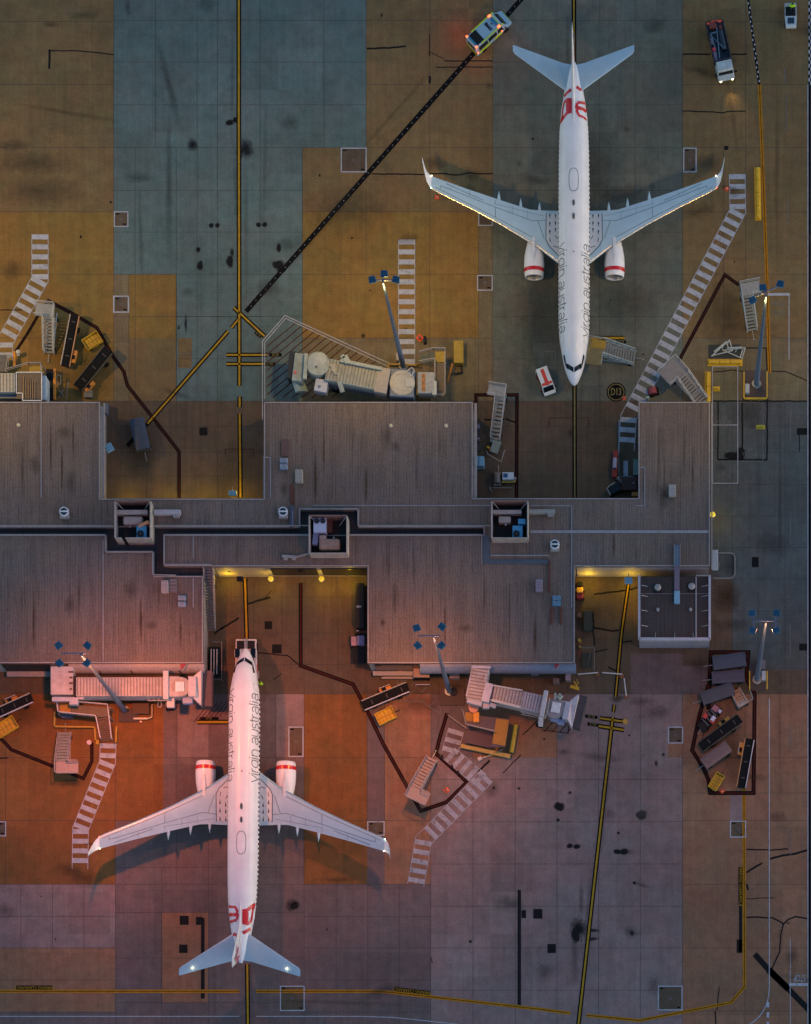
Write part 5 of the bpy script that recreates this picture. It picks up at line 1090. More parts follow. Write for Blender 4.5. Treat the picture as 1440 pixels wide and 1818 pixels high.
mb = MB(); mb.box(P(110,1242,5.0),(2.3,.5,.6)); mb.box(P(131,1245,4.9)-Vector((0,0,.2)),(1.0,.9,.9)); mb.box(P(143,1239,4.6),(.8,.45,.5)); make('skirt', mb, BRIDGED if False else mat('skirt_lilac',(.34,.33,.40),.5), J, world=True, bevel=.05)
mb = MB(); mb.box(P(294,1216,5.7)-Vector((0,0,.2)),(.6,3.4,.5)); mb.box(P(303,1248,4.4)-Vector((0,0,.2)),(.9,1.1,.6)); make('frame_arch', mb, mat('arch_white',(.46,.42,.44),.5), J, world=True, bevel=.05)
make('telescope', MB().box(P(308,1219,5.2)-Vector((0,0,1)),(1.5,2.4,2.2)), BRIDGEW, J, world=True, bevel=.05); mb = MB(); mb.cyl((P(321,1219,5.2).x,P(321,1219,5.2).y,2.9),P(321,1219,5.3),1.15,n=24); make('cab_rotunda', mb, mat('cab_cream',(.32,.26,.24),.55), J, world=True)
make('cab_hatch', MB().box(P(319,1219,5.4),(1.05,1.15,.2)), mat('hatch_white',(.66,.60,.60),.5), J, world=True, bevel=.04); make('cab_hood', MB().side([(0,0),(0,0)], lambda z, x: 0) if False else MB().box(P(341,1219,5.2)-Vector((0,0,1)),(.9,2.4,2.2)), mat('hood_white',(.46,.41,.43),.5), J, world=True, bevel=.05)
a = P(344,1200,4.8); b = P(344,1240,4.8); c_ = P(357,1190,5.0); d_ = P(357,1252,4.4); mb = MB(); mb.add([a,b,d_,c_]+[v-Vector((0,0,1.8)) for v in (a,b,d_,c_)],[(0,1,2,3),(7,6,5,4),(0,4,5,1),(1,5,6,2),(2,6,7,3),(3,7,4,0)]); make('cab_flare', mb, mat('hood_white',(.46,.41,.43),.5), J, world=True)
mb = MB(); mb.box(P(366,1222,3.6)-Vector((0,0,.8)),(1.4,4.3,1.6)); make('bellows', mb, mat('bellows_brown',(.10,.065,.07),.9,var=.2), J, world=True, bevel=.08); mb = MB(); q = [P(262,1240,4.2),P(300,1244,4.2)]; mb.bar(P(262,1236,4.6),P(265,1244,4.2),.06,.06)
for k in range(4): mb.bar(P(262+k*9,1244,4.2),P(267+k*9,1237,4.4),.06,.06)
mb.bar(P(263,1244,4.2),P(303,1244,4.2),.08,.08); make('service_ladder', mb, CAP, J, world=True); mb = MB(); mb.tube([P(281,1247,3.5),P(280,1254,3.2),P(284,1256,3.2),P(287,1253,3.2),P(286,1246,3.5)],.06); make('hoop', mb, CAP, J, world=True); make('control_pod', MB().box(P(333,1243,4.2)-Vector((0,0,.4)),(1.2,.8,.9)), mat('pod_blue2',(.25,.29,.45),.5), J, world=True, bevel=.05); legs(J,303,1240,3,2.6,0)
make('pedestal', MB().cyl(P(112,1214,0),(P(112,1214,0).x,P(112,1214,0).y,3),.5,n=14), BRIDGED, J, world=True)
pt_ = platform('L shaped railed escape walkway and steps below the south west jet bridge root',[(103,1250),(195,1256),(195,1272),(170,1274),(103,1266)],2.6,PLM,[[(103,1246),(105,1266),(172,1273),(180,1312)],[(103,1246),(125,1247),(193,1253),(200,1313)]],mat('rail_rosewhite',(.46,.42,.45),.5))
make('yellow_deck', MB().prism([p.to_2d() for p in wp([(106,1249),(125,1250),(125,1264),(106,1263)],2.64)],2.6,2.64), mat('deck_amber',(.32,.15,.02),.6), pt_, world=True); mb = MB()
for i in range(11): p = P(183,1274,2.5).lerp(P(190,1316,.2),(i+.5)/11); mb.box(p,(1.25,.18,.05),rz=.15)
make('tread', mb, mat('tread_brown',(.12,.07,.05),.7), pt_, world=True)
t = thing('guard_kerb_rail','yellow bump rail outlining the south west escape walkway','guard rail',P(130,1285,0)); mb = MB()
for a, b in (((97,1264),(97,1290)),((97,1290),(168,1291)),((168,1291),(170,1314)),((207,1290),(206,1318))): mb.bar(P(*a,.55),P(*b,.55),.2,.25); mb.bar(P(*a,0),P(*a,.5),.12,.12,up=Vector((1,0,0)))
make('rail', mb, mat('rail_amber',(.36,.20,.02),.6), t, world=True); make('foot', MB().box(P(173,1318,.2),(.35,.5,.4)), mat('rail_amber',(.36,.20,.02),.6), t, world=True)
tag(make('ground_cooler', MB().box(P(120,1272,.6),(1.4,.5,.9)), mat('cooler_slate',(.06,.08,.12),.5), bevel=.05), 'slate cooler tucked under the L shaped escape walkway', 'cooler')
t = thing('mast_plinth','dark plinth with pipe rail at the foot of the slanting light mast','plinth',P(235,1268,0)); make('block', MB().box(P(228,1270,.2),(2.3,1.6,.3)), mat('plinth_dark',(.07,.05,.045),.8), t, world=True, bevel=.03); make('pipe', MB().bar(P(237,1276,.5),P(262,1276,.5),.22,.22).bar(P(262,1276,.5),P(270,1273,.5),.12,.12).bar(P(270,1273,.5),P(270,1250,.5),.08,.08), GALV, t, world=True); make('cover', MB().box(P(250,1258,.4),(2.1,1.4,.5)), mat('cover_brown',(.09,.05,.03),.8), t, world=True, bevel=.1)
# -- south centre bridge
J = thing('jet_bridge','white ribbed jet bridge with dark bellows slanting east from the south middle block','jet bridge',P(930,1235,0),0,'jet bridges of the terminal')
LIL = mat('bridge_lilac', (.42,.37,.42), .6, var=.18, scale=1.2); tunnel(J,(853,1184),(843,1243),31,5.4,BRIDGEW,2.9,pitch=.4)
make('root_cap', MB().bar(P(838,1184,5.5),P(871,1185,5.5),.28,.3), LIL, J, world=True); make('side_rail', MB().bar(P(835,1203,5.5),P(828,1236,5.5),.14,.16).bar(P(864,1196,5.5),P(860,1210,5.5),.14,.16), LIL, J, world=True)
a, b = P(860,1228,5.3), P(975,1254,5.3); make('corner_tower', MB().bar(P(869,1213,5.5)-Vector((0,0,1.2)),P(861,1246,5.5)-Vector((0,0,1.2)),.95,2.6), LIL, J, world=True, bevel=.05); make('gap_seal', MB().bar(P(875,1219,5.3),P(871,1241,5.3),.38,.12), mat('seal_plum',(.05,.035,.06),.8), J, world=True)
tunnel(J,(872,1230),(928,1243),27,5.25,mat('bridge_tanpink',(.40,.34,.34),.6,var=.15),2.9); tunnel(J,(926,1242),(966,1251),30,5.45,LIL,2.9,pitch=.34)
mb = MB(); mb.bar(P(873,1243,5.45),P(925,1256,5.45),.28,.2); mb.bar(P(876,1217,5.45),P(928,1226,5.45),.16,.2); make('edge_beam', mb, mat('beam_cream',(.44,.40,.38),.5), J, world=True)
mb = MB(); mb.bar(P(970,1226,5.9),P(962,1272,5.6),.5,.5); mb.bar(P(961,1270,5.0),P(960,1288,4.0),.55,.6); make('frame_arch', mb, mat('arch_white',(.46,.42,.44),.5), J, world=True, bevel=.05); make('arch_pipe', MB().tube([P(976,1238,5.8),P(972,1262,5.6),P(967,1276,5.2)],.07), CAP, J, world=True)
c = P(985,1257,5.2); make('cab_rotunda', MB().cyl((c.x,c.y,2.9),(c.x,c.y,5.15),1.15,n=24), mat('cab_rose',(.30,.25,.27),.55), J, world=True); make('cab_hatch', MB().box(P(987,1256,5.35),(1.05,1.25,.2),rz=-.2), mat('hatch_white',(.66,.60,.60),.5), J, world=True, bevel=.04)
make('cab_hood', MB().bar(P(1009,1246,5.2)-Vector((0,0,1)),P(1003,1276,5.2)-Vector((0,0,1)),.7,2.2).bar(P(1001,1244,5.0)-Vector((0,0,1)),P(996,1270,5.0)-Vector((0,0,1)),.7,2.0), LIL, J, world=True, bevel=.05)
a = P(1013,1243,4.9); b = P(1007,1275,4.9); c_ = P(1028,1232,5.0); d_ = P(1015,1291,4.4); mb = MB(); mb.add([a,b,d_,c_]+[v-Vector((0,0,1.8)) for v in (a,b,d_,c_)],[(0,1,2,3),(7,6,5,4),(0,4,5,1),(1,5,6,2),(2,6,7,3),(3,7,4,0)]); make('cab_flare', mb, LIL, J, world=True)
make('bellows', MB().bar(P(1036,1235,3.4)-Vector((0,0,.7)),P(1022,1292,3.4)-Vector((0,0,.7)),1.05,1.5), mat('bellows_plum',(.055,.045,.055),.9,var=.2), J, world=True, bevel=.06)
mb = MB(); mb.bar(P(991,1234,5.4),P(997,1240,5.4),.6,.3); mb.box(P(986,1236,5.4),(.25,.7,.3)); mb.box(P(990,1236,5.45),(.9,.12,.2)); make('roof_bracket', mb, mat('bracket_green',(.38,.38,.32),.5), J, world=True)
mb = MB(); mb.box(P(985,1275,4.4)-Vector((0,0,.4)),(.9,.7,.8),rz=-.2); mb.box(P(996,1281,4.2)-Vector((0,0,.4)),(.8,.6,.7),rz=-.2); make('control_pod', mb, mat('pod_blue3',(.25,.30,.48),.5), J, world=True, bevel=.05)
mb = MB(); mb.bar(P(924,1262,4.6),P(963,1272,4.4),.07,.07); mb.bar(P(925,1268,4.2),P(958,1275,4.2),.07,.07)
for k in range(4): mb.bar(P(925+k*10,1263+k*2.4,4.6),P(932+k*8,1269+k*1.8,4.2),.06,.06)
make('service_ladder', mb, CAP, J, world=True); mb = MB(); mb.bar(P(830,1243,4.9),P(856,1250,4.9),.7,.8); mb.box(P(863,1252,4.6)-Vector((0,0,.2)),(.8,.8,.8)); mb.bar(P(868,1250,4.6),P(880,1255,4.4),.5,.7); make('skirt', mb, mat('skirt_lilac',(.34,.33,.40),.5), J, world=True, bevel=.05)
legs(J,962,1272,3,2.4,ang((872,1230),(966,1251))); make('pedestal', MB().cyl(P(850,1240,0),(P(850,1240,0).x,P(850,1240,0).y,3),.5,n=14), BRIDGED, J, world=True)
t = thing('spot_platform','slanted dark escape platform with amber deck panels behind the south middle bridge','platform',P(865,1290,0)); DP = mat('deck_plum',(.09,.06,.075),.7,var=.2)
make('deck', MB().prism([p.to_2d() for p in wp([(826,1268),(905,1276),(897,1326),(872,1326),(878,1300),(828,1286)],2.4)],2.25,2.4), DP, t, world=True, bevel=.03); make('amber_panel', MB().prism([p.to_2d() for p in wp([(881,1276),(904,1278),(897,1324),(874,1320)],2.46)],2.42,2.46), mat('deck_amber',(.32,.15,.02),.6), t, world=True); make('amber_panel', MB().prism([p.to_2d() for p in wp([(826,1264),(841,1266),(839,1281),(825,1280)],2.5)],2.42,2.5), mat('deck_amber',(.32,.15,.02),.6), t, world=True)
make('orange_box', MB().box(P(845.5,1273,2.9)-Vector((0,0,.3)),(.7,1.2,.6)), ORG, t, world=True, bevel=.04); make('round_vent', MB().cyl(P(841,1256,2.4),P(841,1256,3.2),.62,n=20), mat('vent_coral',(.60,.22,.13),.5), t, world=True); make('lower_deck', MB().prism([p.to_2d() for p in wp([(826,1296),(876,1300),(872,1328),(824,1318)],1.4)],1.3,1.4), mat('deck_maroon',(.09,.045,.05),.7), t, world=True)
rail([(822,1262),(828,1288),(879,1300)],2.4,.9,1.6,CAP,t,'guard_rail',.03)
for x, y in ((830,1284),(900,1280),(894,1322),(830,1316)): p = P(x,y,1.3); make('leg', MB().bar((p.x,p.y,0),(p.x,p.y,1.3),.12,.12,up=Vector((1,0,0))), GALV, t, world=True)
for a, b, l in (((818,1324),(906,1343),'long amber bump rail running below the slanted escape platform'),((916,1286),(908,1336),'short yellow bump rail closing the slanted escape platform on the east')):
    t = thing('bump_rail', l, 'guard rail', (0,0,0)); c = P((a[0]+b[0])/2,(a[1]+b[1])/2,0); t.location = c; make('beam', MB().bar(P(*a,.5),P(*b,.5),.5,.4), mat('beam_amber',(.42,.27,.07),.6,var=.2) if a[0] < 900 else mat('beam_yellow',(.36,.28,.02),.6), t, world=True, bevel=.05); make('stand', MB().bar(P(*a,0),P(*a,.3),.2,.2,up=Vector((1,0,0))).bar(P(*b,0),P(*b,.3),.2,.2,up=Vector((1,0,0))), DARK, t, world=True)
t = thing('guard_chain','thin pale rail slanting from the red outline to the escape platform','rail',P(811,1282,0)); make('rail', MB().bar(P(795,1269,.9),P(828,1293,.9),.07,.07), CAP, t, world=True); make('post', MB().bar(P(795,1269,0),P(795,1269,.9),.07,.07,up=Vector((1,0,0))).bar(P(828,1293,0),P(828,1293,.9),.07,.07,up=Vector((1,0,0))), CAP, t, world=True)
t = thing('mast_plinth','square brown plinth at the foot of the light mast by the south middle block','plinth',P(805,1240,0)); make('block', MB().box(P(803,1236,.15),(3.0,2.2,.3)), mat('plinth_umber',(.075,.045,.035),.8), t, world=True, bevel=.04); make('cover', MB().cyl(P(805,1228,.3),P(805,1228,.6),.5,n=14), DWALL, t, world=True)
# ---------------------------------------------------------------- helpers for equipment
def wheels(t, pts, r=.32, w=.22, m=None):
    for x, y in pts: make('wheel', MB().cyl((x,y-w/2,r),(x,y+w/2,r),r,n=14), m or DARK, t)
def fr(pa, pb, z=0.):
    a, b = P(pa[0],pa[1],z), P(pb[0],pb[1],z); c = (a+b)/2; return c, math.atan2(b.y-a.y, b.x-a.x), (b-a).length
# boarding stairs: low -> top in picture coordinates, landing beyond the top
def boarding_stairs(low, top, h, w, lab, land=1.4, ext=0., frame_m=None, tread_m=None, deck_m=None, low_z=.25, shade=None, cover=False):
    a = P(low[0], low[1], low_z); b = P(top[0], top[1], h); rz = math.atan2(b.y-a.y, b.x-a.x); L = math.hypot(b.x-a.x, b.y-a.y)
    fm = frame_m or mat('stair_white', (.34,.36,.36), .5, var=.12); tm = tread_m or mat('stair_tread', (.20,.22,.22), .6, metal=.2, var=.15); dm = deck_m or mat('stair_deck', (.24,.25,.25), .6)
    t = thing('boarding_stairs', lab, 'boarding stairs', (a.x, a.y, 0), rz, 'mobile boarding stairs')
    n = max(5, int((h-low_z)/.2)); mb = MB(); 
    for i in range(n): mb.box((L*(i+.5)/n, 0, low_z+(h-low_z)*(i+.6)/n), (L/n*.72, w-.1, .05))
    make('tread', mb, tm, t)
    mb = MB(); mb.box((L+land/2, 0, h-.04), (land, w, .08)); 
    if ext: mb.box((L+land/2, (w/2+abs(ext)/2-.02)*(1 if ext > 0 else -1), h-.043), (land, abs(ext), .08))
    make('landing', mb, dm, t)
    for sg in (1, -1):
        y = sg*w/2; mb = MB(); mb.bar((0,y,low_z-.1),(L,y,h-.12),.07,.25); mb.bar((.1,y,low_z+.95),(L,y,h+.98),.075,.075); mb.bar((.1,y,low_z+.5),(L,y,h+.5),.04,.04)
        for i in range(6): x = .1+(L-.1)*i/5; z = low_z+(h-low_z)*x/L; mb.bar((x,y,z),(x,y,z+.97),.05,.05,up=Vector((1,0,0)))
        make('side_rail', mb, fm, t)
    mb = MB(); ys = sorted([w/2+(ext if ext > 0 else 0), -w/2+(ext if ext < 0 else 0)]); z = h+.95
    def rr(p, q): mb.bar((*p,z),(*q,z),.07,.07); mb.bar((*p,z-.5),(*q,z-.5),.04,.04); mb.bar((*p,h),(*p,z),.05,.05,up=Vector((1,0,0))); mb.bar((*q,h),(*q,z),.05,.05,up=Vector((1,0,0)))
    rr((L+land, ys[0]), (L+land, ys[1]))
    if ext > 0: rr((L,-w/2),(L+land,-w/2)); rr((L,w/2),(L,w/2+ext))
    elif ext < 0: rr((L,w/2),(L+land,w/2)); rr((L,-w/2),(L,-w/2+ext))
    else: rr((L,-w/2),(L+land,-w/2)); rr((L,w/2),(L+land,w/2))
    make('landing_rail', mb, fm, t)
    mb = MB()
    for sg in (1, -1):
        y = sg*(w/2-.1); mb.bar((.3,y,.45),(L+land*.8,y,.45),.1,.12); mb.bar((L+.2,y,.45),(L+.2,y,h-.1),.09,.09,up=Vector((1,0,0))); mb.bar((L*.45,y,.45),(L+land-.2,y,h-.15),.06,.06)
    mb.bar((L*.4,-w/2,.45),(L*.4,w/2,.45),.08,.08); mb.bar((L+.2,-w/2,.45),(L+.2,w/2,.45),.08,.08); make('chassis', mb, fm, t)
    wheels(t, [(.6,w/2),(.6,-w/2),(L+.4,w/2),(L+.4,-w/2)], .25, .16)
    make('tow_bar', MB().bar((0,0,.35),(-1.0,0,.25),.06,.06).cyl((-1.0,-.12,.25),(-1.0,.12,.25),.05,n=8), GALV, t)
    return t
boarding_stairs((87,628),(86,562),2.6,1.22,'white boarding stairs with a left hand landing beside the north west zebra path',1.5,1.05,mat('stair_pale',(.38,.40,.38),.5))
boarding_stairs((1128,636),(1072,617),2.7,1.75,'boarding stairs with a yellow ended platform docked at the nose door of the north airliner',1.9,1.3,mat('stair_steelblue',(.26,.33,.34),.5),deck_m=mat('deck_yellow',(.17,.14,.06),.6))
_t = bpy.data.objects['boarding_stairs.001']; make('deck_plate', MB().box((5.35-.9,-.35,2.72),(1.75,1.0,.03)), mat('plate_amber',(.30,.19,.02),.6), _t)
boarding_stairs((1336,588),(1327,524),2.6,1.25,'white boarding stairs with a corner landing below the north east zebra path',1.5,-1.1,None)
boarding_stairs((1249,718),(1212,665),2.6,1.6,'grey boarding stairs with wide landing overlapping the zebra path next to the east block',2.2,1.2,None,mat('stair_tread2',(.22,.22,.23),.6,var=.1),mat('stair_deck2',(.19,.18,.19),.6))
boarding_stairs((879,782),(888,704),2.6,1.15,'long narrow boarding stairs with corner landing east of the middle block',1.3,1.0,mat('stair_dim',(.36,.36,.36),.5))
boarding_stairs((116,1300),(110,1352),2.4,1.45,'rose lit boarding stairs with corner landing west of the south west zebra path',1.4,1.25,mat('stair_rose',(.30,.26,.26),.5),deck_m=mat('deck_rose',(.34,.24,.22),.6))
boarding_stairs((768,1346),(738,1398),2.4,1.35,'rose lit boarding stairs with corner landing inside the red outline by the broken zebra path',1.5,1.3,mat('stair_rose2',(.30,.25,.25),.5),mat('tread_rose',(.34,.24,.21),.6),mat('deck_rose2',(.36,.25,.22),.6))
t = boarding_stairs((1304,1226),(1316,1246),1.0,1.2,'small orange topped steps on a white frame at the south east equipment area',.5,0,mat('stair_org',(.50,.30,.22),.5),mat('tread_org',(.40,.22,.15),.5))
t = thing('tube_stand','bent white tubular frame around the orange steps in the south east equipment area','frame',P(1318,1245,0)); mb = MB()
q = [P(1301,1238,.9),P(1311,1258,.9),P(1337,1240,.9),P(1332,1226,.9)]
for a, b in zip(q, q[1:]): mb.bar(a, b, .08, .08); mb.bar(Vector((a.x,a.y,0)), a, .06, .06, up=Vector((1,0,0)))
make('rail', mb, CAP, t, world=True)
# steps end platform right of the long stairs
t = thing('step_platform','small skewed step platform at the foot of the long narrow stairs','platform',P(878,795,0)); mb = MB(); mb.box(P(880,793,.8),(1.0,1.5,.06),rz=-.35); make('deck', mb, mat('deck_green',(.14,.19,.18),.5), t, world=True)
mb = MB(); q = [P(864,800,.9),P(866,806,.9),P(890,820,.9),P(896,799,.9)]
for a, b in zip(q, q[1:]): mb.bar(a, b, .07, .07); mb.bar(Vector((a.x,a.y,0)), a, .05, .05, up=Vector((1,0,0)))
make('rail', mb, CAP, t, world=True); make('step', MB().box(P(877,784,.5),(.9,.3,.05),rz=-.35).box(P(880,793,.35),(.8,1.2,.5),rz=-.35), GALV, t, world=True); make('hose_reel', MB().cyl(P(867,797,.3),P(869,794,.3),.35,n=14), YEL, t, world=True)
# belt loaders
def belt_loader(a, b, w, lab, rail_m, cab_m, cab_side=1, za=.7, zb=1.5, cab_at=.25, hoops=3):
    A_, B_ = P(a[0],a[1],za), P(b[0],b[1],zb); rz = math.atan2(B_.y-A_.y, B_.x-A_.x); L = math.hypot(B_.x-A_.x, B_.y-A_.y)
    t = thing('belt_loader', lab, 'belt loader', (A_.x, A_.y, 0), rz, 'baggage belt loaders')
    mb = MB(); mb.bar((0,0,za),(L,0,zb),w,.18); mb.cyl((0,-w/2,za),(0,w/2,za),.1,n=10); mb.cyl((L,-w/2,zb),(L,w/2,zb),.1,n=10); make('belt', mb, DARK, t)
    for sg in (1, -1): make('side_rail', MB().bar((0,sg*(w/2+.07),za+.12),(L,sg*(w/2+.07),zb+.12),.1,.22), rail_m[0] if sg > 0 else rail_m[1], t)
    mb = MB()
    for i in range(hoops): x = L*(i+.6)/hoops; z = za+(zb-za)*x/L+.11; mb.box((x,0,z),(.12,w*.5,.03))
    make('belt_seam', mb, mat('belt_seam',(.05,.05,.05),.6), t)
    mb = MB(); mb.box((L*.5,0,.5),(L*.62,w*.9,.35)); make('chassis', mb, mat('chassis_dark',(.05,.045,.04),.6), t, bevel=.04)
    mb = MB(); s_ = cab_side; mb.box((L*cab_at,s_*(w/2+.38),.62),(1.5,.45,.55)); make('operator_cab', mb, cab_m, t, bevel=.06)
    make('seat', MB().box((L*cab_at-.1,s_*(w/2+.38),.98),(.4,.36,.12)).box((L*cab_at-.32,s_*(w/2+.38),1.15),(.08,.36,.4)), DARK, t); make('handrail', MB().bar((L*cab_at-.7,s_*(w/2+.62),1.3),(L*cab_at+.7,s_*(w/2+.62),1.3),.05,.05).bar((L*cab_at-.7,s_*(w/2+.62),.8),(L*cab_at-.7,s_*(w/2+.62),1.3),.05,.05,up=Vector((1,0,0))), rail_m[1], t)
    wheels(t, [(L*.22,w/2+.05),(L*.22,-w/2-.05),(L*.78,w/2+.05),(L*.78,-w/2-.05)], .3, .2); return t
RO = mat('rail_orange',(.45,.22,.10),.5); RP = mat('rail_pale',(.42,.36,.28),.5); RW = mat('rail_white',(.52,.48,.50),.45); RK = mat('rail_dark',(.06,.05,.035),.6)
belt_loader((116,650),(133,560),.95,'black belt loader with pale and orange side rails beside the north west stairs',(RP,RO),ORG,-1,cab_at=.22)
belt_loader((139,688),(192,622),1.2,'dark belt loader lying diagonally against the red line by the north west stairs',(RK,RK),ORG,-1,cab_at=.18)
belt_loader((-8,1268),(56,1239),1.0,'black belt loader with pale lilac rail cut by the left edge',(RP,RW),ORG,1,cab_at=.5)
belt_loader((645,1253),(724,1220),1.05,'black belt loader with white rail crossing the red line south of the middle block',(RP,RW),ORG,1,cab_at=.55)
belt_loader((1316,1398),(1331,1313),.95,'upright black belt loader with orange rails in the south east equipment area',(RO,RW),ORG,1,cab_at=.8)
belt_loader((1245,1326),(1313,1276),1.1,'brown black belt loader lying diagonally in the south east equipment area',(RK,RK),mat('cab_mustard',(.30,.20,.02),.5),1,cab_at=.72)
# yellow baggage dollies (ribbed covers)
def yellow_dolly(a, b, w, lab, m=None):
    c, rz, L = fr(a, b, .9); t = thing('baggage_dolly', lab, 'dolly', (c.x, c.y, 0), rz, 'yellow baggage dollies'); m = m or YEL
    make('deck', MB().box((0,0,.55),(L,w,.14)), m, t, bevel=.03); mb = MB()
    for sg in (1,-1): mb.box((0,sg*(w/2-.04),.82),(L,.06,.4)); mb.box((sg*(L/2-.04),0,.82),(.06,w-.12,.4))
    make('side_board', mb, m, t); mb = MB()
    for i in range(5): mb.box((-L/2+L*(i+.5)/5,0,.65),(.07,w-.15,.06))
    mb.box((0,0,.66),(L-.15,.07,.06)); make('deck_rib', mb, mat('rib_dark_yellow',(.36,.22,.01),.6), t)
    make('tow_bar', MB().bar((L/2,0,.4),(L/2+.75,0,.35),.06,.06), DARK, t); wheels(t, [(L*.32,w*.42),(L*.32,-w*.42),(-L*.32,w*.42),(-L*.32,-w*.42)], .22, .12); return t
yellow_dolly((150,613),(177,596),1.45,'yellow ribbed dolly tucked inside the red line at the north west stand'); yellow_dolly((669,1278),(700,1263),1.5,'yellow ribbed dolly below the white railed belt loader')
yellow_dolly((-6,1300),(27,1280),1.6,'yellow ribbed dolly cut by the left edge of the picture'); yellow_dolly((1264,1400),(1280,1374),1.15,'small bright yellow dolly at the bottom of the south east equipment area')
# covered baggage carts
def cart(a, b, w, lab, m, h=1.5, bar=1):
    c, rz, L = fr(a, b, h); t = thing('baggage_cart', lab, 'baggage cart', (c.x, c.y, 0), rz, 'covered baggage carts')
    mb = MB(); mb.loft([[Vector((x,-w/2,h-.12)),Vector((x,-w*.25,h)),Vector((x,w*.25,h)),Vector((x,w/2,h-.12)),Vector((x,w/2,h-.2)),Vector((x,-w/2,h-.2))] for x in (-L/2,0,L/2)]); make('canopy', mb, m, t)
    make('bed', MB().box((0,0,.5),(L*.96,w*.92,.14)), mat('bed_dark',(.05,.05,.05),.7), t); mb = MB()
    for sx in (-1,1):
        for sy in (-1,1): mb.bar((sx*(L/2-.08),sy*(w/2-.06),.5),(sx*(L/2-.08),sy*(w/2-.06),h-.2),.06,.06,up=Vector((1,0,0)))
    make('corner_post', mb, GALV, t); make('end_panel', MB().box((L/2-.05,0,.95),(.05,w*.9,.8)).box((-L/2+.05,0,.95),(.05,w*.9,.8)), m, t)
    make('tow_bar', MB().bar((-bar*L/2,0,.4),(-bar*(L/2+1.1),0,.3),.08,.08), GALV, t); wheels(t, [(L*.33,w*.44),(L*.33,-w*.44),(-L*.33,w*.44),(-L*.33,-w*.44)], .25, .16); return t
cart((242,742),(254,797),1.75,'dark blue covered cart standing alone at the foot of the yellow diagonal',TARP,1.7,-1)
cart((1266,1177),(1324,1169),1.7,'blue grey covered cart, northernmost in the south east equipment area',mat('cover_blue',(.04,.05,.08),.7,var=.25,bump=.3)); cart((1264,1203),(1322,1199),1.45,'plum covered cart directly below the blue grey one',PURP)
cart((1246,1240),(1302,1221),1.6,'grey violet covered cart tilted left of the orange steps',mat('cover_violet',(.055,.05,.065),.7,var=.25,bump=.3)); cart((1249,1356),(1294,1324),1.5,'pinkish grey covered cart between the diagonal belt loader and the yellow dolly',MAGE)
# barriers
def barrier(a, b, w, lab, m=None, h=.55):
    c, rz, L = fr(a, b, h); t = thing('safety_barrier', lab, 'barrier', (c.x, c.y, 0), rz, 'yellow safety barriers'); m = m or YEL
    n = max(1, round(L/1.6)); mb = MB()
    for i in range(n):
        x0, x1 = -L/2+L*i/n+.02, -L/2+L*(i+1)/n-.02; mb.loft([[Vector((x,-w/2,0)),Vector((x,-w*.3,h*.75)),Vector((x,-w*.2,h)),Vector((x,w*.2,h)),Vector((x,w*.3,h*.75)),Vector((x,w/2,0))] for x in (x0,x1)])
    make('barrier_block', mb, m, t, bevel=.04); make('base_strip', MB().box((0,0,.04),(L+.2,w*1.15,.08)), m, t); return t
barrier((1345,296),(1346.5,387),.68,'long yellow barrier lying beside the double orange line at the north east'); barrier((1257,659),(1256.5,712),.62,'upright yellow barrier against the corner of the east block')
barrier((1258,641.5),(1317,641.5),.7,'horizontal yellow barrier below the grey trestles'); barrier((1267,688),(1277,688),.5,'tiny yellow barrier stub beside the bay line'); barrier((1344,756),(1357,756),.45,'tiny yellow green block on the faded bay line',mat('yellow_green',(.32,.30,.03),.6))
for px, py, l in ((1280,622,0.25),(1303,624,-.4)):
    t = thing('trestle_frame','tangled white tubular trestle on the dark mat, %s of the two' % ('west' if px < 1290 else 'east'),'trestle',P(px,py,0),l); mb = MB()
    for a, b in (((-1.2,-.4,.1),(1.2,.6,1.1)),((-1.2,-.4,.1),(1.3,-.5,.4)),((1.2,.6,1.1),(1.3,-.5,.4)),((-.9,-.1,.5),(.8,.5,1.2)),((.9,.5,.1),(1.0,-.4,.1)),((-1.2,-.4,.1),(.8,.5,1.2)),((.2,0,.1),(.3,.3,1)),((0.9,.5,.1),(1.2,.6,1.1)),((1,-.4,.1),(1.3,-.5,.4))): mb.bar(a, b, .09, .09)
    make('tube_frame', mb, mat('trestle_white',(.46,.50,.50),.5), t); make('foot_plate', MB().box((-1.2,-.4,.05),(.2,.2,.1)).box((1,-.4,.05),(.2,.2,.1)).box((.9,.5,.05),(.2,.2,.1)), GALV, t)
tag(make('storage_mat', MB().prism(rect(1258,612,1316,636,0), .028, .05), mat('mat_dark',(.025,.035,.03),.8)), 'dark rubber mat under the white tubular trestles', 'mat')
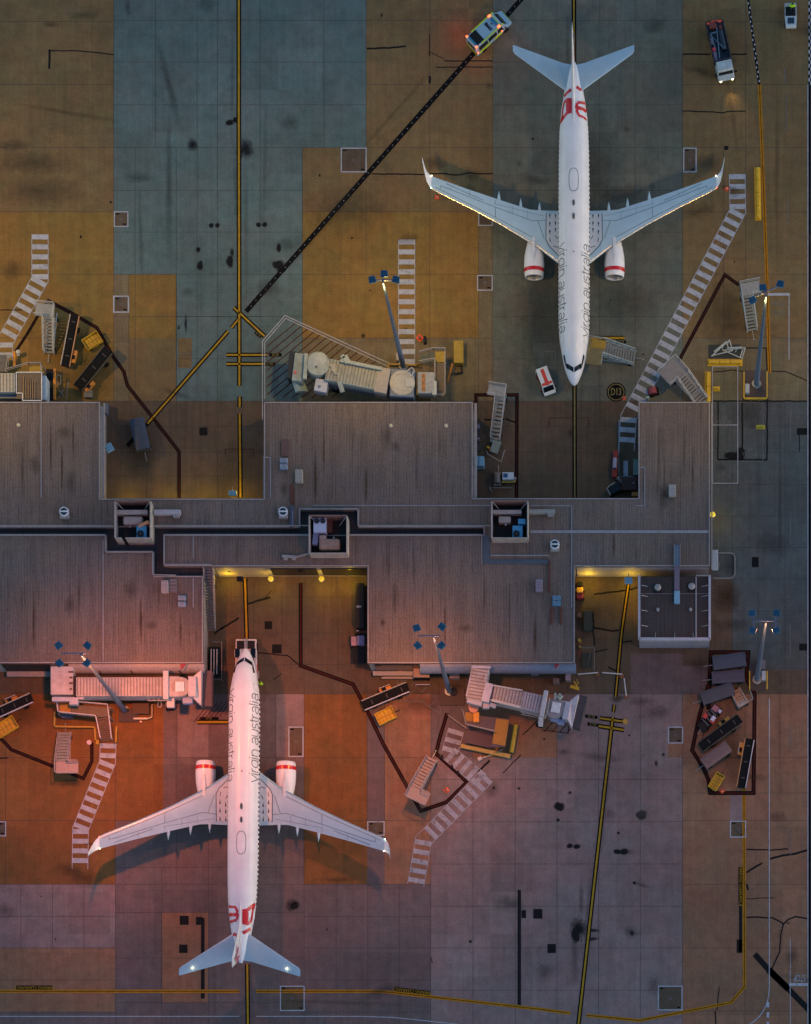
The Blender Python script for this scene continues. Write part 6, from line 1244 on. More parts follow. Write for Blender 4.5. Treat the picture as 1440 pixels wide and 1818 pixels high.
# railed islands at the mast feet
def island(x0, y0, x1, y1, gap_side, lab, m=YEL, box=None):
    t = thing('railed_island', lab, 'railing', P((x0+x1)/2,(y0+y1)/2,0)); a = P(x0,y0,0); b = P(x1,y1,0)
    make('plinth', MB().box(((a.x+b.x)/2,(a.y+b.y)/2,.06),(b.x-a.x,a.y-b.y,.12)), mat('plinth_brown',(.07,.05,.045),.8), t, world=True, bevel=.03)
    z = .95; c = {'nw':P(x0+2,y0+2,z),'ne':P(x1-2,y0+2,z),'se':P(x1-2,y1-3,z),'sw':P(x0+2,y1-3,z)}; 
    for p, q in (('nw','sw'),('sw','se'),('se','ne')):
        if p == 'sw' and gap_side == 's': continue
        mb = MB(); A_, B_ = c[p], c[q]; mb.bar(A_, B_, .13, .13); mb.bar(A_-Vector((0,0,.45)), B_-Vector((0,0,.45)), .09, .09)
        for k in range(4): r = A_.lerp(B_, k/3); mb.bar((r.x,r.y,.12), r, .09, .09, up=Vector((1,0,0)))
        make('guard_rail', mb, m, t, world=True)
    if box: make('control_box', MB().box(P(box[0],box[1],1.0)*1-Vector((0,0,.45)),(.5,1.1,.9)), mat('cabinet_grey',(.34,.38,.40),.5), t, world=True, bevel=.04)
    return t
island(1319,658,1364,710,'', 'yellow railed island around the north east light mast with a grey cabinet', box=(1327,689)); island(1329,1190,1364,1226,'s','small yellow railed island around the south east light mast', box=(1356,1199))
tag(make('control_cabinet', MB().box(P(1353,1181,.5),(.75,1.1,1.0)), mat('cab_plum',(.12,.11,.12),.6), bevel=.05),'dark cabinet behind the south east light mast','cabinet')
# pole barriers
for a, b, z, l in (((1026,1197),(1062,1194),1.0,'west horizontal white pole barrier beside the tilted yellow line'),((1069,1194),(1105,1197),1.0,'east horizontal white pole barrier crossing the tilted yellow line'),((1108,1204),(1112,1236),.9,'upright white pole barrier ending in a rusty foot')):
    c, rz, L = fr(a, b, z); t = thing('pole_barrier', l, 'pole', (c.x,c.y,0), rz, 'white pole barriers'); make('pole', MB().cyl((-L/2,0,z),(L/2,0,z),.07,n=10), mat('pole_white',(.50,.48,.50),.5), t); make('stand', MB().bar((-L/2+.1,0,0),(-L/2+.1,0,z),.06,.06,up=Vector((1,0,0))).bar((L/2-.1,0,0),(L/2-.1,0,z),.06,.06,up=Vector((1,0,0))), GALV, t); make('foot', MB().cyl((L/2-.1,0,0),(L/2-.1,0,.12),.28,n=10), mat('rust_foot',(.22,.08,.03),.8), t)
tag(make('marker_disc', MB().cyl(P(1110,1281,.02),P(1110,1281,.1),.32,n=16), mat('disc_orange',(.42,.22,.03),.7)), 'flat orange disc at the end of the upper stop mark', 'disc')
# cones
def cone(px, py, lab, s=1., lying=False):
    t = thing('traffic_cone', lab, 'cone', P(px,py,0), random.random(), 'orange traffic cones'); make('cone_body', MB().cyl((0,0,.04),(0,0,.7*s),.2*s,.03,12), CONE, t); make('base_plate', MB().box((0,0,.02),(.5*s,.5*s,.05)), CONE, t); make('reflective_band', MB().cyl((0,0,.3*s),(0,0,.45*s),.13*s+.012,.1*s+.012,12,caps=False), WM, t)
cone(776,350,'orange cone just south of the west winglet of the north airliner'); cone(1290,335,'orange cone beside the top of the north east zebra path'); cone(745,600,'large orange cone right of the zebra path by the yellow gantry',1.4); cone(793,1403,'lone orange cone inside the red outline by the broken zebra path',1.1); cone(1108,707,'small orange cone on the rim of the stand number ring',.8); cone(1282,1405,'orange cone beside the small yellow dolly at the south east',.9)
for i, (x, y) in enumerate(((785,1344),(803,1362),(814,1373))):
    t = thing('bollard', 'dark bollard on the red outline beside the broken zebra path, %s of three' % ('northernmost','middle','southernmost')[i], 'bollard', P(x,y,0), 0, 'dark bollards on the red outline'); make('post', MB().cyl((0,0,0),(0,0,.8),.16,.14,10), mat('bollard_maroon',(.06,.015,.02),.6), t); make('cap', MB().ball((0,0,.82),.15,10), BLK, t)
# ---------------------------------------------------------------- vehicles
def wline_w(h0, h1, w0, w1): return lambda z, x: w0 if z <= h0 else (w0+(w1-w0)*(z-h0)/(h1-h0))
def van(pa, pb, w, lab, h=2.4, body=None, stripe=None, name='service_van', cat='van', extras=None):
    """pa rear, pb front in the picture"""
    A_, B_ = P(pa[0],pa[1],h*.6), P(pb[0],pb[1],h*.6); c = (A_+B_)/2; rz = math.atan2(B_.y-A_.y, B_.x-A_.x); L = (B_-A_).length
    t = thing(name, lab, cat, (c.x,c.y,0), rz); body = body or W; f = L/2; wf = lambda z, x: (w/2 if z < h*.5 else w/2-(z-h*.5)/(h*.5)*w*.07)-(max(0, x-f+.5)*.25)
    make('body', MB().side([(-f,.35),(f-.05,.35),(f,.6),(f-.02,h*.38),(f-L*.11,h*.46),(f-L*.24,h*.93),(f-L*.30,h),(-f+.12,h),(-f,h*.93)], wf), body, t, bevel=.07)
    x0, x1, z0, z1 = f-L*.115, f-L*.235, h*.485, h*.91; d = Vector((x1-x0,0,z1-z0)).normalized(); nrm = Vector((d.z,0,-d.x)); mb = MB()
    mb.add([Vector((x0,-w*.40,z0))+nrm*.03,Vector((x0,w*.40,z0))+nrm*.03,Vector((x1,w*.37,z1))+nrm*.03,Vector((x1,-w*.37,z1))+nrm*.03],[(0,1,2,3)]); make('windscreen', mb, GLASS, t)
    for sg in (1,-1):
        mb = MB()
        for u0, u1 in ((.245,.40),(.43,.66),(.69,.93)):
            za, zb = h*.55, h*.86; xa, xb = f-L*u0, f-L*u1; mb.add([(xa-(.0),sg*(wf(za,0)+.012),za),(xb,sg*(wf(za,0)+.012),za),(xb,sg*(wf(zb,0)+.012),zb),(xa-(.25 if u0 < .3 else 0),sg*(wf(zb,0)+.012),zb)],[(0,1,2,3)])
        make('side_window', mb, GLASS, t); make('wing_mirror', MB().box((f-L*.2,sg*(w/2+.13),h*.55),(.12,.24,.2)), BLK, t)
        make('headlight', MB().box((f-.08,sg*w*.36,h*.33),(.12,.3,.16)), mat('headlamp_glass',(.5,.55,.55),.15), t); make('tail_light', MB().box((-f+.01,sg*w*.42,h*.42),(.05,.14,.4)), RED, t)
    make('rear_window', MB().box((-f-.005,0,h*.68),(.03,w*.6,h*.28)), GLASS, t); wheels(t, [(f-L*.18,w/2-.08),(f-L*.18,-w/2+.08),(-f+L*.2,w/2-.08),(-f+L*.2,-w/2+.08)], .34, .24)
    if extras: extras(t, L, w, h)
    return t
def amb(t, L, w, h):
    f = L/2
    for sg in (1,-1):
        mb = MB(); mb.box((-.2,sg*(w/2-.145),h+.014),(L*.62,.15,.02)); make('roof_edge_stripe', mb, LIME, t)
        mb = MB(); mb.box((-L*.28,sg*(w/2+.01),.9),(L*.30,.02,.5)); mb.box((L*.1,sg*(w/2+.01),.9),(L*.2,.02,.5)); make('side_chequer', mb, LIME, t)
        for x, hot in ((f-L*.34,1),(-f+.12,1)): make('beacon', MB().box((x,sg*(w/2-.2),h+.08),(.34 if x > 0 else .2,.24,.14)), LAMPR, t, bevel=.03)
    for x in (f-L*.30, -f+L*.02): make('side_beacon', MB().box((x, -(w/2+.04), 1.3),(.16,.1,.12)), LAMPR, t)
    make('light_bar', MB().box((f-L*.345,0,h+.07),(.34,w*.55,.13)), mat('lightbar_blue',(.02,.16,.3),.3), t, bevel=.03); make('rear_panel', MB().box((-f+L*.16,.0,h+.02),(L*.18,w*.74,.04)), BLK, t); make('rear_light_bar', MB().box((-f+L*.045,0,h+.06),(.24,w*.7,.12)), mat('lightbar_blue',(.02,.16,.3),.3), t, bevel=.03)
    make('roof_vent', MB().cyl((.5,0,h),(.5,0,h+.06),.09,n=10), BLK, t); make('rear_chevron', MB().box((-f-.01,0,.75),(.03,w*.9,.7)), mat('chevron_olive',(.25,.24,.01),.5), t); make('bonnet_edge', MB().box((f-.02,0,.85),(.05,w*.7,.28)), LIME, t)
    M = Matrix.Translation((-.02,0,h+.02)) @ Matrix.Rotation(-PI/2,4,'Z'); words('8663', .52, BLK, M, t, 'roof_number', bold=.03, sx=1.1, world=False)
    mb = MB().box((f-L*.29,0,h-.01),(.12,w*.72,.05)); make('windscreen_surround', mb, LIME, t)
AMBU = van((837,82),(899,25),2.1,'white ambulance with lime edges and lit red beacons driving over the dotted line',2.5,extras=amb,name='ambulance',cat='ambulance',body=mat('van_white',(.22,.38,.50),.35,var=.04))
def redst(t, L, w, h): make('roof_stripe', MB().box((-.25,.0,h+.012),(L*.66,w*.26,.02)).box((L*.17,0,h+.013),(.3,w*.78,.02)), mat('stripe_red',(.55,.05,.03),.4), t); make('side_stripe', MB().box((0,w/2+.01,.8),(L*.7,.02,.2)).box((0,-w/2-.01,.8),(L*.7,.02,.2)), RED, t)
van((961,655),(977,698),1.62,'small white van with a broad red roof stripe in front of the north airliner nose',1.75,extras=redst,name='small_van',body=mat('van_white2',(.58,.64,.64),.35,var=.05))
# flatbed service truck
A_, B_ = P(1268,40,1), P(1290,141,1); c = (A_+B_)/2; rz = math.atan2(B_.y-A_.y, B_.x-A_.x); t = thing('service_truck','dark flatbed truck with white cab and lit headlights at the upper right','truck',(c.x,c.y,0),rz); f = (B_-A_).length/2; w_ = 2.1; NAVY = mat('truck_navy',(.010,.022,.04),.4,var=.2); PLUM = mat('truck_plum',(.035,.03,.05),.4,var=.2)
make('cab', MB().side([(f-1.85,.6),(f-.05,.6),(f,1.1),(f-.45,1.35),(f-.6,2.05),(f-.75,2.2),(f-1.85,2.2)], lambda z, x: 1.0 if z < 1.4 else 1.0-(z-1.4)*.08), mat('truck_cab',(.36,.43,.45),.4), t, bevel=.08)
make('windscreen', MB().add([(f-.44,-.88,1.38),(f-.44,.88,1.38),(f-.60,.84,2.04),(f-.60,-.84,2.04)],[(0,1,2,3)]), GLASS, t); make('bonnet', MB().side([(f-.5,.9),(f+.12,.9),(f+.1,1.15),(f-.5,1.38)], lambda z, x: .92), mat('bonnet_pale',(.35,.42,.44),.4), t, bevel=.05)
make('chassis', MB().box((-.6,0,.75),(2*f-1.6,.9,.25)), DARK, t); make('bed', MB().box((-.95,0,1.0),(2*f-2.1,w_,.12)), NAVY, t)
for sg in (1,-1):
    mb = MB(); mb.box((-.95,sg*(w_/2-.04),1.3),(2*f-2.1,.07,.5)); 
    for k in range(6): mb.box((-f+.2+k*.95,sg*(w_/2),1.35),(.09,.12,.65))
    make('side_board', mb, PLUM, t); make('headlight', MB().box((f+.14,sg*.72,.98),(.06,.2,.12)), LAMPW, t); make('wing_mirror', MB().box((f-.5,sg*1.22,1.6),(.15,.3,.35)), BLK, t); make('tail_light', MB().box((-f+.02,sg*.72,1.1),(.12,.28,.2)), mat('tail_glow',(1,.12,.04),.4,emit=.12), t)
make('tank', MB().cyl((-2.2,.45,1.4),(.1,.45,1.4),.32,n=16), NAVY, t, smooth=.8); mb = MB(); mb.bar((-2.6,.1,1.6),(1.2,-.35,1.75),.12,.12); mb.bar((-1.9,-.85,1.5),(.2,.5,1.9),.09,.09); mb.bar((.1,-.6,1.8),(-2.0,-.75,1.8),.1,.1); mb.bar((-2.0,-.75,1.8),(-2.0,.0,1.8),.1,.1); make('crane_arm', mb, mat('arm_blue',(.08,.14,.2),.4), t)
make('toolbox', MB().box((.7,-.75,1.35),(1.1,.35,.55)), mat('box_lilac',(.14,.13,.2),.5), t, bevel=.03); make('toolbox', MB().box((-1.2,-.8,1.3),(.8,.3,.5)), MATS['box_lilac'], t, bevel=.03); make('load_crate', MB().box((-3.0,-.3,1.3),(.7,.9,.5)).box((-2.6,.6,1.25),(.6,.4,.4)), mat('crate_rust',(.14,.03,.02),.6), t, bevel=.04); make('fire_bottle', MB().cyl((-.1,-.78,1.1),(-.1,-.78,1.85),.17,n=12), mat('bottle_red',(.55,.04,.06),.4), t); make('headboard', MB().box((f-2.05,0,1.6),(.1,w_,1.0)), PLUM, t)
make('rear_step', MB().box((-f-.12,0,.8),(.3,w_*.9,.12)), BLK, t); make('rear_hose', MB().tube([Vector((-f+.2,-.7,1.3)),Vector((-f+.05,-.2,1.6)),Vector((-f+.05,.3,1.6)),Vector((-f+.3,.7,1.3))],.09), mat('hose_red',(.4,.05,.04),.6), t); wheels(t, [(f-.8,.9),(f-.8,-.9),(-f+1.2,.9),(-f+1.2,-.9)], .45, .28)
# open baggage tractor with driver
def person(px, py, lab, rz, sit=False, z0=0.):
    p = P(px, py, z0+1.2); me = bpy.data.meshes.new('person')
    if sit: V = [(0,0,.95,.15),(0,0,1.2,.17),(0,0,1.42,.15),(0,0,1.55,.055),(0,0,1.62,.05),(.1,.12,.9,.1),(.5,.15,.9,.075),(.52,.15,.5,.055),(.62,.15,.42,.05),(.1,-.12,.9,.1),(.5,-.15,.9,.075),(.52,-.15,.5,.055),(.62,-.15,.42,.05),(0,.2,1.42,.075),(.12,.27,1.18,.055),(.42,.2,1.15,.04),(0,-.2,1.42,.075),(.12,-.27,1.18,.055),(.42,-.2,1.15,.04)]
    else: V = [(0,0,.95,.15),(.01,0,1.15,.15),(.02,0,1.4,.16),(.03,0,1.52,.055),(.04,0,1.58,.05),(0,.1,.88,.1),(.06,.12,.48,.07),(-.02,.13,.1,.05),(.12,.14,.05,.05),(0,-.1,.88,.1),(.1,-.12,.5,.07),(.12,-.13,.1,.05),(.26,-.14,.05,.05),(.02,.2,1.42,.075),(.05,.28,1.14,.055),(.22,.25,.98,.04),(.02,-.2,1.42,.075),(.0,-.28,1.14,.055),(.14,-.3,.92,.04)]
    E = [(0,1),(1,2),(2,3),(3,4),(0,5),(5,6),(6,7),(7,8),(0,9),(9,10),(10,11),(11,12),(2,13),(13,14),(14,15),(2,16),(16,17),(17,18)]
    # five fingers rooted in each hand
    for hnd in (15, 18):
        hx, hy, hz, _ = V[hnd]; sg = 1 if hy > 0 else -1; V.append((hx+.07,hy,hz-.02,.032)); pn = len(V)-1; E.append((hnd, pn))
        for k in range(5):
            V.append((hx+.13-(.05 if k == 4 else 0),hy+(k-1.5)*.02 if k < 4 else hy-sg*.05,hz-.03,.009)); V.append((hx+.16-(.05 if k == 4 else 0)-.01*abs(k-1),hy+(k-1.5)*.021 if k < 4 else hy-sg*.06,hz-.06,.008)); E += [(pn, len(V)-2),(len(V)-2, len(V)-1)]
    me.from_pydata([v[:3] for v in V], E, []); me.materials.append(CLOTH); o = bpy.data.objects.new('person', me); COL.objects.link(o)
    o.location = (p.x, p.y, z0); o.rotation_euler = (0,0,rz); md = o.modifiers.new('Skin','SKIN'); md.use_smooth_shade = True
    for i, v in enumerate(V): me.skin_vertices[0].data[i].radius = (v[3], v[3]*(1.35 if i in (0,1,2) else 1))
    me.skin_vertices[0].data[0].use_root = True; s_ = o.modifiers.new('Sub','SUBSURF'); s_.levels = 1; s_.render_levels = 1
    tag(o, lab, 'person'); hx, hz = (V[4][0]+.02, V[4][2]+.11)
    hd = MB().ball((hx,0,hz),.105,12,(1,.85,1.2)); hd.box((hx+.11,0,hz-.01),(.03,.03,.04)); hd.ball((hx,.095,hz),.025,6); hd.ball((hx,-.095,hz),.025,6); make('head', hd, SKIN, o, smooth=.8)
    e = MB(); e.ball((hx+.092,.035,hz+.02),.014,6); e.ball((hx+.092,-.035,hz+.02),.014,6); e.box((hx+.095,0,hz-.06),(.012,.05,.01)); make('face', e, BLK, o); make('hair', MB().ball((hx-.015,0,hz+.03),.112,12,(1,.9,1.12)), mat('hair_dark',(.015,.01,.008),.8), o, smooth=True)
    v = MB(); rings = []
    for z, a, b_ in ((.88,.19,.25),(1.15,.185,.25),(1.38,.18,.28),(1.47,.14,.24),(1.50,.08,.1)): rings.append([Vector((V[1][0]+a*math.cos(q), b_*math.sin(q), z)) for q in [2*PI*i/14 for i in range(14)]])
    for sg in (1,-1): 
        i = 13 if sg > 0 else 16; a = Vector(V[i][:3]); b_ = Vector(V[i+1][:3]); v.cyl(a-Vector((0,0,-.03)), b_, .105, .085, 10)
    v.loft(rings, caps=False); make('hi_vis_vest', v, HIVIS, o, smooth=.9); return o
person(462,1213,'person in a bright yellow green vest walking beside the nose of the south west airliner',1.2)
c = P(1404,27,.8); t = thing('baggage_tractor','small white open tractor with dark seat well at the top right corner','tractor',(c.x,c.y,0),-PI/2+.03)
make('body', MB().side([(-1.45,.35),(1.45,.35),(1.5,.8),(1.3,.95),(.15,1.0),(.1,.62),(-1.2,.62),(-1.25,.95),(-1.45,.95)], lambda z, x: .72-(max(0,x-1.1)*.3)), mat('tractor_white',(.42,.50,.52),.4), t, bevel=.06); make('bonnet_grille', MB().box((.72,0,1.0),(.72,.78,.04)), mat('grille_navy',(.01,.03,.06),.4), t)
make('seat', MB().box((-.85,.28,.72),(.45,.5,.14)).box((-1.1,.28,.98),(.12,.5,.42)), DARK, t); make('steering_wheel', MB().cyl((-.1,.28,1.15),(-.06,.28,1.17),.19,n=14).bar((-.08,.28,1.15),(.15,.28,.9),.04,.04), BLK, t)
make('cab_frame', MB().bar((-1.4,.68,.95),(-1.4,-.68,.95),.07,.07).bar((-1.35,-.7,.95),(.1,-.7,.95),.06,.06).bar((-1.35,.7,.95),(.1,.7,.95),.06,.06), CAP, t); make('foot_well', MB().box((-.5,0,.64),(1.2,1.2,.03)), BLK, t); wheels(t, [(.95,.62),(.95,-.62),(-.95,.62),(-.95,-.62)], .3, .22); make('tow_hook', MB().box((-1.55,0,.5),(.2,.2,.15)), DARK, t)
person(1407,9.5,'seated driver in a yellow green vest on the small open tractor',-PI/2,True,-.12)
# pushback tug under the south aircraft
c = P(437,1165,.8); t = thing('pushback_tug','white low tug with black wheel wells under the nose of the south west airliner','tug',(c.x,c.y,0),PI/2); TW = mat('tug_white',(.55,.50,.53),.45)
make('body', MB().side([(-2.9,.4),(2.0,.4),(2.1,.8),(1.5,1.05),(-2.8,1.15)], lambda z, x: 1.35-(.1 if x > 1 else 0)), TW, t, bevel=.08); make('rear_deck', MB().box((-1.1,0,1.2),(2.2,1.9,.12)), BLK, t)
for sg in (1,-1): make('cab_pod', MB().box((.2,sg*.95,1.3),(1.0,.75,.6)), TW, t, bevel=.08); make('cab_glass', MB().box((.2,sg*.95,1.5),(1.06,.6,.25)), GLASS, t); make('engine_cover', MB().box((1.3,sg*.65,1.12),(.95,.85,.16)), BLK, t, bevel=.05)
make('spine', MB().box((1.25,0,1.14),(1.6,.16,.22)), GALV, t); make('tail_marking', MB().box((-1.5,-1.37,.9),(1.0,.03,.35)), RED, t); make('towbar', MB().bar((-2.8,0,.5),(-4.2,0,.4),.12,.12), GALV, t); make('side_ladder', MB().box((-2.2,-1.45,.7),(.9,.2,.12)), CAP, t); wheels(t, [(1.2,1.15),(1.2,-1.15),(-1.9,1.15),(-1.9,-1.15)], .48, .35)
# red tractor in the south east area
A_, B_ = P(1243,1296,.8), P(1277,1252,.8); c = (A_+B_)/2; t = thing('red_tug','red and black tractor with a white seat box in the south east equipment area','tractor',(c.x,c.y,0),math.atan2(B_.y-A_.y,B_.x-A_.x)); 
make('body', MB().side([(-1.7,.35),(1.7,.35),(1.75,.8),(-.2,.95),(-.3,.6),(-1.7,.7)], lambda z, x: .62), BLK, t, bevel=.05); make('mudguard', MB().box((-.15,-.55,.95),(.55,.5,.16)).box((-.2,.5,.95),(.6,.5,.16)), mat('tug_red',(.45,.02,.03),.4), t, bevel=.04); make('seat_box', MB().box((.1,-.45,1.1),(.6,.45,.3)), mat('seatbox_white',(.48,.46,.56),.5), t); make('bonnet', MB().box((1.25,.1,1.0),(.7,.8,.2)), mat('bonnet_plum',(.28,.10,.13),.5), t, bevel=.04)
make('lamp_box', MB().box((1.3,-.55,1.05),(.4,.35,.25)), mat('lamp_lilac',(.40,.38,.55),.4), t); mb = MB()
for k in range(4): mb.bar((-.9+k*.5,-.5,.98),(-.7+k*.5,.5,.98),.05,.05)
make('cage_bar', mb, CAP, t); make('tow_bar', MB().bar((-1.7,0,.4),(-2.4,0,.3),.07,.07), CAP, t); wheels(t, [(1.2,.58),(1.2,-.58),(-1.1,.58),(-1.1,-.58)], .36, .24)
# white ground power cart by the middle block and its yellow tow hitch
c = P(902,845,1.1); t = thing('power_cart','white box cart with a blue panel on a yellow trailer east of the middle block','cart',(c.x,c.y,0)); make('casing', MB().box((0,0,.85),(1.35,.9,.6)), mat('cart_white',(.46,.52,.60),.5), t, bevel=.05); make('blue_panel', MB().box((-.3,.05,1.17),(.5,.5,.04)), mat('panel_blue',(.01,.07,.2),.4), t); make('chassis', MB().box((0,-.5,.5),(1.5,.35,.14)).box((.8,-.35,.55),(.2,.5,.2)), mat('chassis_yellow',(.38,.28,.04),.6), t); make('hitch_post', MB().cyl((.85,-.2,.4),(.85,-.2,.95),.14,n=10), CAP, t); wheels(t, [(-.5,.5),(-.5,-.6),(.5,.5),(.5,-.6)], .25, .16)
c = P(883,848,1.0); t = thing('water_cart','dark cylindrical tank cart left of the white box cart','cart',(c.x,c.y,0),PI/2); make('tank', MB().cyl((-.6,0,.8),(.6,0,.8),.38,n=16), mat('tank_grey',(.13,.12,.12),.5), t, smooth=.8); make('frame', MB().box((0,0,.45),(1.7,.9,.1)), mat('frame_dim',(.12,.12,.12),.6), t); make('tow_bar', MB().bar((.85,-.1,.5),(1.7,-.15,.5),.08,.08), CAP, t); wheels(t, [(-.5,.45),(-.5,-.45),(.5,.45),(.5,-.45)], .24, .16)
t = thing('metal_locker','pale blue twin door locker against the east wall of the middle block','locker',P(852,826,0)); make('cabinet', MB().box((0,0,.9),(1.2,1.15,1.8)), PALEB, t, bevel=.04); make('door_seam', MB().box((0,0,1.83),(.05,1.1,.04)), mat('seam_blue',(.03,.1,.18),.5), t)
for y, l, m_ in ((762,'northern grey crate against the east wall of the middle block',mat('crate_slate',(.08,.085,.13),.6)),(784,'southern plum crate against the east wall of the middle block',PURP)):
    t = thing('storage_crate',l,'crate',P(848,y,0)); make('box', MB().box((0,0,.6),(.6,.55,1.2)), m_, t, bevel=.03); make('pallet', MB().box((0,-.6,.12),(.8,1.2,.24)), mat('pallet_dark',(.05,.045,.045),.8), t); make('lid_strap', MB().box((0,0,1.22),(.62,.1,.04)), CAP, t)
t = thing('stair_trolley','small white post and low grey rack at the foot of the middle courtyard wall','rack',P(889,870,0)); make('rack', MB().bar((-.9,.1,.6),(1.4,.1,.6),.05,.05).bar((-.9,.1,0),(-.9,.1,.6),.05,.05,up=Vector((1,0,0))).bar((1.4,.1,0),(1.4,.1,.6),.05,.05,up=Vector((1,0,0))), GALV, t); make('post', MB().bar((-1.1,-.3,0),(-1.2,-.4,2.4),.12,.12,up=Vector((1,0,0))), CAP, t)
# corner clutter at the east courtyard
c = P(1092,822,1); t = thing('fire_trolley','red and white long trolley at the left edge of the lower zebra walkway','trolley',(c.x,c.y,0),PI/2-.06); make('bed', MB().box((0,0,.6),(3.3,.65,.3)), mat('trolley_red',(.20,.012,.015),.5), t, bevel=.08); make('white_bottle', MB().cyl((-.6,0,.95),(.6,0,.95),.26,n=14), mat('bottle_lilac',(.28,.30,.42),.4), t, smooth=.8); make('tow_bar', MB().bar((-1.6,0,.5),(-2.3,-.2,.4),.08,.08), DARK, t); wheels(t, [(-1.1,.3),(-1.1,-.3),(1.1,.3),(1.1,-.3)], .25, .14)
c = P(1092,868,1); t = thing('utility_buggy','dark buggy with pale curved roof edge in the corner of the east courtyard','buggy',(c.x,c.y,0),.45); make('body', MB().box((0,0,.65),(1.6,1.1,.6)), BLK, t, bevel=.1); make('roof_edge', MB().tube([Vector((-.85,-.5,1.3)),Vector((-.9,.35,1.35)),Vector((-.4,.55,1.35)),Vector((.3,.6,1.3))],.08), mat('buggy_pale',(.22,.26,.27),.4), t); make('roof', MB().box((0,0,1.3),(1.4,.9,.05)), GLASS, t); wheels(t, [(-.55,.5),(-.55,-.5),(.55,.5),(.55,-.5)], .28, .16)
c = P(1101,850,1); t = thing('gas_cylinder','grey lagged cylinder lying between the zebra walkway and the dark buggy','cylinder',(c.x,c.y,0),-.75); make('tank', MB().cyl((-.5,0,.4),(.5,0,.4),.22,n=12), mat('cyl_grey',(.16,.15,.14),.6), t, smooth=.8); make('cradle', MB().box((-.3,0,.1),(.1,.5,.2)).box((.3,0,.1),(.1,.5,.2)), DARK, t)
t = thing('equipment_bin','maroon equipment bin with a tiny white lamp in the corner of the east courtyard','bin',P(1117,863,0)); make('box', MB().box((0,0,.6),(1.7,1.5,1.1)), mat('bin_maroon',(.035,.01,.01),.7), t, bevel=.05); make('lid', MB().box((0,0,1.18),(1.8,1.6,.08)), mat('bin_lid',(.04,.014,.013),.7), t); make('lamp', MB().ball((.55,0,1.28),.1,8), CAP, t)
tag(make('orange_crate', MB().prism([(P(1122,877,0)+Vector(v)).to_2d() for v in ((0,0,0),(.75,0,0),(.75,-.5,0),(0,-.5,0))], .02, 1.0), mat('crate_amber',(.36,.15,.03),.6), bevel=.03), 'small amber crate against the courtyard wall beside the maroon bin', 'crate')
tag(make('green_locker', MB().box(P(1129,830,1.0)*1-Vector((0,0,.4)), (.6,1.9,1.2)), mat('locker_green',(.10,.17,.16),.5), bevel=.04), 'tall dull green locker against the west wall of the east block', 'locker')
t = thing('hose_cart','dark red hose cart at the bottom edge of the grey stairs beside the zebra path','cart',P(1160,697,0),.2); make('reel', MB().cyl((-.1,-.35,.6),(-.1,.35,.6),.5,n=16), mat('reel_red',(.25,.04,.06),.6), t); make('frame', MB().box((0,0,.3),(1.3,1.0,.12)), DARK, t); make('handle', MB().bar((.6,-.4,.3),(1.0,-.4,1.0),.05,.05), CAP, t); wheels(t, [(-.3,.5),(-.3,-.5)], .28, .12)
t = thing('junction_post','small pale green junction post at the corner of the east block','post',P(1150,711,0)); make('post', MB().cyl((0,0,0),(0,0,1.1),.16,n=10), mat('post_green',(.26,.33,.30),.5), t); make('head', MB().box((0,0,1.15),(.45,.3,.2)), mat('post_green',(.26,.33,.30),.5), t)
# west side of the south middle block and under the awning
t = thing('parked_pickup','pale lilac and blue tailed utility truck half hidden against the south middle block','truck',P(635,1143,0)); make('bonnet', MB().box((-.35,.1,.85),(.7,1.1,.5)), mat('ute_pink',(.36,.22,.27),.5), t, bevel=.1); make('cab', MB().box((.5,.1,1.1),(.9,1.15,.7)), mat('ute_lilac',(.17,.16,.30),.5), t, bevel=.1); make('tray', MB().box((.2,-1.6,.8),(1.4,1.9,.3)), BLK, t); wheels(t, [(-.5,.55),(-.5,-.5),(.7,-2.2),(.7,.5)], .3, .2)
t = thing('covered_racking','black covered racking along the west wall of the south middle block','racking',P(641,1080,0)); make('cover', MB().box((0,0,.8),(1.1,5.4,1.6)), DWALL, t, bevel=.15); make('bracket', MB().box((-.1,-.2,1.65),(.6,.25,.08)), GALV, t); make('lamp', MB().box((-.3,-3.0,1.2),(.35,.15,.1)), CAP, t); make('foot_rail', MB().box((0,-3.3,.3),(1.2,.2,.5)), BLK, t)
t = thing('door_kiosk','orange brown kiosk roof under the blue awning of the south middle block','kiosk',P(751,1203,0)); make('roof', MB().box((0,0,2.5),(1.95,1.1,.15)), mat('kiosk_roof',(.26,.17,.13),.6), t, bevel=.04); make('wall', MB().box((0,.1,1.2),(1.8,.9,2.4)), BLK, t); make('step_rail', MB().bar((-.85,-1.0,.7),(.85,-1.0,.7),.1,.1).bar((-.85,-1.0,0),(-.85,-1.0,.7),.06,.06,up=Vector((1,0,0))).bar((.85,-1.0,0),(.85,-1.0,.7),.06,.06,up=Vector((1,0,0))), mat('rail_lilac',(.32,.30,.36),.5), t)
for (x, y, w_, h_, z, m_, l) in ((808,1204,1.1,.5,1.2,mat('box_rose',(.34,.22,.22),.6),'small rose pallet box under the awning east of the light mast'),(712,1196,.5,.4,1.0,mat('box_rose2',(.40,.24,.20),.6),'tiny orange box on the window sill of the south middle block'),(950,1196,.9,.5,1.3,mat('box_blue2',(.18,.18,.28),.5),'pale blue twin box under the awning east of the jet bridge root'),(1009,1205,.6,.8,1.2,mat('box_lil2',(.30,.24,.30),.5),'pink upright box amid the clutter at the awning end'),(988,1212,.7,.6,1.0,mat('box_br',(.16,.12,.12),.6),'brown box amid the clutter at the awning end')):
    t = thing('equipment_box', l, 'box', P(x,y,0)); make('case', MB().box((0,0,z/2),(w_,h_,z)), m_, t, bevel=.03); make('lid', MB().box((0,0,z+.02),(w_*1.06,h_*1.06,.05)), m_, t)
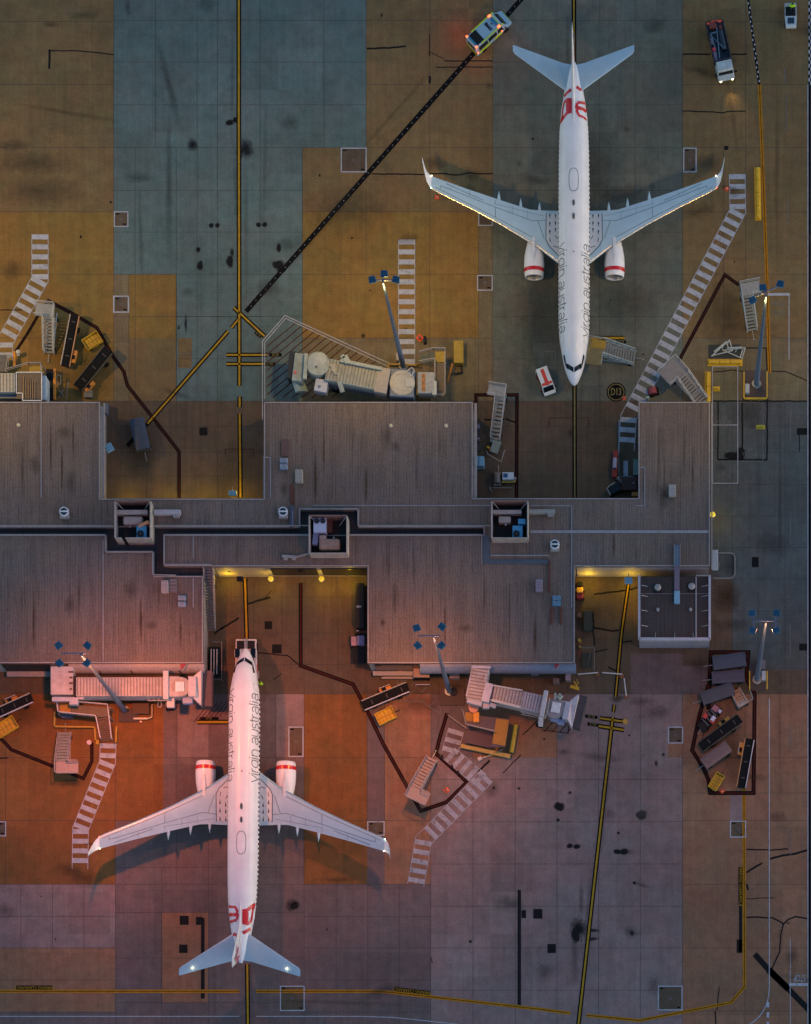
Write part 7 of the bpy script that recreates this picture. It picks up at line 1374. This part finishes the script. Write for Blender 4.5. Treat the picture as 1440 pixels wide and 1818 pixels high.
t = thing('lift_platform','yellow hydraulic trestle amid the clutter at the awning end','trestle',P(1021,1222,0),-.3); make('deck', MB().box((0,-.1,.8),(1.1,.35,.12)), YEL, t); make('leg', MB().bar((-.5,0,0),(.3,.6,.9),.1,.1).bar((.5,0,0),(-.3,.6,.9),.1,.1), YEL, t); make('ram', MB().cyl((0,.2,.2),(0,.9,1.0),.1,n=10), mat('ram_dull',(.22,.16,.04),.6), t)
t = thing('tube_stand','thin grey tubular frame standing at the awning end','frame',P(1045,1170,0)); mb = MB(); q = [Vector((-.9,1.1,1.2)),Vector((.7,1.1,1.2)),Vector((.7,-1.6,1.2))]; mb.tube(q,.06); mb.bar((-.9,1.1,0),(-.9,1.1,1.2),.06,.06,up=Vector((1,0,0))); mb.bar((.7,-1.6,0),(.7,-1.6,1.2),.06,.06,up=Vector((1,0,0))); mb.bar((-.4,-1.8,.3),(.3,.6,1.2),.05,.05); make('tube_frame', mb, mat('frame_dim',(.12,.12,.12),.6), t); make('net', MB().box((-.1,-.3,.6),(1.2,1.8,.05)), mat('net_green',(.035,.04,.032),.9), t)
t = thing('standby_cart','orange topped maroon cart in the sheltered south east court','cart',P(1030,1056,0)); make('top', MB().box((0,.3,1.1),(.75,.65,.25)), mat('cart_amber',(.55,.30,.03),.6), t, bevel=.08); make('body', MB().box((0,-.3,.6),(.8,.8,.8)), mat('cart_maroon',(.18,.01,.03),.6), t, bevel=.08); make('hood', MB().box((0,1.1,.5),(.6,.5,.8)), BLK, t); wheels(t, [(-.35,.3),(.35,.3),(-.35,-.5),(.35,-.5)], .2, .12)
t = thing('cable_rack','dark green cable rack against the east wall of the south middle block','rack',P(1044,1104,0)); make('frame', MB().box((0,0,.5),(1.1,2.4,.9)), mat('rack_green',(.03,.04,.035),.8), t, bevel=.1); make('cable', MB().tube([Vector((.6,1.0,.9)),Vector((.7,-.2,.9)),Vector((.6,-1.4,.3))],.1), BLK, t); make('drum', MB().cyl((-1.1,.4,.4),(-1.1,.9,.4),.35,n=12), mat('drum_dim',(.12,.08,.07),.7), t)
t = thing('hydrant_group','small dull yellow valves along the east wall of the south middle block','valves',P(1029,1145,0)); make('valve', MB().cyl((0,.4,0),(0,.4,.8),.2,n=10).cyl((.1,-.4,0),(.1,-.4,.7),.16,n=10), mat('valve_yellow',(.30,.24,.03),.6), t); make('pipe', MB().bar((0,-1.6,.4),(0,.9,.4),.09,.09), mat('pipe_red',(.25,.04,.03),.6), t)
# rack of poles beside the west stair
t = thing('pole_rack','rack of white poles beside the south west block corner','rack',P(383,1178,0)); mb = MB()
for k in range(3): mb.cyl((-.45+k*.35,-1.7+.1*k,1.0),(-.42+k*.35,1.5,1.0),.07,n=8)
make('pole', mb, mat('pole_pale',(.50,.42,.42),.5), t); mb = MB(); 
for a, b in (((-.7,-2.1,.9),(.85,-2.1,.9)),((.85,-2.1,.9),(.85,2.4,.9)),((.85,2.4,.9),(-.3,2.4,.9))): mb.bar(a, b, .06, .06); mb.bar((a[0],a[1],0), a, .05, .05, up=Vector((1,0,0)))
make('guard', mb, mat('guard_rose',(.28,.20,.20),.6), t); make('tray', MB().box((0,0,.6),(1.3,3.6,.5)), BLK, t)
tag(make('cable_reel', MB().cyl(P(116,0,0)*0+P(349/1,1318,.1)*0+P(158,1318,.05), P(158,1318,.35), .3, n=14), mat('reel_pink',(.50,.36,.36),.6)), 'pinkish white cable reel at the top of the short red line', 'reel')
tag(make('hose_coupling', MB().box(P(852,1347,.2),(.5,.4,.3),rz=.4).tube([P(852,1347,.3),P(866,1343,.2),P(878,1337,.2),P(892,1331,.4)],.05), mat('coupling_pale',(.50,.42,.40),.5)), 'pale hose coupling with hose beside the yellow platform edge', 'coupling')
tag(make('marker_light', MB().ball(P(250,1281,.1),.14,8), mat('marker_rose',(.9,.5,.4),.4)), 'small pale marker ball south of the slanting light mast', 'marker')
tag(make('hose_line', MB().tube([P(893,1330,.25),P(884,1335,.1),P(874,1341,.1),P(858,1344,.1)],.05), YEL), 'yellow hose curling from the yellow platform edge', 'hose')
tag(make('wall_crate', MB().box(P(157,700,.4),(1.0,.9,.7)), mat('crate_grey3',(.14,.13,.11),.7), bevel=.03), 'dull slatted crate against the north edge of the west block', 'crate')
tag(make('wall_duct', MB().box(P(187,726,1.0)-Vector((0,0,.3)),(.6,1.3,1.1)), mat('duct_slate',(.08,.10,.14),.6), bevel=.08), 'slate duct at the corner of the west block', 'duct')
# ---------------------------------------------------------------- lighting, world, camera
AMB = (1.0, .56, .10)
spot(716,650,29.0,(640,430),8500,140,1,AMB); spot(1343,682,31.0,(1230,470),5500,140,1,AMB)
spot(-190,660,30,(-40,450),14000,145,1,AMB)   # the next mast of the row, just outside the frame to the west
spot(222,1262,29.5,(262,1352),17500,112,1,(1,.24,.07)); spot(798,1228,28.0,(655,1335),10500,108,1,(1,.30,.06))
spot(222,1262,29.5,(200,1120),1500,120,1,(1,.30,.09)); spot(798,1228,28.0,(700,1120),2400,110,1,(1,.30,.07))
spot(1344,1207,29,(1330,1330),3000,125,1,(1,.38,.12))
def pt(p, e, col, r=.3):
    l = bpy.data.lights.new('lamp_light', 'POINT'); l.energy = e; l.color = col; l.shadow_soft_size = r
    o = bpy.data.objects.new('lamp_light', l); COL.objects.link(o); o.location = p; return o
YL = (1, .62, .02)
for p in LAMPS_POS[:2]: pt(p+Vector((0,-.5,-.5)), 80, YL)
pt(LAMPS_POS[2]+Vector((.7,0,-.4)), 25, YL)
pt(P(405,1030,1.8), 75, YL); pt(P(620,1032,1.8), 70, YL); pt(P(1045,1032,1.8), 85, YL); pt(P(1118,1036,1.8), 70, YL)
for x, e in ((225,120),(300,150),(360,150),(420,170)): pt(P(x,876,2.0), e*.42, YL)
pt(P(1128,1075,2.0), 30, YL)
for x, y, h, e, c_ in ((716,650,29,230,(1,.75,.2)),(1343,682,31,230,(1,.75,.2)),(222,1262,29.5,150,(1,.35,.15)),(798,1228,28,110,(1,.35,.15)),(1344,1207,29,150,(1,.35,.15))):
    p = P(x,y,0); pt(Vector((p.x+.1,p.y-.75,h-1.3)), e, c_, .03)
w = bpy.data.worlds.new('World'); sc.world = w; w.use_nodes = True; nt = w.node_tree; bg = nt.nodes['Background']
sky = nt.nodes.new('ShaderNodeTexSky'); sky.sky_type = 'NISHITA'; sky.sun_disc = False
SE, SR = math.radians(6), math.radians(100)
sky.sun_elevation = SE; sky.sun_rotation = SR; sky.altitude = 50; sky.air_density = 1.0; sky.dust_density = .5; sky.ozone_density = 2.4
nt.links.new(sky.outputs[0], bg.inputs[0]); bg.inputs[1].default_value = .15
sl = bpy.data.lights.new('sun', 'SUN'); sl.energy = .25; sl.angle = math.radians(50); sl.color = (1, .80, .86)
so = bpy.data.objects.new('sun', sl); COL.objects.link(so)
dv = Vector((math.sin(SR)*math.cos(SE+.25), math.cos(SR)*math.cos(SE+.25), math.sin(SE+.25)))
so.rotation_euler = (-dv).to_track_quat('-Z', 'Y').to_euler(); so.location = (60, 0, 60)
cam = bpy.data.cameras.new('camera'); co = bpy.data.objects.new('camera', cam); COL.objects.link(co); sc.camera = co
co.location = (CX, CY, H); co.rotation_euler = (0, 0, 0)
cam.sensor_fit = 'HORIZONTAL'; cam.sensor_width = 36
cam.lens = 36*S*H/1440

cam.shift_x = (720-NX)/1440; cam.shift_y = (NY-909)/1440
cam.clip_start = 1; cam.clip_end = 4000
sc.view_settings.view_transform = 'Standard'; sc.view_settings.look = 'None'; sc.view_settings.exposure = 1.2; sc.view_settings.gamma = 1
sc.render.engine = 'CYCLES'
# lit lamps on vehicles: beacons of the ambulance, headlights of the truck
for x, y in ((830,62),(905,62),(845,95)): pt(P(x,y,2.2), 16, (1,.10,.04), .2)
for x, y in ((812,44),): pt(P(x,y,2.0), 32, (1,.12,.10), .3)
l = bpy.data.lights.new('headlight_beam','SPOT'); l.energy = 80; l.color = (1,.75,.25); l.spot_size = math.radians(70); l.spot_blend = 1; l.shadow_soft_size = .2
o = bpy.data.objects.new('headlight_beam', l); COL.objects.link(o); o.location = P(1294,148,1.2); q = P(1302,185,0); o.rotation_euler = (q-o.location).to_track_quat('-Z','Y').to_euler()
for x, y in ((424,1738),(466,1738)): pass
